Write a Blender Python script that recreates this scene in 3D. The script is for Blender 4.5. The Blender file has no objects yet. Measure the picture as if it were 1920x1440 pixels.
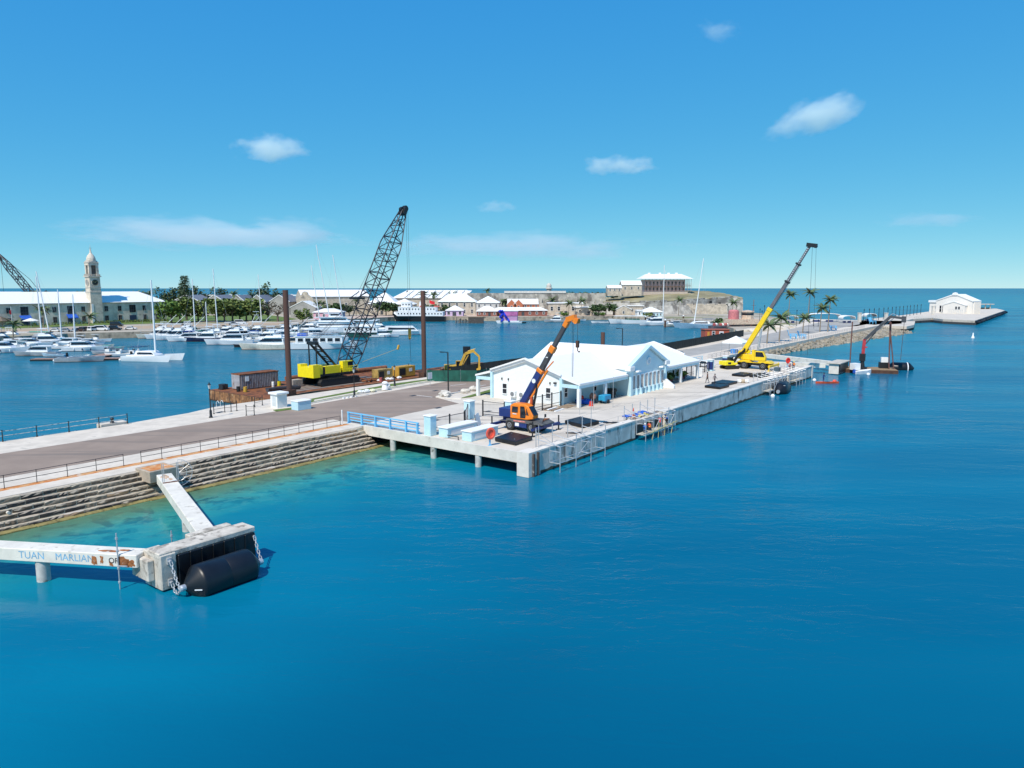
import bpy, bmesh, math, random
from mathutils import Vector, Matrix
R = math.radians
PI = math.pi
rnd = random.Random(7)
SC = bpy.context.scene
COL = SC.collection

# ---------------------------------------------------------------- camera
F_PX, CAM_H = 1350.0, 18.5
PITCH = math.atan(180 / F_PX)
cam_data = bpy.data.cameras.new('camera')
cam = bpy.data.objects.new('camera', cam_data)
COL.objects.link(cam)
cam.location = (0, 0, CAM_H)
cam.rotation_euler = (PI / 2 - PITCH, 0, 0)
cam_data.sensor_width = 36
cam_data.lens = 36 * F_PX / 1920
cam_data.clip_start = 0.5
cam_data.clip_end = 120000
SC.camera = cam

# ---------------------------------------------------------------- sky, sun, exposure
SUN_XY, SUN_EL = (-0.47, -0.883), R(53)
w = bpy.data.worlds.new('World')
SC.world = w
w.use_nodes = True
wn, wl = w.node_tree.nodes, w.node_tree.links
wn.clear()
sky = wn.new('ShaderNodeTexSky')
sky.sky_type = 'NISHITA'
sky.sun_disc = False
sky.sun_elevation = SUN_EL
sky.sun_rotation = math.atan2(SUN_XY[0], SUN_XY[1])
sky.altitude = 0
sky.air_density = 0.4
sky.dust_density = 0.0
sky.ozone_density = 3.0
# one tone curve per channel over the whole sky, like the photograph's own
sep = wn.new('ShaderNodeSeparateColor')
cmb = wn.new('ShaderNodeCombineColor')
wl.new(sky.outputs[0], sep.inputs[0])
for i, (gain, gam) in enumerate(((.80, 1.03), (.87, .455), (.87, .12))):
    pw = wn.new('ShaderNodeMath'); pw.operation = 'POWER'
    sc0 = wn.new('ShaderNodeMath'); sc0.operation = 'MULTIPLY'; sc0.inputs[1].default_value = .1
    sc1 = wn.new('ShaderNodeMath'); sc1.operation = 'MULTIPLY'; sc1.inputs[1].default_value = gain * 10
    wl.new(sep.outputs[i], sc0.inputs[0])
    wl.new(sc0.outputs[0], pw.inputs[0]); pw.inputs[1].default_value = gam
    wl.new(pw.outputs[0], sc1.inputs[0])
    wl.new(sc1.outputs[0], cmb.inputs[i])
bg = wn.new('ShaderNodeBackground')
bg.inputs[1].default_value = 0.10
wo = wn.new('ShaderNodeOutputWorld')
wl.new(cmb.outputs[0], bg.inputs[0])
wl.new(bg.outputs[0], wo.inputs[0])
sd = bpy.data.lights.new('sun', 'SUN')
sd.energy = 4.8
sd.angle = R(0.53)
sd.color = (1.0, 0.925, 0.81)
sun = bpy.data.objects.new('sun', sd)
COL.objects.link(sun)
sv = Vector((SUN_XY[0] * math.cos(SUN_EL), SUN_XY[1] * math.cos(SUN_EL), math.sin(SUN_EL)))
sun.rotation_euler = sv.to_track_quat('Z', 'Y').to_euler()
SC.view_settings.view_transform = 'Standard'
SC.view_settings.look = 'None'
SC.view_settings.exposure = 0.0
SC.view_settings.gamma = 1.0
SC.cycles.volume_max_steps = 128
SC.cycles.volume_bounces = 6
SC.cycles.max_bounces = 12

# ---------------------------------------------------------------- places
def at(px, py, z=2.2):
    """the spot of the site that a pixel of the photograph shows, for a given height"""
    a, b = (px - 960) / F_PX, -(py - 720) / F_PX
    dy = math.cos(PITCH) + b * math.sin(PITCH)
    dz = -math.sin(PITCH) + b * math.cos(PITCH)
    k = (z - CAM_H) / dz
    return Vector((a * k, dy * k, z))

OX, OY, UX, UY = 1.6, 69.6, 0.606, 0.7955          # pier corner and quay direction
ANG = math.atan2(UY, UX)
Z0 = 2.2
def W(s, t, z=Z0):
    return Vector((OX + UX * s - UY * t, OY + UY * s + UX * t, z))

# ---------------------------------------------------------------- mesh builder
class MB:
    def __init__(self):
        self.v, self.f, self.m = [], [], []
    def add(self, verts, faces, mi=0):
        n = len(self.v)
        self.v += [tuple(p) for p in verts]
        self.f += [tuple(i + n for i in q) for q in faces]
        self.m += [mi] * len(faces)
        return self
    def box(self, x0, x1, y0, y1, z0, z1, mi=0, M=None):
        vs = [Vector((x, y, z)) for z in (z0, z1) for x, y in ((x0, y0), (x1, y0), (x1, y1), (x0, y1))]
        if M is not None: vs = [M @ p for p in vs]
        return self.add(vs, [(3, 2, 1, 0), (4, 5, 6, 7), (0, 1, 5, 4), (1, 2, 6, 5), (2, 3, 7, 6), (3, 0, 4, 7)], mi)
    def cbox(self, c, size, rz=0, ry=0, rx=0, mi=0):
        M = Matrix.Translation(c) @ Matrix.Rotation(rz, 4, 'Z') @ Matrix.Rotation(ry, 4, 'Y') @ Matrix.Rotation(rx, 4, 'X')
        a, b, d = size[0] / 2, size[1] / 2, size[2] / 2
        return self.box(-a, a, -b, b, -d, d, mi, M)
    def beam(self, p, q, wd, ht, mi=0):
        p, q = Vector(p), Vector(q)
        d = q - p
        M = Matrix.Translation(p) @ d.to_track_quat('X', 'Z').to_matrix().to_4x4()
        return self.box(0, d.length, -wd / 2, wd / 2, -ht / 2, ht / 2, mi, M)
    def tube(self, p, q, r, n=6, r2=None, mi=0, cap=True):
        p, q = Vector(p), Vector(q)
        r2 = r if r2 is None else r2
        Q = (q - p).to_track_quat('Z', 'Y')
        vs = []
        for c, rr in ((p, r), (q, r2)):
            for i in range(n):
                a = 2 * PI * i / n
                vs.append(c + Q @ Vector((rr * math.cos(a), rr * math.sin(a), 0)))
        fs = [(i, (i + 1) % n, n + (i + 1) % n, n + i) for i in range(n)]
        if cap: fs += [tuple(range(n - 1, -1, -1)), tuple(range(n, 2 * n))]
        return self.add(vs, fs, mi)
    def pipe(self, pts, r, n=5, mi=0):
        for a, b in zip(pts, pts[1:]): self.tube(a, b, r, n, mi=mi)
        return self
    def loft(self, rings, cap=True, mi=0, closed=True):
        n = len(rings[0])
        vs = [p for r in rings for p in r]
        fs = []
        for k in range(len(rings) - 1):
            for i in range(n if closed else n - 1):
                j = (i + 1) % n
                fs.append((k * n + i, k * n + j, (k + 1) * n + j, (k + 1) * n + i))
        if cap:
            fs.append(tuple(range(n - 1, -1, -1)))
            fs.append(tuple((len(rings) - 1) * n + i for i in range(n)))
        return self.add(vs, fs, mi)
    def lathe(self, c, prof, n=12, mi=0, axis='Z'):
        rings = []
        for r, h in prof:
            ring = []
            for i in range(n):
                a = 2 * PI * i / n
                p = Vector((r * math.cos(a), r * math.sin(a), h))
                if axis == 'X': p = Vector((p.z, p.x, p.y))
                if axis == 'Y': p = Vector((p.y, p.z, p.x))
                ring.append(Vector(c) + p)
            rings.append(ring)
        return self.loft(rings, True, mi)
    def prism(self, poly, z0, z1, mi=0, M=None):
        """poly in the xy plane, counter-clockwise"""
        n = len(poly)
        vs = [Vector((x, y, z0)) for x, y in poly] + [Vector((x, y, z1)) for x, y in poly]
        if M is not None: vs = [M @ p for p in vs]
        return self.add(vs, [(i, (i + 1) % n, n + (i + 1) % n, n + i) for i in range(n)] + [tuple(range(n - 1, -1, -1)), tuple(range(n, 2 * n))], mi)
    def xz(self, poly, y0, y1, mi=0):
        """profile in the xz plane extruded along y"""
        n = len(poly)
        vs = [Vector((x, y0, z)) for x, z in poly] + [Vector((x, y1, z)) for x, z in poly]
        return self.add(vs, [(i, (i + 1) % n, n + (i + 1) % n, n + i) for i in range(n)] + [tuple(range(n - 1, -1, -1)), tuple(range(n, 2 * n))], mi)
    def yz(self, poly, x0, x1, mi=0):
        n = len(poly)
        vs = [Vector((x0, y, z)) for y, z in poly] + [Vector((x1, y, z)) for y, z in poly]
        return self.add(vs, [(i, (i + 1) % n, n + (i + 1) % n, n + i) for i in range(n)] + [tuple(range(n - 1, -1, -1)), tuple(range(n, 2 * n))], mi)
    def blob(self, c, r, n=7, m=5, jit=.15, mi=0, seed=None):
        g = random.Random(seed) if seed is not None else rnd
        rx, ry, rz = r if isinstance(r, (tuple, list)) else (r, r, r)
        rings = []
        for k in range(m + 1):
            ph = -PI / 2 + PI * (k + .02) / (m + .04)
            ring = []
            for i in range(n):
                a = 2 * PI * (i + .5 * (k % 2)) / n
                q = 1 + g.uniform(-jit, jit)
                ring.append(Vector((c[0] + rx * q * math.cos(a) * math.cos(ph), c[1] + ry * q * math.sin(a) * math.cos(ph), c[2] + rz * q * math.sin(ph))))
            rings.append(ring)
        return self.loft(rings, True, mi)
    def mesh(self, name, mats, smooth=False, bevel=0):
        me = bpy.data.meshes.new(name)
        me.from_pydata(self.v, [], self.f)
        for m in (mats if isinstance(mats, (list, tuple)) else [mats]): me.materials.append(m)
        bm = bmesh.new()
        bm.from_mesh(me)
        for f, mi in zip(bm.faces, self.m):
            f.material_index = mi
            f.smooth = smooth
        bmesh.ops.recalc_face_normals(bm, faces=bm.faces[:])
        if bevel:
            es = [e for e in bm.edges if len(e.link_faces) == 2 and e.calc_face_angle(0) > .6]
            bmesh.ops.bevel(bm, geom=es, offset=bevel, segments=1, affect='EDGES', clamp_overlap=True)
        bm.to_mesh(me)
        bm.free()
        if smooth: me.set_sharp_from_angle(angle=R(40))
        return me
    def build(self, name, mats, parent=None, loc=(0, 0, 0), rz=0, smooth=False, bevel=0, **props):
        return link(name, self.mesh(name, mats, smooth, bevel), parent, loc, rz, **props)

def link(name, data, parent=None, loc=(0, 0, 0), rz=0, **props):
    o = bpy.data.objects.new(name, data)
    COL.objects.link(o)
    o.parent = parent
    o.location = loc
    o.rotation_euler = (0, 0, rz)
    for k, v in props.items(): o[k] = v
    return o

def thing(name, label, cat, loc=(0, 0, 0), rz=0, group=None):
    o = link(name, None, None, loc, rz)
    o.empty_display_size = .3
    o['label'], o['category'] = label, cat
    if group: o['group'] = group
    return o

def tag(o, label, cat, group=None):
    o['label'], o['category'] = label, cat
    if group: o['group'] = group
    return o

def dup(root, loc, rz=None, label=None, group=None, scale=None):
    r = root.copy()
    COL.objects.link(r)
    r.location = loc
    if rz is not None: r.rotation_euler = (0, 0, rz)
    if label: r['label'] = label
    if group: r['group'] = group
    if scale: r.scale = (scale,) * 3 if not isinstance(scale, tuple) else scale
    def rec(src, dst):
        for ch in src.children:
            c = ch.copy()
            COL.objects.link(c)
            c.parent = dst
            rec(ch, c)
    rec(root, r)
    return r

ORD = 'first second third fourth fifth sixth seventh eighth ninth tenth eleventh twelfth thirteenth fourteenth fifteenth sixteenth seventeenth eighteenth nineteenth twentieth'.split()

def text_mesh(body, size, extr=.012):
    cu = bpy.data.curves.new('lettering', 'FONT')
    cu.body, cu.size, cu.extrude = body, size, extr
    cu.align_x = 'CENTER'
    cu.align_y = 'CENTER'
    o = bpy.data.objects.new('lettering', cu)
    COL.objects.link(o)
    dg = bpy.context.evaluated_depsgraph_get()
    me = bpy.data.meshes.new_from_object(o.evaluated_get(dg))
    bpy.data.objects.remove(o)
    me.materials.clear()
    return me

def lettering(body, size, m, parent, loc, normal, up=(0, 0, 1), extr=.012, slant=0, name='lettering'):
    me = text_mesh(body, size, extr)
    me.materials.append(m)
    o = link(name, me, parent)
    z = Vector(normal).normalized()
    x = Vector(up).cross(z).normalized()
    y = z.cross(x)
    M = Matrix((x, y, z)).transposed().to_4x4()
    M.translation = Vector(loc)
    if slant: M = M @ Matrix.Rotation(slant, 4, 'Z')
    o.matrix_local = M
    return o

# ---------------------------------------------------------------- materials
MATS = {}
def mat(name, c, rough=.7, metal=0, var=.12, scale=1.5, bump=0, bscale=8, stain=None, stretch=None, top=None, spec=.5):
    """colour + large mottling + optional stain (colour, threshold, scale, stretch) + fine relief"""
    if name in MATS: return MATS[name]
    m = bpy.data.materials.new(name)
    m.use_nodes = True
    N, L = m.node_tree.nodes, m.node_tree.links
    b = N['Principled BSDF']
    b.inputs['Roughness'].default_value = rough
    b.inputs['Metallic'].default_value = metal
    b.inputs['Specular IOR Level'].default_value = spec
    tc, oi = N.new('ShaderNodeTexCoord'), N.new('ShaderNodeObjectInfo')
    ad = N.new('ShaderNodeVectorMath'); ad.operation = 'MULTIPLY_ADD'
    L.new(oi.outputs['Random'], ad.inputs[0])
    ad.inputs[1].default_value = (37, 51, 23)
    L.new(tc.outputs['Object'], ad.inputs[2])
    def noise(sc, det=4, st=None):
        n = N.new('ShaderNodeTexNoise')
        n.inputs['Scale'].default_value = sc
        n.inputs['Detail'].default_value = det
        n.inputs['Roughness'].default_value = .6
        if st:
            mp = N.new('ShaderNodeMapping')
            mp.inputs['Scale'].default_value = st[:3]
            if len(st) > 3: mp.inputs['Rotation'].default_value = (0, 0, -st[3])
            L.new(ad.outputs[0], mp.inputs[0])
            L.new(mp.outputs[0], n.inputs['Vector'])
        else: L.new(ad.outputs[0], n.inputs['Vector'])
        return n
    def mix(fac, a, c2):
        x = N.new('ShaderNodeMix'); x.data_type = 'RGBA'
        if fac is not None: L.new(fac, x.inputs[0])
        for s, val in ((6, a), (7, c2)):
            if isinstance(val, tuple): x.inputs[s].default_value = (*val, 1)
            else: L.new(val, x.inputs[s])
        return x.outputs[2]
    def ramp(sock, lo, hi):
        r = N.new('ShaderNodeMapRange')
        r.interpolation_type = 'SMOOTHSTEP'
        r.inputs[1].default_value, r.inputs[2].default_value = lo, hi
        L.new(sock, r.inputs[0])
        return r.outputs[0]
    n1 = noise(scale, 5, stretch)
    f = ramp(n1.outputs[0], .3, .7)
    colr = mix(f, tuple(x * (1 - var) for x in c), tuple(min(1, x * (1 + var)) for x in c))
    for st in (stain or []):
        n2 = noise(st[2], 5, st[3] if len(st) > 3 else None)
        colr = mix(ramp(n2.outputs[0], st[1], st[1] + .12), colr, st[0])
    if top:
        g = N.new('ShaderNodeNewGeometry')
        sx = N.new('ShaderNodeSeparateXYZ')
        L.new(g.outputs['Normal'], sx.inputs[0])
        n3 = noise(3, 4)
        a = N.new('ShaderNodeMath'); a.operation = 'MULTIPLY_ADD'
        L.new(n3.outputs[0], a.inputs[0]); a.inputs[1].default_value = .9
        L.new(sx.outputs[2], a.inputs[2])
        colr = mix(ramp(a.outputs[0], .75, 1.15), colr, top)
    L.new(colr, b.inputs['Base Color'])
    if bump:
        n4 = noise(bscale, 6)
        bp = N.new('ShaderNodeBump')
        bp.inputs['Strength'].default_value = bump
        bp.inputs['Distance'].default_value = .05
        L.new(n4.outputs[0], bp.inputs['Height'])
        L.new(bp.outputs[0], b.inputs['Normal'])
    MATS[name] = m
    return m

RUST, RUST2 = (.22, .075, .025), (.10, .035, .016)
WHITE = mat('white_paint', (.78, .79, .79), .5, var=.03)
ROOFW = mat('white_roof', (.80, .80, .79), .6, var=.03)
HULLW = mat('white_gelcoat', (.78, .79, .80), .25, var=.04, scale=.6)
NAVY = mat('navy_paint', (.012, .02, .07), .3)
TEALM = mat('teal_canvas', (.04, .30, .25), .8)
BLACK = mat('black_paint', (.012, .013, .015), .45)
RUBBER = mat('black_rubber', (.006, .007, .010), .40, var=.3, scale=.8, bump=.15, bscale=3)
TYRE = mat('tyre_rubber', (.02, .02, .02), .8)
GLASS = mat('dark_glass', (.015, .02, .028), .08, var=.4, scale=.4)
STEELG = mat('grey_steel', (.30, .31, .32), .45, .6)
GALV = mat('galvanised_steel', (.55, .56, .57), .4, .5, var=.1)
IRON = mat('dark_iron', (.035, .035, .038), .5, .3)
CONC = mat('concrete', (.52, .47, .40), .85, var=.16, scale=.5, bump=.3, bscale=6, stain=[((.30, .28, .25), .62, .9)])
CONCW = mat('whitewashed_concrete', (.66, .61, .54), .85, var=.1, scale=.7, bump=.3, bscale=5, stain=[((.36, .33, .29), .62, 1.6), ((.42, .17, .05), .76, .9)])
PIERC = mat('pier_wall_concrete', (.58, .545, .49), .85, var=.2, scale=.5, bump=.4, bscale=3, stain=[((.72, .69, .63), .56, .35, (1, 1, .8)), ((.20, .185, .165), .55, .6, (1, 1, .3)), ((.11, .10, .095), .62, .9, (1, 1, .18)), ((.30, .2, .12), .72, 1.2, (1, 1, .2))])
DECKC = mat('deck_concrete', (.60, .535, .455), .9, var=.09, scale=.25, bump=.1, stain=[((.44, .39, .33), .54, .4, (.10, 1, 1, ANG)), ((.66, .60, .52), .62, .3), ((.33, .29, .25), .70, .8)])
ASPH = mat('asphalt', (.285, .215, .17), .92, var=.1, scale=.3, bump=.2, bscale=20, stain=[((.215, .17, .14), .52, .55, (.06, 1, 1, ANG)), ((.36, .29, .235), .60, .35, (.08, 1, 1, ANG)), ((.16, .13, .115), .70, .5)])
PAVE = mat('pale_pavement', (.63, .555, .465), .9, var=.12, scale=.5, bump=.2, stain=[((.45, .40, .34), .6, .5)])
GRASS = mat('lawn_grass', (.11, .165, .03), .95, var=.35, scale=1.5, bump=.4, bscale=20)
LBLUE = mat('pale_blue_paint', (.50, .72, .80), .6, var=.04)
RAILB = mat('sky_blue_paint', (.16, .50, .78), .45, var=.08)
BWALL = mat('powder_blue_wall', (.56, .73, .77), .7, var=.03)
WWALL = mat('very_pale_blue_wall', (.76, .79, .78), .7, var=.03)
RUSTY = mat('rusty_steel', RUST, .9, var=.35, scale=1.2, bump=.4, stain=[(RUST2, .5, .7), ((.33, .2, .12), .68, 1.3)])
RUSTD = mat('dark_rusty_steel', (.085, .04, .026), .9, var=.35, scale=1.2, bump=.3, stain=[((.16, .06, .025), .6, .9)])
PILE = mat('brown_pile_steel', (.10, .048, .035), .7, var=.2, scale=.4, stretch=(1, 1, .1))
YELL = mat('yellow_paint', (.88, .72, .01), .4, var=.05, stain=[((.55, .42, .06), .68, .9)])
YELL2 = mat('crane_yellow_paint', (.80, .55, .015), .4, var=.08, stain=[((.42, .27, .06), .66, 1.3)])
CATY = mat('digger_yellow_paint', (.55, .33, .04), .5, var=.15)
ORAN = mat('orange_paint', (.80, .22, .015), .4, var=.08, stain=[((.42, .13, .04), .68, 1.6)])
BLUEP = mat('dark_blue_paint', (.015, .035, .16), .4, var=.1)
REDP = mat('red_paint', (.62, .03, .02), .5)
RINGR = mat('life_ring_red', (.72, .10, .06), .5)
TARP = mat('blue_tarpaulin', (.02, .10, .48), .6, var=.4, scale=3)
WOOD = mat('weathered_wood', (.30, .22, .15), .85, var=.25, scale=3)
SCREEN = mat('green_screen_fabric', (.012, .10, .075), .85, var=.25, scale=.7)
MESHB = mat('black_mesh_fabric', (.016, .022, .022), .85, var=.25, scale=.7)
STONE = mat('limestone', (.50, .435, .355), .9, var=.22, scale=.6, bump=.5, bscale=2.5, stain=[((.22, .20, .18), .6, .35), ((.55, .52, .46), .66, .8)])
STONEF = mat('fort_stone', (.40, .375, .335), .9, var=.35, scale=.25, bump=.8, bscale=.7, stain=[((.17, .155, .14), .50, .16, (1, 1, .45)), ((.62, .57, .49), .60, .35), ((.12, .11, .10), .62, .5, (1, 1, .3))])
SLATE = mat('slate_roof', (.17, .19, .23), .8, var=.15, scale=.4)
BRICKR = mat('orange_red_wall', (.50, .16, .08), .8, var=.1)
PINKW = mat('pink_wall', (.70, .38, .45), .8)
BARK = mat('bark', (.13, .10, .075), .9, var=.3, scale=3)
PBARK = mat('palm_bark', (.24, .20, .155), .9, var=.25, scale=3)
CLOTHW = mat('white_canvas', (.78, .78, .77), .8, var=.04)
SKIN = mat('skin', (.30, .16, .10), .6)
# ================================================================ SEA
def sea_material():
    m = bpy.data.materials.new('sea_water')
    m.use_nodes = True
    N, L = m.node_tree.nodes, m.node_tree.links
    b = N['Principled BSDF']
    tc = N.new('ShaderNodeTexCoord')
    P = tc.outputs['Object']
    def dot(vec, off):
        d = N.new('ShaderNodeVectorMath'); d.operation = 'DOT_PRODUCT'
        L.new(P, d.inputs[0]); d.inputs[1].default_value = vec
        a = N.new('ShaderNodeMath'); a.operation = 'ADD'
        L.new(d.outputs['Value'], a.inputs[0]); a.inputs[1].default_value = off
        return a.outputs[0]
    def math_(op, a, c):
        x = N.new('ShaderNodeMath'); x.operation = op
        for i, val in enumerate((a, c)):
            if isinstance(val, (int, float)): x.inputs[i].default_value = val
            else: L.new(val, x.inputs[i])
        return x.outputs[0]
    def noise(sc, det, st=(1, 1, 1), rot=0, dist=0, rough=.55):
        mp = N.new('ShaderNodeMapping')
        mp.inputs['Scale'].default_value = st
        mp.inputs['Rotation'].default_value = (0, 0, rot)
        L.new(P, mp.inputs[0])
        n = N.new('ShaderNodeTexNoise')
        n.inputs['Scale'].default_value = sc
        n.inputs['Detail'].default_value = det
        n.inputs['Roughness'].default_value = rough
        n.inputs['Distortion'].default_value = dist
        L.new(mp.outputs[0], n.inputs['Vector'])
        return n.outputs[0]
    def mr(sock, a, c, d=0., e=1.):
        r = N.new('ShaderNodeMapRange'); r.interpolation_type = 'SMOOTHSTEP'
        for i, val in enumerate((a, c, d, e)): r.inputs[i + 1].default_value = val
        L.new(sock, r.inputs[0])
        return r.outputs[0]
    def mix(fac, a, c):
        x = N.new('ShaderNodeMix'); x.data_type = 'RGBA'
        L.new(fac, x.inputs[0])
        for s_, val in ((6, a), (7, c)):
            if isinstance(val, tuple): x.inputs[s_].default_value = (*val, 1)
            else: L.new(val, x.inputs[s_])
        return x.outputs[2]
    t = dot((-UY, UX, 0), UY * OX - UX * OY)          # metres from the quay line
    s = dot((UX, UY, 0), -UX * OX - UY * OY)
    deep, mid = (.0006, .116, .215), (.0010, .176, .288)
    n_big = noise(.012, 3, (1, 3, 1), ANG)
    col = mix(mr(n_big, .35, .7), deep, mid)
    chan = math_('MULTIPLY', mr(s, -48, 12, .85, 0), mr(math_('ADD', t, math_('MULTIPLY', n_big, 14)), -14, 8, 1, 0))
    col = mix(chan, col, (.0005, .066, .145))
    # bed of sand and weed rising to the old sea wall
    wob = math_('MULTIPLY', math_('SUBTRACT', noise(.16, 4), .5), 11)
    tw = math_('ADD', t, wob)
    sw = math_('ADD', s, wob)
    lim = math_('MULTIPLY', mr(s, 3, 14, 1, 0), mr(t, 27, 26, 1, 1))
    inland = mr(t, 23.5, 24.5, 1, 0)
    lim = math_('MULTIPLY', lim, inland)
    f1 = math_('MULTIPLY', mr(tw, 1, 14), lim)
    f2 = math_('MULTIPLY', mr(tw, 9, 21), lim)
    rocks = mr(noise(.42, 5, dist=.6), .47, .60)
    rocks2 = mr(noise(1.1, 4), .52, .62)
    col = mix(math_('MULTIPLY', f1, .85), col, (.004, .195, .25))
    sh = mix(rocks, (.05, .31, .255), (.014, .13, .14))
    sh = mix(math_('MULTIPLY', rocks2, .45), sh, (.12, .39, .29))
    col = mix(math_('MULTIPLY', f2, .9), col, sh)
    f3 = math_('MULTIPLY', mr(math_('ADD', t, math_('MULTIPLY', wob, .12)), 15.5, 21.2), lim)
    col = mix(math_('MULTIPLY', f3, .8), col, (.105, .175, .095))
    # the pale shelf towards the far wharf, and lighter water out on the reef
    f5 = math_('MULTIPLY', mr(tw, -2, 18), math_('MULTIPLY', mr(s, 105, 190), mr(s, 330, 420, 1, 0)))
    f5 = math_('MULTIPLY', f5, mr(t, 24, 30, 1, 0))
    col = mix(math_('MULTIPLY', f5, .55), col, (.012, .25, .30))
    yy = dot((0, 1, 0), 0)
    reef = math_('MULTIPLY', mr(math_('ADD', yy, math_('MULTIPLY', n_big, 500)), 700, 1000), mr(yy, 900, 3200, 1, 0))
    col = mix(math_('MULTIPLY', reef, .5), col, (.006, .23, .32))
    harbour = math_('MULTIPLY', mr(t, 36, 60), mr(yy, 450, 520, 1, 0))
    col = mix(math_('MULTIPLY', harbour, .6), col, (.008, .142, .212))
    N.remove(b)
    df, gl, ms = N.new('ShaderNodeBsdfDiffuse'), N.new('ShaderNodeBsdfGlossy'), N.new('ShaderNodeMixShader')
    L.new(col, df.inputs['Color'])
    patch = noise(.035, 3, (1, 2.5, 1), ANG)
    L.new(mr(patch, .35, .7, .08, .2), gl.inputs['Roughness'])
    w1 = noise(.5, 3, (1, 2.4, 1), R(20), .6)
    w2 = noise(2.2, 3, (1, 1.8, 1), R(12), .4)
    w3 = noise(.07, 2, (1, 3.0, 1), R(24), 0)
    h = math_('ADD', math_('ADD', math_('MULTIPLY', w1, .5), math_('MULTIPLY', w2, .09)), math_('MULTIPLY', w3, 1.6))
    bp = N.new('ShaderNodeBump')
    L.new(mr(noise(.022, 3, (1, 3.2, 1), R(28)), .38, .66, .12, .42), bp.inputs['Strength'])
    bp.inputs['Distance'].default_value = .5
    L.new(h, bp.inputs['Height'])
    fr = N.new('ShaderNodeFresnel'); fr.inputs['IOR'].default_value = 1.33
    for n_ in (gl, fr, df): L.new(bp.outputs[0], n_.inputs['Normal'])
    # a ruffled sea shows its wave faces, never a full mirror at the horizon
    L.new(math_('MINIMUM', math_('MULTIPLY', fr.outputs[0], .75), .34), ms.inputs[0])
    L.new(df.outputs[0], ms.inputs[1]); L.new(gl.outputs[0], ms.inputs[2])
    L.new(ms.outputs[0], N['Material Output'].inputs['Surface'])
    return m

MB().add([(-40000, -300, 0), (40000, -300, 0), (40000, 40000, 0), (-40000, 40000, 0)], [(0, 1, 2, 3)]).build('sea', sea_material(), kind='structure')

def st_prism(poly, z0, z1):
    return MB().prism([tuple(W(s, t))[:2] for s, t in poly], z0, z1)
def flat(name, poly, z, m, **k):
    """a thin sheet laid on the quay, outline in quay coordinates"""
    return st_prism(poly, z - .003, z).build(name, m, kind='structure', **k)

# ---------------------------------------------------------------- causeway, wharf deck, roads
st_prism([(-75, 24.3), (.3, 24.3), (.3, 29), (100.6, 29), (100.6, 22.5), (300, 22.5), (318, 18), (345, 22), (345, 70), (300, 56), (250, 50),
          (186, 46), (134, 42.3), (72, 47.5), (64, 51.6), (-3, 51.4), (-8, 49.5), (-17, 48.3), (-75, 48.3)], -2.5, Z0).build('causeway', PAVE, kind='structure')
flat('road', [(-75, 30.9), (-20, 31), (.6, 30.6), (.9, 25.2), (8.5, 26.2), (19.6, 26.4), (22, 33.4), (40, 33.9), (98, 33.4), (98, 43.6), (40, 44.6),
              (7, 42.2), (-2, 41.4), (-75, 42.4)], Z0 + .004, ASPH)
flat('forecourt', [(1.2, 24.6), (1.2, 25), (8.5, 26), (19.8, 26.2), (22.2, 33.2), (40, 33.7), (98, 33.2), (98, 29.0), (20, 29.0), (.4, 29.0), (.4, 24.4)][:0] or
     [(20, 26.2), (22.4, 33.0), (98, 33.0), (98, 24.2), (20, 24.2)], Z0 + .008, DECKC)
flat('far_road', [(98, 30), (170, 29.5), (300, 32), (338, 40), (338, 54), (250, 46), (186, 41), (134, 38.5), (98, 40)], Z0 + .004, mat('pale_asphalt', (.36, .34, .31), .9, var=.1, scale=.3, stain=[((.24, .22, .21), .56, .06, (.2, 1, 1))]))
g1 = st_prism([(6.5, 43.6), (21, 45.4), (42, 47.2), (42, 48.6), (28, 49.3), (9, 46.4)], Z0, Z0 + .09)
g1.build('grass_verge', GRASS, kind='structure')
st_prism([(8, 44.1), (21, 45.8), (42, 47.4), (42, 47.9), (21, 46.7), (9, 45.2)], Z0, Z0 + .10).build('verge_path', PAVE, kind='structure')
st_prism([(23.5, 29.4), (36.5, 32.4), (60, 32.7), (60, 30.8), (37, 30.6), (25, 28.9)], Z0, Z0 + .10).build('grass_strip', GRASS, kind='structure')
st_prism([(-.2, 41.2), (3.4, 41.0), (3.4, 42.1), (.2, 42.6)], Z0, Z0 + .06).build('grass_patch', GRASS, kind='structure')
k = MB()
for poly in ([(22.6, 28.6), (21.6, 32.2), (22.2, 33.4), (26, 33.9), (60, 33.4), (60, 32.9), (26.2, 33.4), (22.7, 32.8), (22.1, 32.1), (23, 28.9)], [(6.3, 43.0), (21, 44.9), (42, 46.6), (42, 46.9), (21, 45.2), (6.3, 43.3)]):
    k.prism([tuple(W(s, t))[:2] for s, t in poly], Z0, Z0 + .13)
k.build('kerb', CONCW, kind='structure')
k = MB()
PAINT = mat('road_paint', (.72, .71, .68), .8, var=.1, scale=2, stain=[((.3, .28, .26), .66, 3)])
for a, b_ in (((21.7, 37.0), (21.7, 33.6)), ((33.0, 40.2), (36.2, 39.5)), ((32.3, 35.6), (37.3, 36.0)), ((45, 40.2), (48, 39.6))):
    p, q = W(*a), W(*b_)
    k.beam(p + Vector((0, 0, .008)), q + Vector((0, 0, .008)), .16, .006)
k.build('road_markings', PAINT, kind='structure')
k = MB()
for s, t, a in ((15, 26.2, 0), (21, 37, 0), (-36, 46.6, .3), (-36.5, 34.2, 0), (27, 38, 0), (8, 20, 0), (12, 17.5, 0), (17, 19, 0), (-5, 46.8, .2)):
    k.cbox(W(s, t, Z0 + .014), (1.1, .65, .012), ANG + a)
k.build('drain_covers', IRON, kind='structure')

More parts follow.
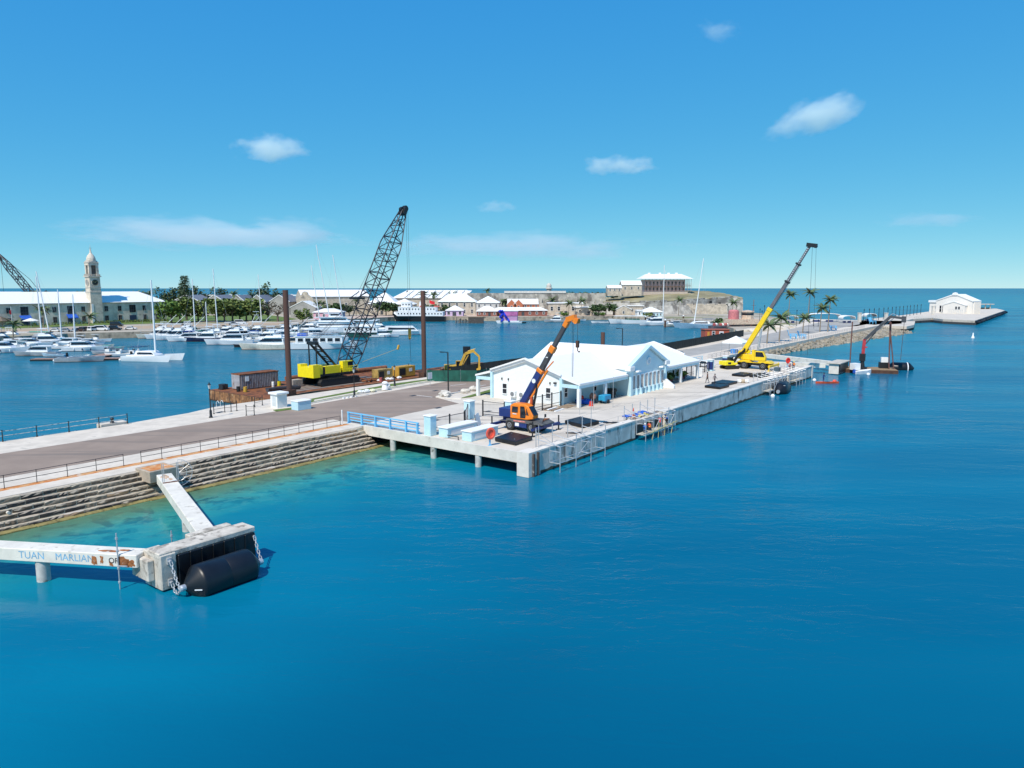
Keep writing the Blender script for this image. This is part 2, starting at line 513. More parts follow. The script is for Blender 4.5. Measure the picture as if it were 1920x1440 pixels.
# wharf deck on piles
deck = st_prism([(0, 0), (100, 0), (100, 28.98), (.32, 28.98), (.32, 24.28), (0, 24.28)], Z0 - .55, Z0).build('wharf_deck', DECKC, kind='structure')
st_prism([(.05, .7), (.7, .7), (.7, 24), (.05, 24)], Z0 - 1.0, Z0 - .552).build('edge_beam', CONCW, deck)
st_prism([(-.28, .9), (-.003, .9), (-.003, 23.9), (-.28, 23.9)], Z0 - .95, Z0 + .16).build('front_fascia', CONCW, deck)
fw = MB()
def stbox(b, s0, s1, t0, t1, z0, z1, mi=0):
    return b.prism([tuple(W(s, t))[:2] for s, t in ((s0, t0), (s1, t0), (s1, t1), (s0, t1))], z0, z1, mi)
for a, b_ in ((1.4, 21.8), (30.2, 78), (84, 100)):
    stbox(fw, a, b_, -.38, -.003, .12, Z0 + .10)
fw.build('quay_wall', PIERC, deck)
TIDE = mat('tide_weed', (.075, .07, .045), .9, var=.4, scale=1.5, bump=.4, stain=[((.22, .20, .17), .58, 1.1)])
g = random.Random(9)
for a, b_ in ((1.4, 21.8), (30.2, 78), (84, 100)):
    fw = MB()
    n = int((b_ - a) / .7)
    vs = []
    for i in range(n + 1):
        s = a + (b_ - a) * i / n
        top = .30 + g.uniform(-.07, .12)
        vs += [W(s, -.386, .08), W(s, -.386, top), W(s, -.37, .08), W(s, -.37, top)]
    for i in range(n):
        k_ = i * 4
        fw.add([vs[k_ + j] for j in (0, 4, 5, 1)], [(0, 1, 2, 3)])
        fw.add([vs[k_ + j] for j in (1, 5, 7, 3)], [(0, 1, 2, 3)])
    fw.build('tide_band', TIDE, deck)
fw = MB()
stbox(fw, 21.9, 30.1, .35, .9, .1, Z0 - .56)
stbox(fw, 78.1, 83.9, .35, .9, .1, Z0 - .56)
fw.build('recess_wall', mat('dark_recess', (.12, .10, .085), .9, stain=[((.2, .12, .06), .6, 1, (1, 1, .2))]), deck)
cp = MB()
for a, b_ in ((1.4, 21.8), (30.2, 78), (84, 100)):
    for k_ in range(int((b_ - a) / 5) + 1):
        c0, c1 = a + k_ * 5, min(b_, a + k_ * 5 + 4.97)
        if c1 > c0 + .3: stbox(cp, c0, c1, -.42, .55, Z0 + .104, Z0 + .27)
cp.build('coping', CONCW, deck)
for t in (19.2, 12.8, 6.4):
    MB().lathe((0, 0, 0), [(.34, -2), (.34, Z0 - 1.0)], 14).build('pile', mat('pile_concrete', (.5, .48, .45), .85, var=.2, stain=[((.10, .10, .07), .62, .8)]), deck, W(-.02, t, 0), smooth=True)
for s in range(12, 100, 11):
    for t in (1.6, 9): MB().lathe((0, 0, 0), [(.34, -2), (.34, Z0 - .56)], 10).build('pile', MATS['pile_concrete'], deck, W(s, t, 0), smooth=True)
cb = MB()
stbox(cb, -.6, 1.38, -.5, .95, .02, Z0 + .28)
cb.build('corner_block', CONCW, deck)
cb = MB()
stbox(cb, .0, .22, -.72, -.503, -.4, Z0 + .1)
stbox(cb, .75, .95, -.72, -.503, -.4, Z0 + .15)
cb.build('corner_fender_timber', mat('dark_timber', (.07, .06, .055), .85, stain=[((.4, .38, .35), .6, 1.5)]), deck)
cb = MB()
stbox(cb, 99.6, 100.4, -.5, 1.2, -.2, Z0 + .28)
cb.build('corner_block', CONCW, deck)
# expansion joints and the dark service strips near the coping
k = MB()
for s in range(6, 100, 7): stbox(k, s, s + .05, .6, 10.8, Z0, Z0 + .004)
for t in (3.3, 7.2): stbox(k, 2, 100, t, t + .05, Z0, Z0 + .0045)
k.build('deck_joints', mat('joint_sealant', (.30, .28, .25), .9), kind='structure')
k = MB()
for a, b_ in ((2.2, 12.4), (20.5, 31), (44, 51), (78, 86)): stbox(k, a, b_, .6, 1.25, Z0, Z0 + .0075)
k.build('service_trench', mat('trench_steel', (.20, .17, .15), .9, var=.4, scale=2, stain=[((.33, .2, .13), .6, 2)]), kind='structure')
k = MB()
stbox(k, -75, -.3, 26.3, 27.25, Z0, Z0 + .004)
rl = mat('rust_run', (.60, .50, .40), .9, var=.08, scale=1, stain=[((.60, .30, .12), .36, .9), ((.55, .19, .045), .46, 1.1), ((.36, .11, .03), .62, 2.2)])
k.build('rust_stained_ledge', rl, kind='structure')

# ---------------------------------------------------------------- stepped sea wall of single stones
wall = thing('stepped_sea_wall', 'stepped sea wall of dark stone blocks below the iron railing', 'sea wall', W(-20, 23, 0), ANG)
core = MB()
for k_ in range(6):
    core.box(-42, 19.6, -.92 + k_ * .34 + .12, 1.29, -.5 if k_ == 0 else k_ * .37 - .2, .37 * k_ + .30)
core.build('mortar_core', mat('wall_mortar', (.54, .46, .35), .95, var=.15, bump=.4, stain=[((.2, .18, .15), .6, .8)]), wall)
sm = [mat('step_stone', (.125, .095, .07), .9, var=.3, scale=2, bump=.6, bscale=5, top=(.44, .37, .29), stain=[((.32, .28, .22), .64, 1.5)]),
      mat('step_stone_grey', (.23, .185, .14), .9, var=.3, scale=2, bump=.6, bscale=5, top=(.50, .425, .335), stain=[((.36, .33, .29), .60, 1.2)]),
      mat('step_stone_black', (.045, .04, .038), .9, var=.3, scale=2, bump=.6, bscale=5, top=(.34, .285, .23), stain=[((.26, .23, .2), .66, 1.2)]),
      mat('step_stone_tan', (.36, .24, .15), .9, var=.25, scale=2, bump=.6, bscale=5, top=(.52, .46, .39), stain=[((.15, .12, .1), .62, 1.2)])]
variants = []
for v in range(12):
    q = MB()
    g = random.Random(v)
    nx = 5
    rings = []
    for i in range(nx):
        x = -.5 + i / (nx - 1)
        j = lambda a: g.uniform(-a, a)
        e = .03 if i in (0, nx - 1) else 0
        rings.append([(x + j(.008), .30, -.19), (x + j(.008), -.27 + e + j(.04), -.165 + j(.02)), (x + j(.008), -.315 + e + j(.05), j(.06)),
                      (x + j(.008), -.28 + e + j(.05), .145 + j(.025)), (x + j(.008), -.1, .185 + j(.012)), (x + j(.008), .30, .19 + j(.008))])
    q.loft(rings)
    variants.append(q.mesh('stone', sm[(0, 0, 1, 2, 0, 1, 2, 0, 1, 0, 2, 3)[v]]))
g = random.Random(3)
for c in range(6):
    x = -30.0 + g.uniform(-1.2, 0)
    end = 19.5 - c * .16 if c > 3 else 19.7 + (5 - c) * .12
    while x < end - .5:
        ln = g.uniform(.7, 1.9)
        if end - x - ln < .7: ln = end - x
        ln = min(ln, 2.8)
        vi = g.randrange(11) if not (x > 14 and c > 3) else 11
        if g.random() < .06: vi = 11
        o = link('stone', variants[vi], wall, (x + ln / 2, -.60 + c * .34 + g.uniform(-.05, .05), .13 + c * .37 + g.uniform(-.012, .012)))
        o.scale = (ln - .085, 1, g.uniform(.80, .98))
        o.rotation_euler = (g.uniform(-.07, .07), g.uniform(-.012, .012), g.uniform(-.03, .03))
        x += ln
led = MB()
x = -42
while x < 20:
    led.box(x, x + 2.9, -1.65 + rnd.uniform(-.12, .12), -.9, -.5, .10 + rnd.uniform(-.03, .03)); x += 2.93
led.build('weedy_footing', mat('weedy_stone', (.25, .20, .07), .9, var=.35, scale=1.5, bump=.5, stain=[((.10, .085, .03), .55, 1.4)]), wall, bevel=.05)

# ---------------------------------------------------------------- far quays and land
shore = [(-700, 650), (-120, 640), (60, 630), (125, 626), (292, 621.5), (305, 617), (400, 614.5), (540, 611.5), (600, 601), (740, 594.5), (852, 593.5), (930, 595), (1010, 594), (1150, 592.8),
         (1235, 595.5), (1300, 600), (1345, 606.5), (1378, 617)]
poly = [at(*p) for p in shore] + [W(186, 45.5), W(250, 49.5), W(300, 55), Vector((150, 420, 0)), Vector((162, 470, 0)), Vector((150, 560, 0)), Vector((40, 640, 0)), Vector((-180, 700, 0)), Vector((-420, 620, 0)), Vector((-700, 520, 0))]
MB().prism([tuple(p)[:2] for p in poly], -2, Z0 - .01).build('land', mat('dusty_ground', (.40, .35, .28), .95, var=.25, scale=.05, stain=[((.16, .18, .06), .55, .03), ((.5, .46, .4), .62, .08)]), kind='structure')
k = MB()
for a, b_ in zip(shore[1:], shore[2:]):
    p, q = at(*a), at(*b_)
    k.beam(p + Vector((0, .25, -1.0)), q + Vector((0, .25, -1.0)), .6, 2.3)
k.build('quay_face', mat('quay_stone', (.38, .31, .235), .9, var=.3, scale=.5, stain=[((.12, .11, .09), .55, .3)]), kind='structure')
def px_sheet(name, pts, z, m):
    return MB().prism([tuple(at(*p, z))[:2] for p in pts], z - .05, z).build(name, m, kind='structure')
px_sheet('quay_road', [(-250, 629), (125, 620), (290, 615.5), (420, 610), (540, 608.5), (540, 605), (300, 610), (0, 619), (-250, 622)], Z0 + .03, mat('tan_road', (.42, .31, .21), .9))
px_sheet('lawn', [(0, 616), (160, 611), (300, 606), (420, 601), (520, 603), (560, 598), (500, 590), (330, 592), (240, 600), (0, 610)], Z0 + .06, GRASS)
px_sheet('lawn', [(1340, 607), (1380, 605), (1420, 599), (1360, 597)], Z0 + .06, GRASS)
px_sheet('square', [(600, 600), (740, 594), (860, 593), (1150, 592.4), (1200, 590), (900, 588), (600, 592)], Z0 + .03, mat('pink_paving', (.52, .40, .32), .9))

# fort hill, ramparts and bastion
fort = [at(1005, 588), at(1100, 589), at(1200, 590), at(1290, 588.5), at(1345, 587), at(1376, 586.5), at(1393, 586.5)]
back = [Vector((p.x * 1.10 + 10, p.y * 1.32, 0)) for p in fort]
back[-1] = Vector((fort[-1].x + 9, fort[-1].y + 40, 0)); back[-2] = Vector((fort[-1].x + 4, fort[-1].y + 85, 0))
tops = [9.0, 8.8, 9.4, 10.4, 11.6, 12.2, 11.6]
b = MB()
rows = []
for i, p in enumerate(fort):
    p2 = p + (back[i] - p) * .02
    q = [Vector((p.x, p.y, 1.5)), Vector((p.x + (p2.x - p.x) * .5, p2.y, tops[i] * .72)), Vector((p2.x, p2.y + .6, tops[i] * .74)), Vector((p2.x, p2.y + .9, tops[i])), Vector((p2.x, p2.y + 3, tops[i]))]
    rows.append(q)
b.loft(rows, cap=False, closed=False)
i = len(fort) - 1
p, q = fort[-1], back[-1]
b.add([rows[-1][0], (q.x, q.y, 1.5), (q.x - 2, q.y, 12.2), rows[-1][3]], [(0, 1, 2, 3)])
rampart = b.build('rampart_wall', STONEF)
tag(rampart, 'long weathered stone rampart wall with bastion below the big veranda house', 'fort wall')
b = MB()
for i in range(len(fort) - 1):
    p, q = rows[i][4], rows[i + 1][4]
    n = max(2, int((q - p).length / 5))
    for k_ in range(n):
        a, c = p + (q - p) * ((k_ + .08) / n), p + (q - p) * ((k_ + .92) / n)
        if (i + k_) % 6: b.beam(a + Vector((0, -.8, .5)), c + Vector((0, -.8, .5)), 1.4, 1.1 + .3 * math.sin(k_ * 1.7 + i))
b.build('parapet', STONEF, rampart)
for px_, py_ in ((1332, 566), (1349, 569), (1362, 572), (1373, 566), (1300, 572)):
    p = at(px_, 587.2)
    z = 18.5 - (py_ - 540) / 1350 * p.y
    MB().cbox((p.x, p.y + .35, z), (1.6, .5, 1.5)).build('gun_port', BLACK, rampart)
hill = []
NX, NY = 44, 16
for j in range(NY):
    for i in range(NX):
        u = i / (NX - 1) * (len(fort) - 1)
        k_ = min(int(u), len(fort) - 2)
        f_ = fort[k_].lerp(fort[k_ + 1], u - k_)
        b_ = back[k_].lerp(back[k_ + 1], u - k_)
        tz = tops[k_] + (tops[k_ + 1] - tops[k_]) * (u - k_)
        v = .03 + .97 * j / (NY - 1)
        p = f_.lerp(b_, v)
        bump = math.exp(-((u - 3.2) / 2.0) ** 2) * 5.6 * min(1, v * 3.0) * (1 if v < .85 else (1 - v) / .15)
        h = tz - .2 + bump + rnd.uniform(-.25, .3)
        if j == NY - 1: h = 1
        hill.append((p.x, p.y, h))
MB().add(hill, [(j * NX + i, j * NX + i + 1, (j + 1) * NX + i + 1, (j + 1) * NX + i) for j in range(NY - 1) for i in range(NX - 1)]).build('fort_hill', mat('dry_grass_hill', (.27, .235, .13), .95, var=.3, scale=.06, stain=[((.10, .12, .05), .58, .05), ((.42, .37, .27), .58, .12)]), kind='structure', smooth=True)

# ---------------------------------------------------------------- rocky revetment and retaining wall of the far road
b = MB()
NS, NT = 120, 9
vs = []
for i in range(NS + 1):
    s = 128 + (318 - 128) * i / NS
    wd = 1.2 + 13 * max(0, min(1, (s - 150) / 120)) ** 1.2
    if s > 290: wd *= max(.25, 1 - (s - 290) / 36)
    for j in range(NT):
        v = j / (NT - 1)
        z = 1.45 * (1 - v) ** .8 - .35 * v
        p = W(s + rnd.uniform(-.5, .5), 22.4 - wd * v + rnd.uniform(-.3, .3) * (v > 0), z + rnd.uniform(-.22, .32) * (0 < v < 1))
        vs.append(p)
b.add(vs, [(i * NT + j, i * NT + j + 1, (i + 1) * NT + j + 1, (i + 1) * NT + j) for i in range(NS) for j in range(NT - 1)])
b.build('rock_revetment', mat('revetment_rock', (.30, .26, .20), .95, var=.35, scale=.6, bump=.6, bscale=1.5, stain=[((.46, .42, .36), .58, .4), ((.15, .12, .09), .62, .7)]), kind='structure')
b = MB()
for i in range(420):
    s = rnd.uniform(130, 316)
    wd = 1.2 + 13 * max(0, min(1, (s - 150) / 120)) ** 1.2
    if s > 290: wd *= max(.25, 1 - (s - 290) / 36)
    v = rnd.random()
    b.blob(tuple(W(s, 22.2 - wd * v, 1.35 * (1 - v) ** .8 - .3 * v + .1)), (rnd.uniform(.3, .9), rnd.uniform(.3, .8), rnd.uniform(.25, .6)), 6, 3, .25)
b.build('revetment_boulders', MATS['revetment_rock'], kind='stuff', label='loose boulders on the rocky bank below the far road')
rw = MB()
stbox(rw, 101, 300, 22.2, 22.7, .9, Z0 + .22)
stbox(rw, 101, 300, 26.2, 29.2, Z0, Z0 + .03)
rw.build('retaining_wall', PAVE, kind='structure')
# ---------------------------------------------------------------- far wharf with white pavilion
def poly_px(pts, z): return [tuple(at(*p, z))[:2] for p in pts]
fwz = 2.2
MB().prism(poly_px([(1690, 603), (1712, 598), (1748, 596), (1768, 598.5), (1828, 601), (1884, 582), (1868, 578.5), (1800, 580), (1742, 584), (1700, 590), (1640, 597), (1600, 603), (1560, 608), (1570, 614), (1640, 609)], fwz), .7, fwz).build('far_wharf', DECKC, kind='structure')
b = MB()
fe = poly_px([(1690, 603.4), (1712, 598.4), (1748, 596.4), (1768, 598.9), (1828, 601.4), (1884, 582.4)], fwz)
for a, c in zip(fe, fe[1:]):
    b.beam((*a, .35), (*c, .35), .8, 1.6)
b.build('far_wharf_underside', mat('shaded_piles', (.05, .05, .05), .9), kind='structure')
b = MB()
for k_ in range(15):
    p = Vector((*fe[4], 1.3)).lerp(Vector((*fe[5], 1.3)), (k_ + .3) / 15)
    b.blob(tuple(p + Vector((.8, -.4, 0))), (1.6, 1.6, 1.0), 8, 4, .1)
b.build('wharf_fender_row', RUBBER, kind='stuff', label='row of dark fenders along the far wharf edge')
sw = MB().prism(poly_px([(1648, 610), (1700, 612), (1714, 609), (1716, 602), (1668, 601)], fwz), 1.0, fwz).build('small_jetty', DECKC, kind='structure')
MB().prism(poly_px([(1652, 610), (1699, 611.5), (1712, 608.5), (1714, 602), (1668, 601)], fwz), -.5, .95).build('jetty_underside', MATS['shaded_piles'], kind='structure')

# ---------------------------------------------------------------- generic window
def window(parent, o, wd, ht, n, frame=WHITE, cols=1, rows=2, dep=.10, glass=GLASS, name='window'):
    """o = centre on the wall face, n = outward direction in the parent's axes ('x-','y-'...)"""
    ax, sg = n[0], (1 if n[1] == '+' else -1)
    def B(b, u0, u1, v0, v1, d0, d1):
        d0, d1 = sorted((d0 * sg, d1 * sg))
        if ax == 'y': b.box(u0, u1, d0, d1, v0, v1)
        else: b.box(d0, d1, u0, u1, v0, v1)
    f = MB()
    e = min(.13, wd * .14)
    B(f, -wd / 2, -wd / 2 + e, -ht / 2, ht / 2, -.02, dep)
    B(f, wd / 2 - e, wd / 2, -ht / 2, ht / 2, -.02, dep)
    B(f, -wd / 2 + e, wd / 2 - e, ht / 2 - e, ht / 2, -.02, dep)
    B(f, -wd / 2 + e, wd / 2 - e, -ht / 2, -ht / 2 + e, -.02, dep + .06)
    for c in range(1, cols):
        x = -wd / 2 + wd * c / cols
        B(f, x - e * .35, x + e * .35, -ht / 2 + e, ht / 2 - e, -.02, dep * .8)
    for r in range(1, rows):
        z = -ht / 2 + ht * r / rows
        B(f, -wd / 2 + e, wd / 2 - e, z - e * .35, z + e * .35, -.02, dep * .75)
    fo = f.build(name, frame, parent, o)
    g = MB()
    B(g, -wd / 2 + e * .9, wd / 2 - e * .9, -ht / 2 + e * .9, ht / 2 - e * .9, -.015, dep * .35)
    g.build('pane', glass, fo)
    return fo

# ---------------------------------------------------------------- terminal building
TB = thing('terminal_building', 'long white roofed terminal with powder blue gable and open corner porches on the wharf', 'building', W(47, 20, Z0), ANG)
b = MB()
b.yz([(-6, 0), (6, 0), (6, 4.0), (0, 5.9), (-6, 4.0)], -20, 20)
b.build('gable_walls', WWALL, TB)
b = MB()
b.box(-19.6, -6.3, -6.03, -6.0, 0.02, 3.9)
b.box(5.9, 19.6, -6.03, -6.0, 0.02, 3.9)
b.build('porch_wall', BWALL, TB)
pr = [(-9.35, 3.05), (-9.35, 3.34), (-6, 4.22), (0, 6.15), (6, 4.22), (9.35, 3.34), (9.35, 3.05), (6, 3.9), (0, 5.82), (-6, 3.9)]
b = MB()
b.yz(pr, -20.35, 20.6)
b.build('roof', ROOFW, TB)
b = MB()
for x in (-20.42, 20.62):                                   # raised gable copings
    for sg in (-1, 1):
        b.beam((x, sg * 6.3, 4.28), (x, 0, 6.28), .34, .22)
b.build('gable_coping', ROOFW, TB)
b = MB()
for x0, x1, y0, y1 in ((-20.3, -6.4, -9.2, -8.9), (6, 20.5, -9.2, -8.9), (-20.3, -6.4, 8.9, 9.2), (6, 20.5, 8.9, 9.2)):
    b.box(x0, x1, y0, y1, 2.62, 3.06)
for x in (-20.2, 20.4):
    b.box(x - .14, x + .14, -8.88, -6.02, 2.62, 3.08)
    b.box(x - .14, x + .14, 6.02, 8.88, 2.62, 3.08)
b.build('porch_beam', LBLUE, TB)
b = MB()
b.box(-20.2, -6.4, -9.2, -6.04, .0, .06)
b.box(6, 20.4, -9.2, -6.04, .0, .06)
b.build('porch_floor', mat('porch_floor', (.30, .29, .28), .9, var=.1), TB)
for x, y in ((-20.05, -9.02), (-13.0, -9.02), (13.0, -9.02), (20.25, -9.02), (-20.05, 9.02), (-13, 9.02), (20.25, 9.02), (13, 9.02)):
    MB().box(-.26, .26, -.22, .22, 0, 2.62).build('porch_column', WHITE, TB, (x, y, 0), bevel=.03)
for x in (-20.12,):
    for y in (-6.2, 6.2): MB().box(-.25, .25, -.2, .2, 0, 3.9).build('corner_pilaster', LBLUE, TB, (x, y, 0))
# hall with pediment
b = MB()
b.xz([(-6.2, 0), (5.8, 0), (5.8, 4.0), (-.2, 6.75), (-6.2, 4.0)], -9.4, 8.8)
b.build('hall', BWALL, TB)
b = MB()
b.xz([(-6.5, 4.0), (-6.5, 4.22), (-.2, 7.06), (6.1, 4.22), (6.1, 4.0), (-.2, 6.78)], -9.15, 9.2)
b.build('hall_roof', ROOFW, TB)
b = MB()
for sg, x0 in ((1, -6.75), (-1, 6.35)):
    b.beam((x0, -9.45, 4.35), (-.2, -9.45, 7.22), .75, .34)
b.build('pediment_cornice', LBLUE, TB)
b = MB()
for x in (-6.35, 5.95):
    b.box(x - .75, x + .75, -9.95, -9.0, 3.85, 4.5)
    b.box(x - .6, x + .6, -9.85, -9.1, 4.5, 4.62)
b.build('cornice_return', WHITE, TB, bevel=.05)
for x in (-4.4, 4.0):
    MB().xz([(x - .55, 3.55), (x + .55, 3.55), (x + .42, 3.75), (x - .42, 3.75)], -10.15, -9.4).build('bracket', WHITE, TB)
b = MB()
for x in (-6.1, -4.45, -3.05, -1.62, -.2, 1.22, 2.65, 4.05, 5.7):
    if abs(x) > 5: b.box(x - .28, x + .28, -9.75, -9.38, 0, 3.85)
    else: b.yz([(-9.4, 0), (-9.95, 0), (-9.8, .9), (-9.6, 1.0), (-9.55, 2.9), (-9.4, 3.1)], x - .16, x + .16)
b.build('pilaster', LBLUE, TB)
for k_ in range(7):
    x = -5.2 + k_ * 1.67
    x = (-5.15, -3.75, -2.33, -.9, .52, 1.94, 3.35)[k_] if k_ < 7 else x
    if k_ == 6: x = 3.35
    window(TB, (x + .0, -9.4, 1.95), 1.02, 2.3, 'y-', WHITE, 2, 1, .14)
window(TB, (4.78, -9.4, 1.95), 1.0, 2.3, 'y-', WHITE, 2, 1, .14)
oc = MB().lathe((0, 0, 0), [(.62, -.05), (.62, -.22), (.48, -.25), (.46, -.12)], 20, axis='Y').build('oculus_ring', WHITE, TB, (-.2, -9.35, 4.95), smooth=True)
MB().lathe((0, 0, 0), [(.46, -.05), (.46, -.14)], 20, axis='Y').build('louvre', mat('louvre_white', (.6, .66, .68), .7), oc)
MB().yz([(-11.4, 0), (-9.4, 0), (-9.4, 1.6), (-9.8, 1.6), (-11.4, .5)], 5.15, 5.75).build('buttress', WHITE, TB, bevel=.05)
b = MB()
b.xz([(-6.2, 0), (5.8, 0), (5.8, .3), (-6.2, .3)], -9.5, -9.36)
b.build('plinth', LBLUE, TB)
# gable and porch windows, louvres, lamps, air-conditioning units
for y in (-3.9, 3.9, 1.4): 
    window(TB, (-20, y, 1.55), 1.0, 1.7, 'x-', WHITE, 1, 2, .08) if y != 1.4 else None
for x in (-18.8, -15.2, -10.8, -7.6, 8.2, 11.4, 16.5): window(TB, (x, -6.03, 1.7), .95, 1.5, 'y-', WHITE, 1, 2, .08)
MB().yz([(-5.3, .4), (-4.9, .4), (-4.9, .6), (-5.3, .6)], -20.3, -20).build('wall_lamp', IRON, TB, (0, 0, 2.6))
for y in (3.2, 4.4, -4.2): MB().box(-.16, .0, -.07, .07, 0, .3).build('wall_lamp', IRON, TB, (-20, y, 2.85))
for y in (2.2, .6): 
    ac = MB().box(-.45, 0, -.5, .5, 0, .85).build('air_conditioner', WHITE, TB, (-20.02, y, .5))
    MB().lathe((0, 0, 0), [(.34, -.03), (.34, .0), (.2, .01)], 14, axis='X').build('fan_grille', STEELG, ac, (-.45, 0, .44))
MB().xz([(-.45, 0), (.45, 0), (.35, .14), (-.35, .14)], -.1, .0).build('gable_vent', WHITE, TB, (-20.02, 0, 4.3), PI / 2)

# ---------------------------------------------------------------- mooring dolphin with fender at the front left
DZ = 2.45
dol = thing('mooring_dolphin', 'concrete mooring dolphin faced with black panels in front of the sea wall', 'mooring dolphin', W(-33.35, 2.15, 0), ANG)
DOLC = mat('dolphin_concrete', (.56, .505, .43), .9, var=.2, scale=.8, bump=.5, bscale=5, stain=[((.30, .26, .215), .52, 1.1), ((.17, .15, .13), .60, 1.6, (1, 1, .4)), ((.40, .15, .045), .68, 1.3)])
MB().box(-2.6, 4.0, -.55, .95, DZ - .36, DZ).build('cap', DOLC, dol, bevel=.05)
MB().box(-2.3, 3.9, -.45, .75, .12, DZ - .362).build('wall_block', CONC, dol)
MB().box(-2.57, -1.55, -.62, 1.5, .1, DZ - .12).build('end_block', DOLC, dol, bevel=.06)
MB().box(-3.0, -2.58, .15, 2.2, .62, DZ - .5).build('side_block', DOLC, dol, bevel=.05)
MB().box(.2, 3.2, .96, 1.6, DZ - .3, DZ + .06).build('cap_step', DOLC, dol, bevel=.05)
MB().box(-1.52, 3.86, -.60, -.452, .15, DZ - .40).build('backing_board', BLACK, dol)
for k_ in range(7):
    MB().box(.012, .752, -.74, -.602, .12, DZ - .33).build('fender_panel', RUBBER, dol, (-1.5 + k_ * .765, 0, 0), bevel=.03)
b = MB()
for k_ in range(1, 7): b.box(-.02, .02, -.79, -.745, .2, DZ - .45, M=Matrix.Translation((-1.5 + k_ * .765, 0, 0)))
b.build('panel_rib', BLACK, dol)
for x in (-1.9, 3.2): MB().lathe((0, 0, 0), [(.42, -2.4), (.42, .15)], 12).build('pile', MATS['pile_concrete'], dol, (x, .4, 0), smooth=True)
for x, z in ((-2.05, DZ - .55), (-2.05, .55), (3.75, DZ - .6)):
    MB().box(-.14, .14, -.14, 0, -.2, .2).tube((0, -.14, 0), (0, -.3, 0), .1).build('chain_lug', GALV, dol, (x, -.62 if x < 0 else -.55, z))
sc_ = thing('scaffold_pole', 'thin galvanised scaffold pole clamped upright beside the dolphin', 'scaffold pole', W(-37.2, 4.2, 0))
b = MB().tube((0, 0, -.1), (.0, 0, 3.6), .045)
for z in (.4, 1.3, 2.4, 3.2): b.tube((0, 0, z), (0, 0, z + .12), .09)
b.build('pole', GALV, sc_)
MB().tube((0, 0, 1.5), (.7, -.3, 1.6), .035).build('bracket', GALV, sc_)
sc2 = dup(sc_, W(-33.2, 5.4, -1.2), label='thin galvanised pole standing in the water behind the dolphin beside the walkway')

fen = thing('floating_fender', 'big black cylindrical rubber fender floating against the front left dolphin', 'fender', W(-32.85, -.15, .62), ANG)
MB().lathe((0, 0, 0), [(.20, -2.5), (.32, -2.42), (1.04, -1.84), (1.12, -1.76), (1.15, -1.66), (1.15, -.03), (1.135, 0), (1.15, .03), (1.15, 1.66), (1.12, 1.76), (1.04, 1.84), (.32, 2.42), (.20, 2.5)], 36, axis='X').build('fender_body', RUBBER, fen, smooth=True)
for sg in (-1, 1): MB().lathe((0, 0, 0), [(.16, 0), (.2, .1), (.2, .35), (.1, .42)], 12, axis='X').build('end_fitting', GALV, fen, (sg * 2.42 if sg > 0 else -2.82, 0, 0))
MB().box(-.22, .22, -.01, .01, -.035, .035).build('white_stamp', WHITE, fen, (-2.1, -.80, -.1), -.85)
def chain(p, q, sag, label, n=12):
    p, q = Vector(p), Vector(q)
    root = thing('mooring_chain', label, 'chain', p, 0, 'mooring chains of the fender')
    pts = [(q - p) * (i / n) + Vector((0, 0, -sag * 4 * (i / n) * (1 - i / n))) for i in range(n + 1)]
    for i in range(n):
        a, c = pts[i], pts[i + 1]
        d = (c - a)
        l = d.length * 1.28
        Q = d.to_track_quat('X', 'Z').to_matrix().to_4x4()
        k = Matrix.Translation((a + c) / 2) @ Q @ Matrix.Rotation(PI / 2 * (i % 2), 4, 'X')
        b = MB()
        ring = []
        for j in range(10):
            an = 2 * PI * j / 10
            cx = (l / 2 - .09) * (1 if math.cos(an) > 0.01 else -1 if math.cos(an) < -.01 else 0)
            c0 = Vector((cx + .09 * math.cos(an),   .078 * math.sin(an), 0))
            nrm = Vector((math.cos(an), math.sin(an), 0))
            ring.append([k @ (c0 + nrm * (.027 * math.cos(t)) + Vector((0, 0, .027 * math.sin(t)))) for t in (0, PI / 2, PI, 3 * PI / 2)])
        ring.append(ring[0])
        b.loft(ring, cap=False)
        b.build('link', GALV, root)
    return root
e0, e1 = W(-35.65, -.15, .62), W(-30.1, -.15, .62)
chain(W(-35.4, 1.25, DZ - .55), e0, .18, 'galvanised chain from the upper lug to the near end of the floating fender', 9)
chain(W(-35.4, 1.25, .5), e0, .45, 'slack galvanised chain from the lower lug to the near end of the floating fender', 8)
chain(W(-29.6, 1.35, DZ - .6), e1, .10, 'galvanised chain at the far right end of the floating fender', 8)

GRAF = mat('graffiti_blue', (.17, .38, .55), .8, var=.25, scale=4)
GRAF2 = mat('graffiti_black', (.06, .05, .05), .8, var=.2)
def walkway(name, label, p, q, rust_end):
    p, q = Vector(p), Vector(q)
    d = q - p
    r = thing(name, label, 'walkway', (p.x, p.y, 0), math.atan2(d.y, d.x))
    L_ = d.length
    wm = mat('beam_concrete', (.70, .655, .575), .85, var=.1, scale=.8, bump=.3, stain=[((.44, .40, .34), .58, 1.1), ((.22, .19, .16), .66, 3), ((.38, .15, .05), .68, .9)])
    MB().box(0, L_, -.62, .62, 1.38, 2.2).build('beam', wm, r, bevel=.04)
    return r, L_
w1, L1 = walkway('walkway_beam', 'white concrete walkway beam from the stone wall down to the back of the dolphin', W(-25.6, 21.2), W(-31.8, 3.1), 0)
w2, L2 = walkway('walkway_beam', 'white concrete walkway beam with blue hand painted letters at the left edge', W(-45.0, 19.7), W(-36.0, 3.5), 0)
rs = mat('rust_scale', (.33, .12, .04), .95, var=.4, scale=3, bump=.6, bscale=10, stain=[((.5, .42, .36), .58, 2.5), ((.10, .05, .03), .6, 4)])
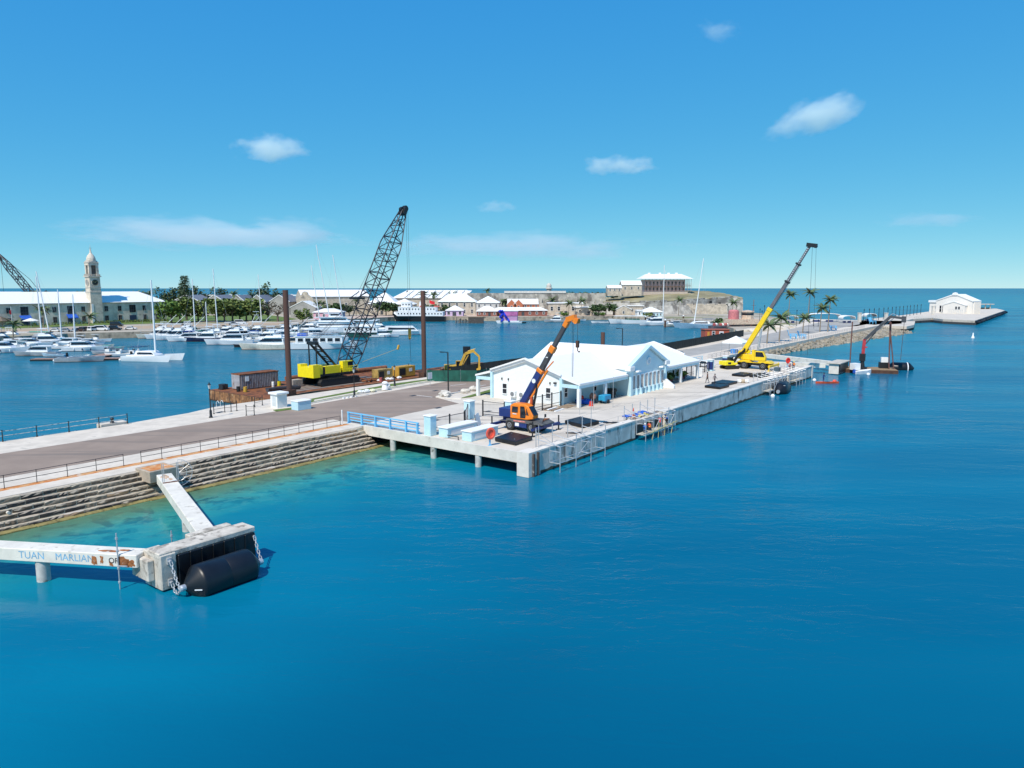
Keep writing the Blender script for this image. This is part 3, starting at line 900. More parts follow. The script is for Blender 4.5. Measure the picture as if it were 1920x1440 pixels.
def jag(b, x0, x1, z0, z1, y, n=18, seed=1):
    """a ragged flake of rust on the beam's side"""
    g = random.Random(seed)
    cx, cz, rx, rz = (x0 + x1) / 2, (z0 + z1) / 2, (x1 - x0) / 2, (z1 - z0) / 2
    poly = []
    for i in range(n):
        a = 2 * PI * i / n
        q = g.uniform(.55, 1.0)
        poly.append((cx + rx * q * max(-1, min(1, 1.35 * math.cos(a))), cz + rz * q * max(-1, min(1, 1.35 * math.sin(a)))))
    b.xz(poly, y, y + .02)
for k_, (x0, x1, z0, z1) in enumerate(((L2 - 3.1, L2 - 2.7, 1.40, 2.08), (L2 - 2.5, L2 - 2.25, 1.5, 2.1), (L2 - 1.4, L2 - .5, 1.40, 2.12), (L2 - .75, L2 - .1, 1.40, 1.95), (L2 - 1.9, L2 - 1.6, 1.39, 1.75), (.6, 1.1, 1.5, 2.0))):
    b = MB(); jag(b, x0, x1, z0, z1, -.632, seed=k_); b.build('rust_patch', rs, w2)
for k_, (x0, y0, wd, ln, w_) in enumerate(((L2 - 2.2, -.15, .22, .8, w2), (L2 - 1.3, .1, .2, .5, w2), (1.1, -.1, .4, 1.0, w1), (2.2, .2, .2, .5, w1))):
    b = MB(); g = random.Random(k_)
    b.prism([(x0 + ln * g.uniform(.6, 1) * math.cos(2 * PI * i / 16), y0 + wd * g.uniform(.6, 1) * math.sin(2 * PI * i / 16)) for i in range(16)], 2.19, 2.206)
    b.build('rust_patch', rs if w_ is w2 else mat('light_rust', (.52, .36, .24), .95, var=.3, scale=1.5, stain=[((.45, .17, .06), .58, 1.2)]), w_)
lettering('TUAN', .66, GRAF, w2, (11.3, -.625, 1.80), (0, -1, 0), extr=.004)
lettering('MARLIAN', .64, GRAF, w2, (14.3, -.625, 1.80), (0, -1, 0), extr=.004)
lettering('OR', .5, GRAF2, w2, (L2 - 1.55, -.637, 1.78), (0, -1, 0), extr=.004)
MB().lathe((0, 0, 0), [(.40, -2.5), (.40, 1.4)], 14).build('pile', MATS['pile_concrete'], w2, (11.6, -.15, 0), smooth=True)
MB().lathe((0, 0, 0), [(.36, -2.5), (.36, 1.4)], 14).build('pile', MATS['pile_concrete'], w1, (10.5, 0, 0), smooth=True)
pad = thing('abutment_block', 'square concrete abutment at the top of the stepped wall where the walkway starts', 'concrete block', W(-25.2, 23.0, 0), ANG)
MB().box(-1.3, 1.3, -1.0, 1.6, 1.35, 2.42).build('block', mat('brown_concrete', (.40, .33, .26), .9, var=.15, bump=.3, stain=[((.30, .13, .05), .62, 1.2)]), pad, bevel=.05)
MB().box(-1.1, 1.1, -.8, 1.2, 2.42, 2.435).build('rusty_top', rl, pad)

def gate_cage(label, loc, rz):
    g_ = thing('fan_gate', label, 'gate', loc, rz)
    for x in (-.62, -.5, .5, .62): MB().tube((0, 0, 0), (0, 0, 1.7), .03).build('post', GALV, g_, (x, 0, 0))
    MB().tube((-.62, 0, .06), (.62, 0, .06), .04).build('sill', RUSTY, g_)
    for sg in (1,):
        b = MB()
        arc = [Vector((sg * (.62 + 1.1 * math.cos(a)), 0, .75 + 1.15 * math.sin(a))) for a in [(-PI / 2) + i * PI / 10 for i in range(11)]]
        b.pipe(arc, .022)
        for k_ in range(0, 11): b.tube((sg * .62, 0, .75), arc[k_], .011, 4)
        b.pipe([Vector((sg * .62, 0, .75)) + (p - Vector((sg * .62, 0, .75))) * .6 for p in arc], .018, 4)
        b.build('fan_guard', GALV, g_)
    return g_
gate_cage('grey pipe gate with fan shaped side guards on the walkway from the wall', W(-26.7, 17.9, 2.2), w1.rotation_euler.z + PI / 2)
gate_cage('grey pipe gate with fan guards at the left edge below the stone wall', W(-42.6, 16.9, 2.2), w2.rotation_euler.z + PI / 2)
MB().lathe((0, 0, 0), [(.12, -.25), (.12, .15), (.08, .15)], 10, axis='Y').build('drain_pipe', CONCW, wall, (-17.0, .15, 1.2))

# ---------------------------------------------------------------- railings
def railing(label, s0, s1, t, n, rails, h, r, m, name='railing', cat='railing', post_r=None, gate_posts=True, z=Z0, prop=None):
    root = thing(name, label, cat, W(s0, t, z), ANG)
    L_ = s1 - s0
    pm = MB().tube((0, 0, 0), (0, 0, h + .03), post_r or r, 6).tube((0, 0, 0), (0, 0, .05), (post_r or r) * 1.9, 6).mesh('post', m)
    for i in range(n + 1): link('post', pm, root, (L_ * i / n, 0, 0))
    for q in rails:
        MB().tube((0, 0, q), (L_, 0, q), r * .85, 6).build('rail', m, root)
    return root
railing('thin dark iron railing along the ledge above the stepped wall, section left of the gap', -62, -26.4, 27, 15, (.55, 1.1), 1.1, .03, IRON)
railing('thin dark iron railing along the ledge above the stepped wall, section right of the gap', -24.8, -1.2, 27, 12, (.55, 1.1), 1.1, .03, IRON)
pl = thing('marker_post', 'white round post at the right end of the iron railing', 'post', W(-.9, 27, Z0))
MB().lathe((0, 0, 0), [(.07, 0), (.07, 1.75), (.03, 1.8)], 10).build('shaft', WHITE, pl)
# harbour side rail: black posts with weathered pipes and lower bars outside the edge
hr = thing('harbour_railing', 'weathered pipe railing with black posts on the harbour edge of the causeway', 'railing', W(-40, 48.2, Z0), ANG)
PIPEW = mat('weathered_white_pipe', (.5, .48, .44), .7, var=.3, scale=4, stain=[((.10, .09, .08), .52, 2.5)])
for i in range(8):
    MB().lathe((0, 0, 0), [(.09, 0), (.09, .12), (.055, .16), (.05, 1.15), (.08, 1.18), (.05, 1.28)], 8).build('post', BLACK, hr, (1.0 + i * 3.25, 0, 0))
for z in (.62, 1.12): MB().tube((-14, 0, z), (23.75, 0, z), .032).build('rail', PIPEW, hr)
hr2 = thing('lower_railing', 'low dark railing on the landing steps below the harbour railing', 'railing', W(-32, 50.2, .6), ANG)
for i in range(4): MB().tube((0, 0, 0), (0, 0, 1.3), .05).build('post', BLACK, hr2, (i * 3.6, 0, 0))
for z in (.7, 1.25): MB().tube((-8, 0, z), (10.8, 0, z), .035).build('rail', PIPEW, hr2)
stb = MB(); stbox(stb, -44, -20, 49.0, 50.8, -1, .6); stb.build('landing_step', PAVE, kind='structure')
b = MB(); stbox(b, -19.2, -16.2, 48.3, 49.6, .5, Z0 + .28); b.build('curb_block', PAVE, kind='structure')
bol = thing('mooring_bollard', 'dark iron mooring bollard by the end of the harbour railing', 'bollard', W(-17.8, 48.7, Z0 + .28))
MB().lathe((0, 0, 0), [(.28, 0), (.2, .1), (.15, .35), (.24, .5), (.18, .62), (.05, .66)], 12).build('bollard_body', IRON, bol, smooth=True)

# blue pipe fence on the wharf front
bf = thing('blue_fence', 'sky blue steel fence along the near edge of the wharf deck', 'fence', W(.35, 14.9, Z0), ANG + PI / 2)
for i in range(6):
    x = (12.4, 10.0, 7.6, 5.1, 2.5, .7)[i]
    MB().box(-.09, .09, -.11, .11, 0, 1.35).box(-.16, .16, -.2, .2, 0, .04).build('post', RAILB, bf, (x, 0, 0))
    MB().lathe((0, 0, 0), [(.11, -.05), (.11, .05)], 10, axis='Y').build('foot_roller', RAILB, bf, (x, -.26, .12))
for z in (.35, .68, 1.02, 1.32): MB().box(.5, 12.6, -.20 if z < 1.3 else -.08, -.115 if z < 1.3 else .08, z - .055, z + .055).build('rail', RAILB, bf)

def pillar(label, s, t, dark=False, h=2.15):
    p = thing('gate_pillar', label, 'pillar', W(s, t, Z0), ANG, 'pale blue gate pillars')
    MB().box(-.5, .5, -.5, .5, 0, h).build('shaft', LBLUE, p, bevel=.04)
    MB().box(-.58, .58, -.58, .58, h + .002, h + .16).build('cap', ROOFW, p, bevel=.05)
    if dark: MB().box(-.53, -.1, -.53, .53, .3, h - .3).build('painted_panel', BLUEP, p)
    return p
pillar('pale blue pillar with white cap at the end of the sky blue fence', .95, 14.2)
pillar('pale blue pillar beside the half open iron gate behind the white planters', 11.6, 17.6)
pillar('pale blue pillar between the second iron gate and the orange cabbed crane', 14.6, 13.4)
pillar('pale blue pillar with dark panel beside the white car near the yellow digger', 80.5, 13.8, True)
pillar('pale blue pillar with dark panel right behind the yellow digger', 89.5, 14.2, True)
pillar('pale blue pillar behind the boom foot of the yellow crane', 98.5, 13.0, True)

def gate(label, p, q, h=1.9, posts=True, bars=14, m=IRON):
    p, q = Vector(p), Vector(q)
    d = q - p
    r = thing('iron_gate', label, 'gate', p, math.atan2(d.y, d.x))
    L_ = d.length
    n = 1 if L_ < 5 else round(L_ / 2.3)
    for i in range(n + 1): MB().box(-.07, .07, -.07, .07, 0, h).build('post', m, r, (L_ * i / n, 0, 0))
    for z in (.25, .62, h - .2): MB().box(.07, L_ - .07, -.03, .03, z - .03, z + .03).build('rail', m, r)
    nb = int(L_ / .2)
    bm_ = MB().box(-.008, .008, -.008, .008, .28, h - .23).mesh('bar', GALV)
    for i in range(1, nb): link('bar', bm_, r, (L_ * i / nb, 0, 0))
    return r
gate('black iron fence panel between the corner pillar and the half open gate', W(2.0, 14.6), W(7.0, 14.4))
gate('half open black iron gate leaf standing behind the white planters', W(7.2, 14.5), W(10.6, 17.0), 2.0)
gate('open black iron gate leaf left of the orange cabbed crane', W(13.9, 17.3), W(14.3, 14.1), 2.1)
gate('dark railing fence behind the orange cabbed crane by the gable wall', W(15.2, 13.6), W(26.4, 13.6), 2.2)
gate('dark railing fence right of the terminal by the potted plants', W(68.5, 13.6), W(79.6, 13.8), 2.0)
gate('dark railing fence behind the yellow crane', W(90.4, 14.2), W(97.8, 13.2), 2.0)
bl2 = thing('blue_fence', 'pale blue rail fence between the terminal and the far gate', 'fence', W(70, 22.5, Z0), ANG)
for i in range(9): MB().box(-.08, .08, -.08, .08, 0, 1.3).build('post', LBLUE, bl2, (i * 3.4, 0, 0))
for z in (.4, .8, 1.22): MB().box(0, 27.2, -.04, .04, z - .06, z + .06).build('rail', LBLUE, bl2)

def planter(label, s0, s1, t, wd=1.35, h=1.0):
    p = thing('concrete_planter', label, 'planter', W((s0 + s1) / 2, t, Z0), ANG)
    L_ = s1 - s0
    MB().box(-L_ / 2, L_ / 2, -wd / 2, wd / 2, 0, h).build('body', LBLUE, p, bevel=.03)
    MB().box(-L_ / 2 - .1, L_ / 2 + .1, -wd / 2 - .1, wd / 2 + .1, h + .002, h + .14).build('cap', ROOFW, p, bevel=.04)
    MB().box(-L_ / 2 + .55, L_ / 2 - .55, -wd / 2 - .035, -wd / 2 + .0, .22, h - .2).build('raised_panel', WHITE, p, bevel=.02)
planter('pale blue block planter with white top next to the corner pillar', 1.0, 6.0, 12.3)
planter('pale blue block planter with white top nearest the life ring', 1.0, 5.6, 8.9)
bar = thing('pipe_barrier', 'low dark pipe between the two pale blue planters', 'barrier', W(.9, 10.0, Z0), ANG)
MB().tube((0, 0, .35), (0, 1.6, .35), .05).tube((0, 0, 0), (0, 0, .35), .05).build('pipe', IRON, bar)
brd = thing('leaning_board', 'white board leaning against the pillar behind the planters', 'board', W(8.6, 13.4, Z0), ANG + .5)
MB().box(-1.0, 1.0, 0, .06, 0, 1.5, M=Matrix.Rotation(-.25, 4, 'X')).build('sheet', WHITE, brd)
MB().box(-1.15, -1.02, .0, .1, 0, 1.6, M=Matrix.Rotation(-.25, 4, 'X')).build('batten', STEELG, brd)

def life_ring(label, loc, rz, m):
    r = thing('life_ring_stand', label, 'life ring', loc, rz)
    MB().box(-.07, .07, -.07, .07, 0, 1.35).box(-.2, .2, -.15, .15, 0, .05).build('post', RAILB, r)
    bm_ = MB()
    rings = []
    for i in range(21):
        a = 2 * PI * i / 20
        rings.append([Vector(((.42 + .14 * math.cos(q)) * math.cos(a), -.2 + .12 * math.sin(q), 1.3 + (.50 + .14 * math.cos(q)) * math.sin(a))) for q in [j * PI / 4 for j in range(8)]])
    bm_.loft(rings, cap=False)
    bm_.build('ring', m, r, smooth=True)
    MB().lathe((0, 0, 0), [(.44, -.02), (.44, .02)], 18, axis='Y').build('back_plate', m, r, (0, -.14, 1.3))
    return r
life_ring('orange red life ring on a blue post at the near end of the wharf', W(.9, 5.6, Z0), .5, RINGR)
life_ring('red life ring on a post at the far wharf end beside the yellow crane', W(97.5, 4.0, Z0), .3, REDP)

# ---------------------------------------------------------------- fender panels lying on the deck
def slab(label, pts, h, lift=.06):
    pts = [W(*p, 0) for p in pts]
    c = sum(pts, Vector()) / 4
    r = thing('fender_slab', label, 'fender slab', (c.x, c.y, Z0), 0, 'black fender slabs lying on the deck')
    poly = [(p.x - c.x, p.y - c.y) for p in pts]
    MB().prism(poly, lift, h).build('slab', RUBBER, r, bevel=.05)
    b = MB()
    for f_ in (.25, .75):
        p0, p1 = Vector(poly[0]).lerp(Vector(poly[1]), f_), Vector(poly[3]).lerp(Vector(poly[2]), f_)
        b.beam((p0.x, p0.y, .03), (p1.x, p1.y, .03), .12, .06)
    b.build('skid', WOOD, r)
    for f_ in (.2, .8):
        p0 = Vector(poly[0]).lerp(Vector(poly[2]), f_)
        MB().tube((p0.x, p0.y, h), (p0.x, p0.y, h + .06), .07).build('lifting_eye', STEELG, r)
    return r
slab('black fender slab beside the orange life ring', [(2.3, 3.3), (5.6, 3.5), (6.2, 6.9), (2.7, 6.4)], .48)
slab('black fender slab right of the orange cabbed crane', [(14.6, 2.7), (18.0, 2.5), (19.0, 5.8), (15.6, 5.9)], .48)
slab('black fender slab in front of the two walking workers, nearer one', [(55.8, 2.3), (59.6, 2.1), (60.2, 4.9), (56.4, 5.1)], .42)
slab('black fender slab in front of the two walking workers, farther one', [(60.4, 2.9), (65.0, 2.7), (65.6, 5.6), (61.0, 5.8)], .42)
slab('black fender slab near the yellow crane, nearer the terminal', [(74.3, 4.9), (78.5, 4.7), (79, 7.2), (74.8, 7.4)], .42)
slab('black fender slab near the yellow crane, nearer the quay edge', [(74.5, 1.9), (79.5, 1.7), (80, 4.0), (75, 4.2)], .42)
fe2 = thing('floating_fender', 'black rubber fender with white marked end floating at the far end of the wharf', 'fender', W(74.5, -1.9, .55), ANG + .15)
MB().lathe((0, 0, 0), [(.25, -3.6), (1.2, -2.6), (1.35, -2.3), (1.35, 2.3), (1.2, 2.6), (.25, 3.6)], 26, axis='X').build('fender_body', RUBBER, fe2, smooth=True)
MB().lathe((0, 0, 0), [(.3, -.25), (.35, 0), (.2, .25)], 10, axis='X').build('end_fitting', GALV, fe2, (-3.75, 0, 0))
for k_ in range(4): MB().box(-.12, .12, -.22, .22, -.015, .015).build('painted_mark', WHITE, fe2, (-2.5 + k_ * .12, -.75 + k_ * .3, .98), k_)
pool = thing('mooring_buoy', 'small white buoy floating by the near end of the far fender', 'buoy', W(67.5, -2.6, .1))
MB().lathe((0, 0, 0), [(.05, -.3), (.35, -.1), (.38, .15), (.2, .4), (.06, .45)], 10).build('float', WHITE, pool, smooth=True)
# ================================================================ CRANES, BARGES, MACHINES
def lattice(p, q, w0, w1, r, n, taper=.12, up=(0, 0, 1), foot_w=.72):
    """lattice boom between two points: four chords, crossed lacing, tapered ends"""
    p, q = Vector(p), Vector(q)
    d = q - p
    L_ = d.length
    z = d.normalized()
    x = Vector(up).cross(z).normalized()
    y = z.cross(x)
    def ring(f):
        s_ = min(1, foot_w + (1 - foot_w) * f / taper, (1 - f) / (taper * 2.2))
        a = w0 * (.35 + .65 * s_) * .5
        c = (w0 * .8) * (.25 + .75 * s_) * .5
        o = p + d * f
        return [o + x * a * i + y * c * j for i, j in ((-1, -1), (1, -1), (1, 1), (-1, 1))]
    b = MB()
    rs = [ring(i / n) for i in range(n + 1)]
    for i in range(n):
        for k_ in range(4):
            b.tube(rs[i][k_], rs[i + 1][k_], r, 5, cap=False)
            j = (k_ + 1) % 4
            if i % 2 == k_ % 2: b.tube(rs[i][k_], rs[i + 1][j], r * .62, 4, cap=False)
            else: b.tube(rs[i][j], rs[i + 1][k_], r * .62, 4, cap=False)
            if i % 3 == 0: b.tube(rs[i][k_], rs[i][j], r * .62, 4, cap=False)
    return b

BDK = 1.7
bg1 = thing('crane_barge', 'rust brown deck barge carrying the yellow crawler crane', 'barge', W(7.5, 53.6, 0), ANG)
MB().prism([(0, 0), (39, 0), (39, 17.6), (0, 17.6)], -.6, BDK).build('hull', RUSTD, bg1)
MB().box(.1, 38.9, .1, 17.5, BDK, BDK + .02).build('deck_plate', RUSTY, bg1)
MB().box(.0, 39, -.05, .55, BDK + .02, BDK + .32).build('deck_curb', mat('rust_orange_beam', (.26, .11, .05), .9, var=.3), bg1)
epm = MB().box(0, 1.5, -.06, 0, .15, BDK - .05).mesh('end_plate', mat('rust_streaked_plate', (.30, .135, .055), .9, var=.45, scale=2, stain=[((.06, .03, .02), .5, .8, (1, 1, .2)), ((.55, .42, .25), .6, 1.2, (1, 1, .2))]))
for k_ in range(11): link('end_plate', epm, bg1, (-.01, .2 + k_ * 1.58, 0), PI / 2).rotation_euler.z = -PI / 2
for o in [c for c in bg1.children if c.name.startswith('end_plate')]:
    o.location.x, o.location.y = -.0, o.location.y + 1.5
sp = MB()
for k_ in range(24): sp.box(.3 + k_ * 1.62, .5 + k_ * 1.62, -.14, -.06, .1, BDK)
sp.build('side_frame', RUSTY, bg1)
def spud(label, s, t, top, side):
    r = thing('spud_pile', label, 'steel pile', W(s, t, 0), ANG, 'steel spud piles of the barge')
    MB().lathe((0, 0, 0), [(.42, -2), (.42, top)], 16).build('tube', PILE, r, smooth=True)
    MB().box(-.75, .75, -.7, .7, .9, 3.0).build('spud_well', RUSTD, r)
spud('tall brown spud pile at the near end of the crane barge by the white kiosk', 10.3, 53.0, 18.2, 0)
spud('tall brown spud pile at the far end of the crane barge by the generators', 39.9, 53.0, 18.0, 0)
ct = thing('shipping_container', 'rusty grey corrugated shipping container on the crane barge', 'container', W(10.2, 70.6, BDK + .02), ANG)
MB().box(.05, 7.3, -4.4, -1.9, .06, 2.55).build('body', mat('container_grey', (.17, .14, .14), .8, var=.25, scale=1, stain=[((.16, .07, .04), .55, .8, (1, 1, .3))]), ct)
ribm = MB().box(0, .16, 0, .07, .15, 2.45).mesh('corrugation', mat('container_rib', (.30, .27, .28), .8, var=.2, stain=[((.18, .08, .05), .55, 1.2, (1, 1, .3))]))
for k_ in range(22): link('corrugation', ribm, ct, (.25 + k_ * .32, -4.47, 0))
MB().box(0, 7.35, -4.5, -4.3, 2.5, 2.66).box(0, 7.35, -2.0, -1.8, 2.5, 2.66).box(-.02, .12, -4.5, -1.8, 2.5, 2.66).box(7.25, 7.37, -4.5, -1.8, 2.5, 2.66).build('top_rail', RUSTY, ct)
MB().box(-.05, .05, -4.3, -2.0, .15, 2.48).build('door', mat('container_door', (.36, .35, .37), .7, var=.15, stain=[((.2, .1, .06), .6, 1)]), ct)
MB().box(.9, 1.6, -4.53, -4.475, 1.4, 2.2).build('pale_plate', CLOTHW, ct)
MB().box(.2, 7.1, -4.2, -2.1, 2.55, 2.62).build('roof_sheet', RUSTY, ct)

cc = thing('crawler_crane', 'yellow and black crawler crane with tall lattice boom on the barge', 'crane', W(25.0, 61.5, BDK + .05), ANG)
for y in (-2.3, 2.3):
    b = MB()
    b.xz([(-4.2, .25), (-3.9, 0), (3.9, 0), (4.2, .25), (4.4, .7), (4.0, 1.15), (-4.0, 1.15), (-4.4, .7)], y - .5, y + .5)
    tr = b.build('track', TYRE, cc)
    for k_ in range(18): MB().box(-.12, .12, -.56, .56, 1.15, 1.21).build('track_shoe', BLACK, tr, (-3.9 + k_ * .46, y, 0))
MB().box(-2.2, 2.2, -1.9, 1.9, .5, 1.3).lathe((0, 0, 0), [(1.5, 1.3), (1.5, 1.65)], 16).build('undercarriage', BLACK, cc)
MB().box(-4.0, 4.8, -1.75, 1.75, 1.65, 2.0).build('turntable_deck', BLACK, cc)
b = MB()
b.yz([(-2.15, 1.55), (2.15, 1.55), (2.15, 3.75), (1.25, 3.75), (1.25, 3.3), (-1.05, 3.3), (-1.05, 3.75), (-2.15, 3.75)], -5.3, -3.9)
b.build('counterweight', YELL, cc)
MB().box(-3.9, -3.0, -1.72, -1.1, 2.0, 3.55).box(-2.4, .9, -1.72, -.9, 2.0, 3.3).box(-3.9, .9, .9, 1.72, 2.0, 3.3).build('engine_housing', YELL, cc)
MB().box(-3.9, .9, -1.0, 1.0, 2.0, 3.25).box(-3.0, -2.4, -1.68, -1.1, 2.0, 3.2).build('winch_bay', BLACK, cc)
cabn = MB().box(1.4, 3.6, -1.74, -.75, 2.0, 3.9).build('cab', YELL, cc)
MB().box(2.5, 3.65, -1.78, -.8, 2.9, 3.75).build('cab_window', GLASS, cabn)
b = MB()
for x in (.6, 1.6, 2.6, 3.6, 4.6): b.tube((x, -2.0, 2.0), (x, -2.0, 3.0), .03, 4)
for z in (2.5, 3.0): b.tube((.6, -2.0, z), (4.6, -2.0, z), .03, 4)
b.build('handrail', YELL, cc)
# gantry
b = MB()
for y in (-1.0, 1.0):
    b.tube((-3.6, y, 2.0), (-3.7, y, 7.3), .13, 6)
    b.tube((.6, y, 3.0), (-3.5, y, 7.3), .20, 6)
for f_ in (.2, .42, .64, .85): b.tube((.6 - 4.1 * f_, -1.0, 3.0 + 4.3 * f_), (.6 - 4.1 * f_, 1.0, 3.0 + 4.3 * f_), .09)
for f_ in (.2, .64): b.tube((.6 - 4.1 * f_, -1.0, 3.0 + 4.3 * f_), (.6 - 4.1 * (f_ + .2), 1.0, 3.0 + 4.3 * (f_ + .2)), .08)
b.box(-4.0, -3.2, -1.15, 1.15, 7.1, 7.6)
b.build('gantry', BLACK, cc)
foot, tip = Vector((3.3, .0, 2.2)), Vector((18.6, 0, 31.4))
lattice(foot, tip, 3.1, 1.0, .115, 26, .10, up=(0, 1, 0)).build('boom', mat('boom_black', (.018, .022, .035), .5), cc)
MB().cbox(tip, (.8, 1.5, 1.5), 0, .44).lathe(tip + Vector((.5, 0, .5)), [(.6, -.3), (.6, .3)], 14, axis='Y').lathe(tip + Vector((-.5, 0, .3)), [(.4, -.3), (.4, .3)], 12, axis='Y').build('boom_head', BLACK, cc)
b = MB()
br = tip.lerp(foot, .63) + Vector((-2.4, 0, 1.9))
for y in (-.6, .6):
    b.tube((-3.6, y, 7.5), (br.x, y, br.z), .035, 4)
    b.tube((-3.6, y * .4, 7.5), (br.x, y * .4, br.z), .03, 4)
    b.tube((br.x, y, br.z), (tip.x - .6, y * .6, tip.z + .3), .032, 4)
b.build('pendant_rope', IRON, cc)
MB().box(br.x - .9, br.x + .9, -1.1, 1.1, br.z - .16, br.z + .16).beam((br.x - .9, -1, br.z), (br.x + 1.4, -1, br.z + 1.2), .12, .12).beam((br.x - .9, 1, br.z), (br.x + 1.4, 1, br.z + 1.2), .12, .12).build('bridle', BLACK, cc)
b = MB()
b.tube((tip.x + 1.0, -.25, tip.z), (tip.x + 1.1, -.25, 8.5), .03, 4)
b.tube((tip.x + 1.0, .25, tip.z), (tip.x + 1.1, .25, 8.5), .03, 4)
b.tube((tip.x + 1.1, 0, 8.0), (tip.x + 1.3, 0, 2.2), .045, 4)
b.tube((tip.x - 1.4, 0, tip.z - 4), (4.2, 0, 3.4), .02, 4)
b.build('hoist_rope', IRON, cc)
MB().box(-.22, .22, -.2, .2, -.8, .8).lathe((0, 0, -1.0), [(.1, -.4), (.3, 0), (.1, .4)], 8).build('hook_block', CATY, cc, (tip.x + 1.1, 0, 8.0))
MB().tube((4.6, -.6, 2.8), (12.8, -3.5, 5.4), .025, 4).cbox((13.1, -3.6, 5.7), (.3, .3, .9), 0, .4).build('tag_line', CATY, cc)
timb = thing('timber_mats', 'flat timber crane mats under the crawler tracks', 'crane mats', W(14.5, 58.0, BDK + .02), ANG)
for k_ in range(5): MB().box(0, 21, 0, .95, 0, .04 + .004 * k_).build('mat', mat('grey_timber', (.22, .19, .165), .9, var=.3, scale=1.2, stretch=(.3, 2, 1)), timb, (0, k_ * 1.45 - .4, 0))

def genset(label, s, t, L_, wd, h, m, rz=0, group=None, z=BDK + .02):
    r = thing('generator', label, 'generator', W(s, t, z), ANG + rz, group)
    MB().box(0, L_, 0, wd, .15, h).build('housing', m, r, bevel=.04)
    MB().box(.05, L_ - .05, .05, wd - .05, 0, .15).build('skid', BLACK, r)
    MB().box(.25, L_ * .4, -.03, 0, .5, h - .3).build('louvre_panel', BLACK, r)
    MB().box(L_ * .62, L_ * .8, -.03, 0, h * .5, h * .8).build('notice', CLOTHW, r)
    MB().tube((L_ * .8, wd * .5, h), (L_ * .8, wd * .5, h + .35), .07).build('exhaust', IRON, r)
genset('dark and yellow power pack on the barge left of the yellow generator', 32.3, 57.2, 3.6, 1.7, 2.0, mat('grimy_yellow', (.36, .24, .07), .7, var=.5, scale=.7, stain=[((.06, .05, .045), .56, .6)]))
genset('yellow ochre generator box on the barge beside the far spud pile', 37.4, 57.2, 4.4, 1.9, 2.1, mat('ochre_paint', (.50, .28, .04), .6, var=.12, stain=[((.2, .1, .04), .66, 1)]))
pp = thing('steel_pipe', 'long rusty steel pipe lying along the far side of the barge', 'pipe', W(22, 70.4, BDK + .4), ANG)
MB().tube((0, 0, .1), (24, -.5, .1), .42, 14).build('tube', mat('pipe_rust', (.25, .10, .05), .85, var=.25), pp)
tro = thing('half_pipe', 'grey half pipe trough lying in front of the container', 'half pipe', W(11.6, 60.8, BDK + .02), ANG - .18)
b = MB(); hr_ = [[Vector((x, .65 * math.cos(a), .66 - .65 * math.sin(a))) for a in [i * PI / 10 for i in range(11)]] + [Vector((x, .57 * math.cos(a), .66 - .57 * math.sin(a))) for a in [PI - i * PI / 10 for i in range(11)]] for x in (0, 5.6)]
b.loft(hr_).build('trough', mat('dark_plate', (.10, .10, .11), .6, .3, var=.3), tro)
def drum(label, s, t, m, z=BDK + .02, r_=.3, h=.85, cat='drum'):
    o = thing('drum', label, cat, W(s, t, z))
    MB().lathe((0, 0, 0), [(r_, 0), (r_, h * .33), (r_ * 1.05, h * .35), (r_, h * .37), (r_, h * .66), (r_ * 1.05, h * .68), (r_, h * .7), (r_, h), (r_ * .9, h), (r_ * .9, h - .03)], 14).build('shell', m, o, smooth=True)
drum('yellow drum at the left end of the container', 9.7, 64.0, CATY)
drum('dark drum at the left end of the container, beside the yellow one', 9.2, 65.2, BLACK)
drum('yellow tub on the barge deck right of the container', 17.6, 66.4, YELL, r_=.45, h=.8, cat='tub')
drum('white drum on the barge deck in front of the container', 16.0, 65.6, CLOTHW, r_=.22, h=.9)
drum('red oil drum on the barge deck beside the black crawler track', 31.4, 55.5, mat('faded_red', (.42, .10, .10), .7))
pile_ = thing('scrap_pile', 'heap of rusty pipe ends and white sacks on the barge deck before the generators', 'scrap heap', W(30, 57, BDK + .02), ANG)
for k_ in range(12): MB().tube((rnd.uniform(-1, 6), rnd.uniform(-1, 3), .2), (rnd.uniform(0, 7), rnd.uniform(-1, 3), .45), rnd.uniform(.08, .22), 7).build('steel_bar', RUSTD if k_ % 2 else RUSTY, pile_)
for k_ in range(5): MB().blob((rnd.uniform(2, 8), rnd.uniform(-1, .5), .2), (.6, .4, .28), 8, 4).build('sack', CLOTHW, pile_)
brk = thing('brick_pallet', 'pallet of grey blocks on the barge deck behind the near spud pile', 'pallet', W(17.5, 62, BDK + .02), ANG)
for i in range(3):
    for j in range(3): MB().box(0, .62, 0, 1.3, 0, .36).build('block', mat('grey_block', (.33, .28, .25), .9, var=.2), brk, (i * .66, 0, .15 + j * .38))
MB().box(-.1, 2.1, -.05, 1.4, 0, .13).build('pallet_base', WOOD, brk)
eq = thing('winch', 'dark deck winch at the left near corner of the crane barge', 'winch', W(8.6, 69.6, BDK + .02), ANG)
MB().box(0, 1.2, -.6, .6, 0, .2).box(.1, .3, -.6, .6, .2, .9).box(.9, 1.1, -.6, .6, .2, .9).lathe((.6, 0, .6), [(.35, -.55), (.35, .55)], 12, axis='Y').build('frame', IRON, eq)

# second barge with excavator behind the green screens
bg2 = thing('work_barge', 'long flat dark barge behind the green screen fence', 'barge', W(48, 53.2, 0), ANG)
MB().box(0, 22, 0, 12, -.5, 1.6).build('hull', RUSTD, bg2)
MB().box(.2, 21.8, .2, 11.8, 1.6, 1.64).build('deck_plate', RUSTY, bg2)
for k_ in range(5): MB().box(4 + k_ * 1.2, 16 + k_ * .8, 0, .5, 0, .35).build('timber', WOOD if k_ % 2 else RUSTD, bg2, (0, 6.5 + k_ * .8, 1.64 + .1 * (k_ % 2)))

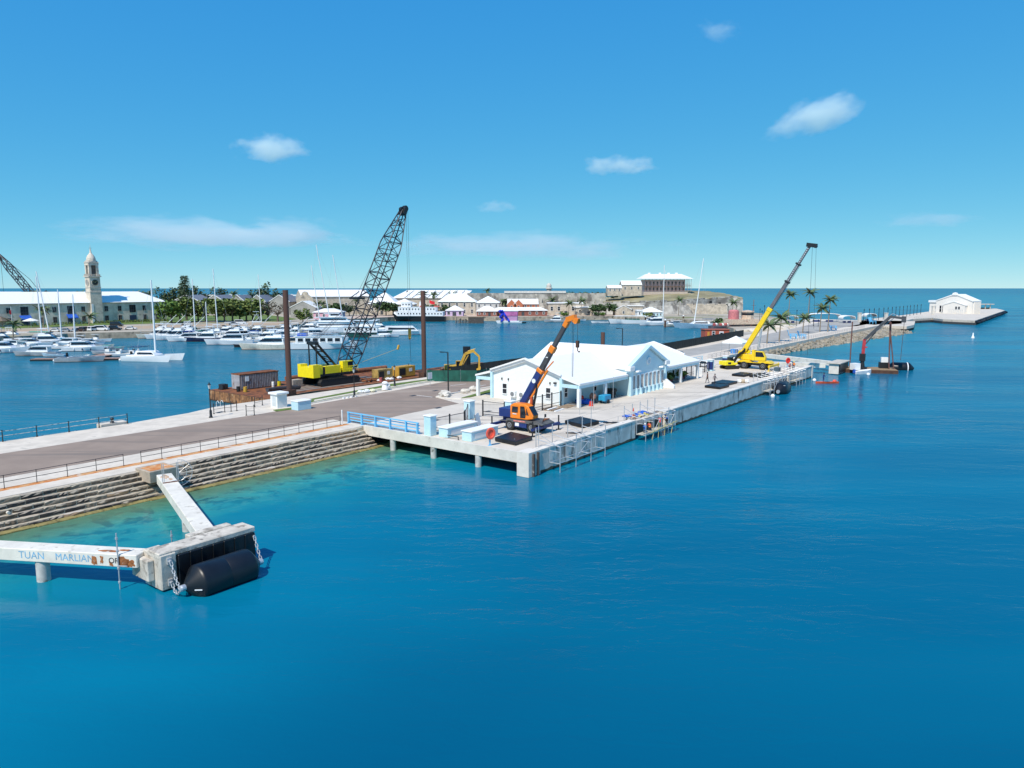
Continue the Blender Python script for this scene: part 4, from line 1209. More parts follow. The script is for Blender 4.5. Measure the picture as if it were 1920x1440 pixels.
def excavator(label, loc, rz, body, arm, sc=1.0, pose=0):
    r = thing('excavator', label, 'excavator', loc, rz)
    for y in (-1.1, 1.1): MB().xz([(-1.9, .2), (-1.6, 0), (1.6, 0), (1.9, .2), (2, .45), (1.7, .8), (-1.7, .8), (-2, .45)], y - .3, y + .3).build('track', TYRE, r)
    MB().box(-1.2, 1.2, -.8, .8, .3, .95).build('undercarriage', BLACK, r)
    MB().box(-2.3, .3, -1.3, 1.3, 1.0, 2.0).box(.3, 1.4, -1.3, .2, 1.0, 1.5).build('house', body, r, bevel=.08)
    MB().box(-1.5, -.6, -1.32, -1.3, 1.25, 1.75).build('grille', BLACK, r)
    c_ = MB().xz([(.2, 1.0), (1.5, 1.0), (1.6, 1.9), (1.2, 2.75), (.2, 2.75)], .35, 1.3).build('cab', arm if pose else body, r)
    MB().xz([(.3, 1.6), (1.56, 1.7), (1.52, 1.95), (1.15, 2.65), (.3, 2.65)], .33, 1.32).build('cab_window', GLASS, c_)
    if pose == 0: P_ = [(1.1, 1.7), (2.2, 4.3), (4.2, 5.0), (5.2, 3.7), (5.2, 1.5)]
    else: P_ = [(1.1, 1.7), (2.3, 3.2), (4.6, 4.6), (5.2, 4.9), (5.4, 4.4)]
    b = MB()
    for (x0, z0), (x1, z1) in zip(P_[:3], P_[1:3]): b.beam((x0, -.1, z0), (x1, -.1, z1), .42, .55)
    b.tube((1.5, -.1, 1.6), (2.9, -.1, 4.0), .11)
    b.build('boom', arm, r)
    b = MB()
    b.beam((P_[2][0] - .5, -.1, P_[2][1] + .1), (P_[3][0], -.1, P_[3][1]), .36, .45)
    b.beam((P_[3][0], -.1, P_[3][1]), (P_[4][0], -.1, P_[4][1]), .32, .38)
    b.tube((P_[1][0] + .6, -.1, P_[1][1] + .6), (P_[2][0] + .2, -.1, P_[2][1] + .35), .1)
    b.build('stick', arm, r)
    x, z = P_[4]
    MB().xz([(x - .2, z + .2), (x + .3, z), (x + .25, z - .7), (x - .6, z - .75), (x - .7, z - .4), (x - .25, z - .3)], -.6, .4).build('bucket', body if pose else arm, r)
    r.scale = (sc,) * 3
    return r
excavator('weathered yellow excavator with folded arm behind the green screen fence', W(49.5, 53.9, 1.66), ANG - .8, CATY, CATY, .92)
excavator('bright yellow excavator with black boom reaching behind the terminal', W(86.5, 12.2, Z0), ANG - .55, YELL, BLACK, .82, 1)

# green and black screen fences
def screen_fence(label, pts, h, m, step=3.0, name='screen_fence', z=Z0):
    P0 = W(*pts[0], z)
    r = thing(name, label, 'fence', P0, 0)
    for a, c in zip(pts, pts[1:]):
        p, q = W(*a, z) - P0, W(*c, z) - P0
        d = q - p
        n = max(1, round(d.length / step))
        ang = math.atan2(d.y, d.x)
        for i in range(n):
            u = p + d * (i / n)
            bm_ = MB()
            cols = 6
            w_ = d.length / n - .05
            front = [[Vector((.05 + w_ * k_ / cols, .03 * math.sin(k_ * 2.1 + i) + .02, zz)) for k_ in range(cols + 1)] for zz in (.06, h * .5, h)]
            bk = [[p_ + Vector((0, -.02, 0)) for p_ in row] for row in front]
            for row in range(2):
                for k_ in range(cols):
                    bm_.add([front[row][k_], front[row][k_ + 1], front[row + 1][k_ + 1], front[row + 1][k_]], [(0, 1, 2, 3)])
                    bm_.add([bk[row][k_], bk[row][k_ + 1], bk[row + 1][k_ + 1], bk[row + 1][k_]], [(3, 2, 1, 0)])
            bm_.build('screen_panel', m, r, u, ang)
        for i in range(n + 1):
            u = p + d * (i / n)
            MB().tube((0, .06, 0), (0, .06, h + .12), .04).build('post', GALV if m is SCREEN else BLACK, r, u)
    return r
screen_fence('green fabric screen fence around the barge corner by the car park', [(34.6, 47.2), (36.2, 44.6), (39.6, 39.9), (61, 42.6)], 2.0, SCREEN)
screen_fence('long black mesh fence along the harbour side behind the terminal', [(96, 39.2), (120, 40.4), (150, 42.5), (186, 44.8)], 2.2, MESHB, 4)
screen_fence('black mesh screen behind the excavator on the quay edge', [(44.5, 50.5), (68, 50.5)], 1.5, MESHB, 4)

# lamps, kiosks, posts
def lamp_old(label, loc, h=4.3):
    r = thing('street_lamp', label, 'street lamp', loc, ANG, 'black lamp posts')
    MB().lathe((0, 0, 0), [(.24, 0), (.24, .1), (.16, .2), (.15, .9), (.10, 1.0), (.07, 1.1), (.055, h - .7), (.09, h - .65), (.05, h - .6)], 10).build('post', BLACK, r, smooth=True)
    MB().lathe((0, 0, h), [(.10, -.6), (.19, -.15), (.2, -.1)], 8).build('lantern', mat('lantern_glass', (.5, .55, .55), .2), r)
    MB().lathe((0, 0, h), [(.24, -.1), (.08, .1), (.03, .25)], 8).build('lantern_cap', BLACK, r)
    return r
lamp_old('black lantern lamp post at the kerb left of the crane barge', W(-7.9, 44.0))
lamp_old('black lantern lamp post on the grass verge in front of the crawler crane', W(14.8, 43.2))
lamp_old('shorter black lamp post by the white wrapped bollard on the verge', W(26.5, 46.8), 3.4)
def lamp_arm(label, s, t, h=6.4, rz=PI):
    r = thing('street_lamp', label, 'street lamp', W(s, t), ANG + rz)
    MB().box(-.07, .07, -.07, .07, 0, h).build('post', BLACK, r)
    MB().box(0, 1.5, -.05, .05, h - .08, h + .02).box(.9, 1.6, -.12, .12, h - .12, h + .03).build('lamp_arm', BLACK, r)
lamp_arm('slim black square lamp post on the kerbed island before the terminal', 24.8, 33.2, 6.6, PI / 2)
lamp_arm('slim black lamp post rising behind the terminal roof', 83, 35, 7.6, PI / 2)
pk = thing('parking_sign', 'thin sign post with white plate beside the white rocks', 'sign', W(30.5, 42.5), ANG)
MB().tube((0, 0, 0), (0, 0, 2.3), .035).build('post', GALV, pk)
MB().box(-.5, .5, -.02, .02, 1.2, 2.3).build('plate', CLOTHW, pk)
ki = thing('utility_kiosk', 'pale blue kiosk with overhanging white roof at the harbour edge', 'kiosk', W(2.2, 44.1), ANG)
ki.scale = (.74, .74, .92)
MB().box(-1.05, 1.05, -1.05, 1.05, 0, 2.0).build('body', WWALL, ki)
MB().box(-1.35, 1.35, -1.35, 1.35, 2.0, 2.32).build('roof', ROOFW, ki, bevel=.06)
MB().box(-1.08, -1.052, -.65, .55, .25, 1.8).build('louvre_door', mat('louvre_grey', (.55, .6, .62), .7), ki)
ki2 = thing('utility_box', 'low pale blue utility box right of the kiosk', 'utility box', W(3.0, 40.2), ANG)
ki2.scale = (.72, .74, .85)
MB().box(-1.5, 1.5, -1.0, 1.0, 0, 1.35).build('body', LBLUE, ki2, bevel=.04)
MB().box(-1.58, 1.58, -1.08, 1.08, 1.352, 1.5).build('lid', ROOFW, ki2, bevel=.04)
cps = thing('chain_fence', 'short black posts with rails along the landing by the lamp post', 'fence', W(-6.2, 46.2), ANG)
pts = [(0, 0), (1.6, .1), (2.4, -.1), (3.2, -.15), (1.9, -4.4), (2.6, -5.1), (6.4, .6), (8.0, 1.2)]
for p in pts: MB().lathe((0, 0, 0), [(.12, 0), (.12, .06), (.05, .1), (.05, 1.25), (.09, 1.3), (.03, 1.4)], 8).build('post', BLACK, cps, (*p, 0))
for a, c in ((0, 1), (1, 2), (2, 3), (4, 5), (6, 7)):
    for z in (.6, 1.15): MB().tube((*pts[a], z), (*pts[c], z), .025, 5).build('rail', IRON, cps)
lad = thing('quay_ladder', 'white topped ladder on the quay edge beside the black posts', 'ladder', W(-2.6, 51.2, 1.2), ANG)
for x in (-.3, .3): MB().pipe([(x, 0, -1), (x, 0, 1.6), (x, -.4, 1.9), (x, -.7, 1.6)], .03).build('rail', WHITE, lad)
for k_ in range(6): MB().tube((-.3, 0, -.8 + k_ * .35), (.3, 0, -.8 + k_ * .35), .02).build('rung', WHITE, lad)
wb = thing('wrapped_bollard', 'mooring bollard wrapped in white plastic on the grass verge', 'bollard', W(22.6, 44.9, Z0 + .1))
MB().lathe((0, 0, 0), [(.55, 0), (.5, .5), (.35, .8), (.55, 1.05), (.3, 1.3), (.05, 1.35)], 9).build('bollard_body', CLOTHW, wb, smooth=True)
MB().blob((.5, .2, .5), (.35, .3, .4), 8, 5).build('wrapping', CLOTHW, wb)
sk = thing('sacks', 'white and yellow sacks lying on the grass verge beside the bollard', 'sacks', W(18.6, 45.0, Z0 + .1), ANG)
for k_, (x, y, l) in enumerate(((0, 0, 1.2), (1.3, -.1, 1.0), (-.9, .2, .8), (.6, .4, .7))): MB().blob((x, y, .18), (l * .7, .45, .25), 9, 4, .12).build('sack', mat('cream_sack', (.72, .70, .50), .8) if k_ == 1 else CLOTHW, sk)
for k_ in range(4):
    o = thing('foundation_stub', 'small white block on the kerb by the lamp post, %s from the left' % ORD[k_], 'block', W(12.6 + k_ * .75, 43.0), ANG, 'white kerb blocks')
    MB().box(-.15, .15, -.15, .15, 0, .2).build('block', CLOTHW, o)
for k_, (s, t, r_) in enumerate(((22.9, 32.3, .75), (24.0, 32.6, .5), (22.6, 31.6, .4), (27.6, 32.4, .5), (28.6, 32.6, .4), (30.3, 32.8, .6))):
    o = thing('garden_rock', 'pale garden rock on the planted kerb island, %s from the left' % ORD[(1, 2, 0, 3, 4, 5)[k_]], 'rock', W(s, t, Z0 + .1), 0, 'rocks on the kerb island')
    MB().blob((0, 0, r_ * .5), (r_ * 1.1, r_ * .8, r_ * .75), 9, 6, .18, seed=k_).build('rock_body', mat('white_rock', (.62, .58, .52), .9, var=.2, bump=.4), o)

# other steel piles beyond the terminal
for lb, s, t, top, m in (('short black square pile stub behind the terminal ridge', 55.5, 56.0, 6.6, BLACK), ('rusty brown pile stub beyond the terminal roof', 97, 48.0, 7.8, PILE)):
    o = thing('steel_pile', lb, 'steel pile', W(s, t, 0), ANG)
    (MB().box(-.55, .55, -.55, .55, -1, top) if m is BLACK else MB().lathe((0, 0, 0), [(.5, -1), (.5, top)], 12)).build('shaft', m, o)

# ---------------------------------------------------------------- mobile cranes
def wheel(parent, x, y, r_, wd, side):
    w_ = MB().lathe((0, 0, 0), [(r_ * .55, -wd / 2), (r_ * .9, -wd / 2), (r_, -wd / 2 + .06), (r_, wd / 2 - .06), (r_ * .9, wd / 2), (r_ * .55, wd / 2)], 18, axis='Y').build('wheel', TYRE, parent, (x, y, r_), smooth=True)
    MB().lathe((0, 0, 0), [(r_ * .56, 0), (r_ * .5, .06 * side), (r_ * .2, .03 * side), (r_ * .18, .1 * side), (.02, .1 * side)] if side > 0 else [(r_ * .56, 0), (r_ * .5, -.06), (r_ * .2, -.03), (r_ * .18, -.1), (.02, -.1)], 14, axis='Y').build('rim', STEELG, w_, (0, side * wd * .42, 0))

def hook_line(root, p, drop, n=2, blk=True, m=IRON):
    b = MB()
    for i in range(n):
        y = (i - (n - 1) / 2) * .35
        b.tube((p[0], p[1] + y, p[2]), (p[0], p[1] + y * .4, p[2] - drop), .025, 4)
    b.build('hoist_rope', IRON, root)
    if blk: MB().box(-.16, .16, -.14, .14, -.45, .3).pipe([(0, 0, -.45), (.0, 0, -.75), (.2, 0, -.95), (.3, 0, -.8)], .06).build('hook_block', m, root, (p[0], p[1], p[2] - drop))

oc_ = thing('truck_crane', 'orange cabbed mobile crane with dark blue and grey boom on the wharf deck', 'crane', W(9.8, 7.4, Z0), ANG - PI / 2)
for x in (-1.55, 1.55):
    for sg in (-1, 1): wheel(oc_, x, sg * .95, .62, .5, sg)
MB().box(-2.9, 2.9, -.68, .68, .62, 1.12).box(-.85, .85, -1.15, 1.15, .5, 1.12).build('chassis', BLUEP, oc_)
MB().xz([(-3.2, 1.0), (-2.1, 1.0), (-2.0, 1.32), (-.9, 1.38), (2.4, 1.38), (3.1, 1.15), (3.1, 1.05), (-3.2, .98)], -1.2, 1.2).build('fender_deck', mat('dark_grey_deck', (.10, .10, .10), .7, var=.3), oc_)
MB().box(-.75, -.2, -1.175, -1.152, .62, 1.05).build('white_emblem', WHITE, oc_)
MB().box(-.95, .75, -1.235, -1.205, 1.14, 1.28).build('hazard_strip', mat('red_white_strip', (.7, .25, .22), .6, var=.5, scale=6), oc_)
MB().box(-3.3, -1.5, -1.0, 1.1, 1.42, 2.45).build('engine_cover', BLUEP, oc_, bevel=.08)
MB().box(-3.1, -1.6, -.4, .9, .9, 1.42).build('counterweight', BLUEP, oc_)
cab = MB()
cab.loft([[Vector((-1.45, y, 1.45)), Vector((.9, y, 1.45)), Vector((1.75, y, 1.62)), Vector((1.80, y, 1.95)), Vector((1.1, y * .97, 3.0)), Vector((.6, y * .92, 3.22)), Vector((-1.0, y * .92, 3.22)), Vector((-1.45, y, 2.95))] for y in (-1.2, -.1)])
cab = cab.build('cab', ORAN, oc_, bevel=.06)
MB().loft([[Vector((.02, y, 1.62)), Vector((.72, y, 1.66)), Vector((.80, y, 2.1)), Vector((.55, y, 2.95)), Vector((.02, y, 2.95))] for y in (-1.235, -1.15)]).build('door_opening', GLASS, cab)
MB().loft([[Vector((-1.2, y, 2.2)), Vector((-.35, y, 2.2)), Vector((-.35, y, 2.85)), Vector((-1.1, y, 2.85))] for y in (-1.23, -1.15)]).build('side_window', GLASS, cab)
MB().loft([[Vector((.86, y, 2.02)), Vector((1.2, y, 2.0)), Vector((.86, y, 2.75))] for y in (-1.22, -1.15)]).build('quarter_window', GLASS, cab)
MB().add([(1.80, -1.08, 2.02), (1.80, -.2, 2.02), (1.14, -.2, 2.98), (1.14, -1.08, 2.98), (1.84, -1.08, 2.05), (1.84, -.2, 2.05), (1.18, -.2, 3.0), (1.18, -1.08, 3.0)], [(0, 1, 2, 3), (4, 5, 6, 7), (0, 1, 5, 4), (1, 2, 6, 5), (2, 3, 7, 6), (3, 0, 4, 7)]).build('windscreen', GLASS, cab)
MB().box(-1.05, -.5, -1.24, -1.225, 1.95, 2.05).build('white_plate', WHITE, cab)
MB().box(-1.5, .3, .1, 1.15, 1.42, 2.6).build('turret', mat('cream_paint', (.6, .5, .36), .6, var=.1), oc_, bevel=.06)
ft, el = Vector((-.9, .35, 2.75)), R(58)
D = Vector((math.cos(el), 0, math.sin(el)))
def sec(a, c, w_, h_, m, name, parent=oc_):
    return MB().beam(ft + D * a, ft + D * c, w_, h_).build(name, m, parent, bevel=.04)
bs = sec(-.3, 5.0, .62, .74, BLUEP, 'boom_section')
sec(4.9, 8.2, .49, .58, mat('boom_grey', (.055, .055, .06), .5, var=.2), 'boom_section')
sec(8.1, 11.4, .41, .49, MATS['boom_grey'], 'boom_section')
sec(4.8, 5.25, .74, .84, ORAN, 'boom_collar')
sec(7.6, 8.4, .60, .70, ORAN, 'boom_collar')
sec(11.0, 11.9, .48, .56, ORAN, 'boom_collar')
MB().cbox(ft + D * 12.0 + Vector((.35, 0, .1)), (1.1, .6, .55), 0, -.3).cbox(ft + D * 12.0 + Vector((.95, 0, -.1)), (.7, .5, .5), 0, .2).lathe(ft + D * 12.0 + Vector((1.0, 0, -.2)), [(.28, -.32), (.28, .32)], 12, axis='Y').build('boom_head', ORAN, oc_)
MB().beam(ft + D * 1.6 + Vector((.5, 0, -.3)), ft + D * 5.6 + Vector((.62, 0, -.4)), .22, .2).beam(ft + D * 5.2 + Vector((.5, .2, 0)), ft + D * 6.6 + Vector((.75, .2, -.2)), .12, .12).build('jib_stow', ORAN, oc_)
MB().tube(Vector((.5, .35, 1.7)), ft + D * 3.4 + Vector((.42, 0, -.3)), .15, 10).build('luffing_cylinder', BLACK, oc_)
MB().tube(Vector((.5, .35, 1.7)), ft + D * 1.6 + Vector((.5, 0, -.2)), .18, 10).build('cylinder_sleeve', mat('red_cylinder', (.55, .10, .03), .5), oc_)
MB().lathe((0, 0, 0), [(.26, -.02), (.26, .02)], 16, axis='Y').build('round_badge', WHITE, oc_, ft + D * 3.6 + Vector((0, -.33, 0)))
MB().box(-.14, .14, -.01, .01, -.05, .05).build('white_tag', WHITE, oc_, ft + D * 6.9 + Vector((0, -.262, 0)))
hp = ft + D * 12.0 + Vector((1.15, 0, -.3))
hook_line(oc_, hp, 2.3, 1, True, RUSTD)
hook_line(oc_, ft + D * 12.0 + Vector((.55, 0, -.3)), 6.0, 2, False)
for x in (-3.0, 2.75):
    b = MB()
    b.box(x - .14, x + .14, -2.7, 2.7, .62, .9)
    orr = b.build('outrigger_beam', BLUEP, oc_)
    for y in (-2.6, 2.6): MB().tube((x, y, .0), (x, y, 1.7), .09).tube((x, y, 0), (x, y, .06), .3, 10).build('jack', IRON, orr)
MB().tube((2.8, -.9, 1.2), (3.3, -1.0, 2.1), .025).cbox((3.35, -1.0, 2.2), (.1, .25, .35)).build('mirror', BLACK, oc_)
for k_ in range(5): MB().tube((1.9 + .2 * k_, .9 - k_ * .35, 1.42), (2.6, .9 - k_ * .3, 1.5), .06).build('deck_hose', RUSTY, oc_)

yc = thing('rough_terrain_crane', 'bright yellow mobile crane with long grey boom at the far end of the wharf', 'crane', W(89.5, 8.0, Z0), ANG - PI / 2)
for x in (-1.9, 1.9):
    for sg in (-1, 1): wheel(yc, x, sg * 1.0, .75, .6, sg)
MB().box(-3.4, 3.4, -.8, .8, .8, 1.35).build('chassis', BLACK, yc)
MB().xz([(-3.6, 1.3), (-2.7, 1.75), (-.9, 1.75), (-.8, 1.4), (.8, 1.4), (1.0, 1.75), (2.9, 1.75), (3.6, 1.3)], -1.25, 1.25).build('deck', YELL2, yc, bevel=.05)
MB().box(-2.6, 1.0, -.5, 1.2, 1.8, 2.9).xz([(-3.5, 1.9), (-2.6, 1.9), (-2.6, 3.6), (-3.3, 3.6), (-3.5, 3.2)], -.6, .9).build('turret', YELL2, yc, bevel=.06)
cy = MB().loft([[Vector((.2, y, 1.8)), Vector((2.3, y, 1.8)), Vector((2.4, y, 2.5)), Vector((1.8, y, 3.7)), Vector((.2, y, 3.7))] for y in (-1.3, -.4)]).build('cab', YELL2, yc, bevel=.05)
MB().loft([[Vector((.4, y, 2.6)), Vector((2.2, y, 2.6)), Vector((1.75, y, 3.55)), Vector((.4, y, 3.55))] for y in (-1.33, -1.25)]).build('cab_window', GLASS, cy)
MB().box(-.4, .15, -1.2, -.3, 1.8, 3.9).build('engine_stack', YELL2, yc)
ft, el = Vector((-2.7, .3, 3.2)), R(60.3)
D = Vector((math.cos(el), 0, math.sin(el)))
bs = sec(-.4, 10.4, .72, .92, YELL2, 'boom_section', yc)
GB = mat('boom_slate', (.12, .12, .135), .55, var=.15)
sec(10.3, 16.4, .54, .68, GB, 'boom_section', yc)
sec(16.3, 20.2, .46, .58, GB, 'boom_section', yc)
sec(20.1, 24.2, .40, .48, GB, 'boom_section', yc)
sec(9.8, 10.5, .86, 1.04, YELL2, 'boom_collar', yc)
for a in (16.3, 20.2): sec(a, a + .3, .8, 1.05, BLACK, 'boom_collar', yc)
b = MB()
for k_ in range(18):
    a = 16.9 + k_ * .40
    b.cbox(ft + D * a + Vector((0, -.235 if a < 20.2 else -.205, 0)), (.16, .1, .16), 0, -el)
b.build('boom_hole', mat('pale_holes', (.5, .6, .66), .7), yc)
MB().cbox(ft + D * 24.3 + Vector((.35, 0, .1)), (1.9, .7, .75), 0, .15).lathe(ft + D * 24.3 + Vector((1.0, 0, -.1)), [(.35, -.4), (.35, .4)], 12, axis='Y').build('boom_head', BLACK, yc)
b = MB()
b.tube(ft + D * 24.3 + Vector((1.2, -.2, 0)), Vector((11.0, -.2, 8.5)), .03, 4).tube(ft + D * 24.3 + Vector((.4, .2, 0)), Vector((10.0, .2, 3.5)), .03, 4)
b.tube(ft + D * 11 + Vector((.7, -.3, 0)), ft + D * 20 + Vector((.6, -.3, 0)), .03, 4)
b.build('hoist_rope', IRON, yc)
MB().tube(Vector((.2, .3, 2.6)), ft + D * 6 + Vector((.5, 0, -.3)), .22, 10).build('luffing_cylinder', GALV, yc)
o = lettering('RT230', .85, BLACK, yc, ft + D * 7.8 + Vector((0, -.368, 0)), (0, -1, 0), extr=.006)
M_ = o.matrix_local.copy(); o.matrix_local = Matrix.Translation(M_.translation) @ Matrix.Rotation(-el, 4, 'Y') @ M_.to_3x3().to_4x4()
for x in (-3.7, 3.7):
    orr = MB().box(x - .2, x + .2, -3.0, 3.0, .7, 1.1).build('outrigger_beam', YELL2, yc)
    for y in (-2.9, 2.9): MB().tube((x, y, 0), (x, y, 1.3), .1).tube((x, y, 0), (x, y, .08), .35, 10).build('jack', YELL2, orr)

# distant crane boom at the left edge behind the clock tower range
dc = thing('lattice_crane', 'dark lattice crane boom rising at the far left behind the stone range', 'crane', at(76, 589), 0)
hh = 22
lattice((0, 3, 4), (-25, 3, 37), 3.6, 1.4, .30, 16, .1, up=(0, 1, 0)).build('boom', MATS['boom_black'], dc)
MB().box(-4, 6, 0, 6, 0, 6).build('machine_house', BLACK, dc)
MB().tube((5, 3, 6), (-7, 3, 22), .16, 4).tube((-7, 3, 22), (-25, 3, 37.5), .14, 4).tube((-24, 3, 35), (-24, 3, 4), .10, 4).build('pendant_rope', IRON, dc)

# ---------------------------------------------------------------- far dolphin, its walkways, knuckle boom barge
fd = thing('mooring_dolphin', 'far concrete mooring dolphin beside the knuckle boom barge', 'mooring dolphin', W(112.5, -3.0, 0), ANG)
MB().box(-4.2, 4, -.6, 1.4, .1, 2.3).build('block', CONCW, fd, bevel=.05)
MB().box(-4.0, 3.6, -.8, -.602, .3, 2.4).build('fender_panel', BLACK, fd)
MB().box(-4.6, 4.2, -1, 1.8, 2.302, 2.55).build('cap', CONC, fd, bevel=.05)
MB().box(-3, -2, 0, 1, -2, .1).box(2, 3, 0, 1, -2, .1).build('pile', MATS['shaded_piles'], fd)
for lb, a, c in (('far white walkway beam, the upper of the two behind the yellow crane', (127, 22.3), (114.6, -.6)), ('far white walkway beam, the lower of the two behind the yellow crane', (101, 21.5), (109.2, -.6))):
    p, q = W(*a), W(*c)
    d = q - p
    r = thing('walkway_beam', lb, 'walkway', (p.x, p.y, 0), math.atan2(d.y, d.x))
    MB().box(0, d.length, -.6, .6, 1.3, 2.25).build('beam', MATS['beam_concrete'], r)
kb = thing('crane_pontoon', 'small rusty pontoon with planks moored at the far dolphin', 'pontoon', at(1628, 697, 0), ANG - PI / 2 + .35)
MB().box(-5.4, 5.4, -3.2, 3.2, -.4, .75).build('hull', RUSTD, kb)
for k_ in range(9): MB().box(-5.3, 5.3, 0, .6, .75, .82).build('plank', mat('deck_plank', (.28, .19, .11), .9, var=.3, scale=2, stretch=(.3, 2, 1)), kb, (0, -3.1 + k_ * .7, 0))
kc = thing('knuckle_crane', 'black and red knuckle boom crane standing on the small pontoon', 'crane', at(1616, 692, .8), ANG - PI / 2 + .35)
MB().box(-.9, .9, -.8, .8, 0, .5).lathe((0, 0, 0), [(.55, .5), (.4, 1.6), (.45, 2.4), (.35, 3.2)], 10).box(-.6, .5, -.5, .5, 1.8, 3.4).build('pedestal', BLACK, kc)
MB().beam((0, 0, 3.0), (.15, 0, 6.6), .5, .6).beam((-.3, 0, 4.6), (.8, 0, 4.9), .3, .25).build('lower_boom', mat('red_boom', (.45, .04, .05), .5, var=.3, scale=1), kc)
MB().beam((.1, 0, 6.4), (5.0, 0, 11.6), .5, .55).tube((.3, 0, 5.4), (2.3, 0, 8.3), .14).beam((4.8, 0, 11.6), (7.6, 0, 11.2), .45, .5).cbox((7.6, 0, 11.0), (.8, .6, 1.3)).build('upper_boom', mat('boom_dark_grey', (.07, .07, .075), .5), kc)
MB().tube((1.6, .2, 7.6), (6.4, .2, 11.9), .07).pipe([(4.4, .2, 11.4), (5.4, .2, 12.2), (6.8, .2, 11.6)], .07).build('hose', GALV, kc)
MB().tube((7.7, 0, 10.4), (7.5, 0, 2.2), .05, 5).build('hoist_rope', RUSTD, kc)
for lb, px_, py_, h_ in (('thin brown spud post at the left end of the small pontoon', 1593, 690, 10.4),):
    o = thing('spud_post', lb, 'post', at(px_, py_, .6))
    MB().tube((0, 0, -1), (0, 0, h_), .14, 8).build('tube', mat('brown_spud', (.16, .07, .055), .7), o)
af = thing('a_frame_mast', 'tall narrow brown frame of two spuds at the right end of the small pontoon', 'mast', at(1667, 694, .6))
MB().tube((0, 0, -1), (-.2, .6, 10.8), .13, 8).tube((1.2, 0, -1), (-.1, .7, 9.4), .12, 8).tube((.4, 1.0, -1), (.3, 1.0, 10.4), .1, 8).build('tube', MATS['brown_spud'], af)
gw = thing('winch', 'white wheelhouse box with dark winch at the right end of the small pontoon', 'winch', at(1657, 690, .82), ANG - 1.2)
MB().box(-1, 1, -.8, .8, 0, 1.3).build('frame', BLACK, gw)
MB().box(-.7, .7, -.5, .5, 1.3, 2.4).build('control_box', WHITE, gw)
wbx = thing('deck_box', 'white box on the left end of the small pontoon', 'box', at(1603, 693, .82), .4)
MB().box(-.8, .8, -.7, .7, 0, 1.4).build('body', CLOTHW, wbx)
ff = thing('floating_fender', 'black rubber fender with white marked end beside the small pontoon', 'fender', at(1688, 690, .4), -.25)
MB().lathe((0, 0, 0), [(.2, -2.8), (1.1, -2.0), (1.3, -1.7), (1.3, 1.7), (1.1, 2.0), (.2, 2.8)], 22, axis='X').build('fender_body', RUBBER, ff, smooth=True)
MB().lathe((0, 0, 0), [(1.33, 1.2), (1.33, 1.4)], 22, axis='X').build('white_band', WHITE, ff)
dg_ = thing('dinghy', 'small white dinghy with blue outboard beside the small pontoon', 'dinghy', at(1617, 701, 0), .15)
MB().loft([[Vector((x, -w_, .65 + .1 * i)), Vector((x, -w_ * .7, 0)), Vector((x, 0, -.1)), Vector((x, w_ * .7, 0)), Vector((x, w_, .65 + .1 * i)), Vector((x, 0, .45 + .1 * i))] for i, (x, w_) in enumerate(((-1.8, .8), (-.6, .9), (.8, .8), (1.6, .45), (2.0, .1)))]).build('hull', HULLW, dg_)
MB().box(-2.2, -1.8, -.2, .2, .2, 1.0).build('outboard', TARP, dg_)
for lb, px_, py_ in (('white ball float left of the dinghy stern', 1628, 702), ('white ball float at the right corner of the small pontoon', 1663, 697)):
    o = thing('ball_float', lb, 'float', at(px_, py_, .2)); MB().blob((0, 0, 0), .38, 10, 6, 0).build('float', WHITE, o, smooth=True)
o = thing('mooring_buoy', 'small white buoy alone on open water at the right', 'buoy', at(1824, 634, 0))
MB().lathe((0, 0, 0), [(.2, -.4), (.55, 0), (.5, .5), (.25, .8), (.18, 1.8), (.05, 2.0)], 12).build('float', WHITE, o, smooth=True)
# ================================================================ FAR SHORE BUILDINGS
def hsize(px_, yb, yt, z=Z0):
    """height of something whose foot is at pixel yb and top at yt"""
    p = at(px_, yb, z)
    b = -(yt - 720) / F_PX
    return CAM_H + (-math.sin(PITCH) + b * math.cos(PITCH)) / (math.cos(PITCH) + b * math.sin(PITCH)) * p.y - z

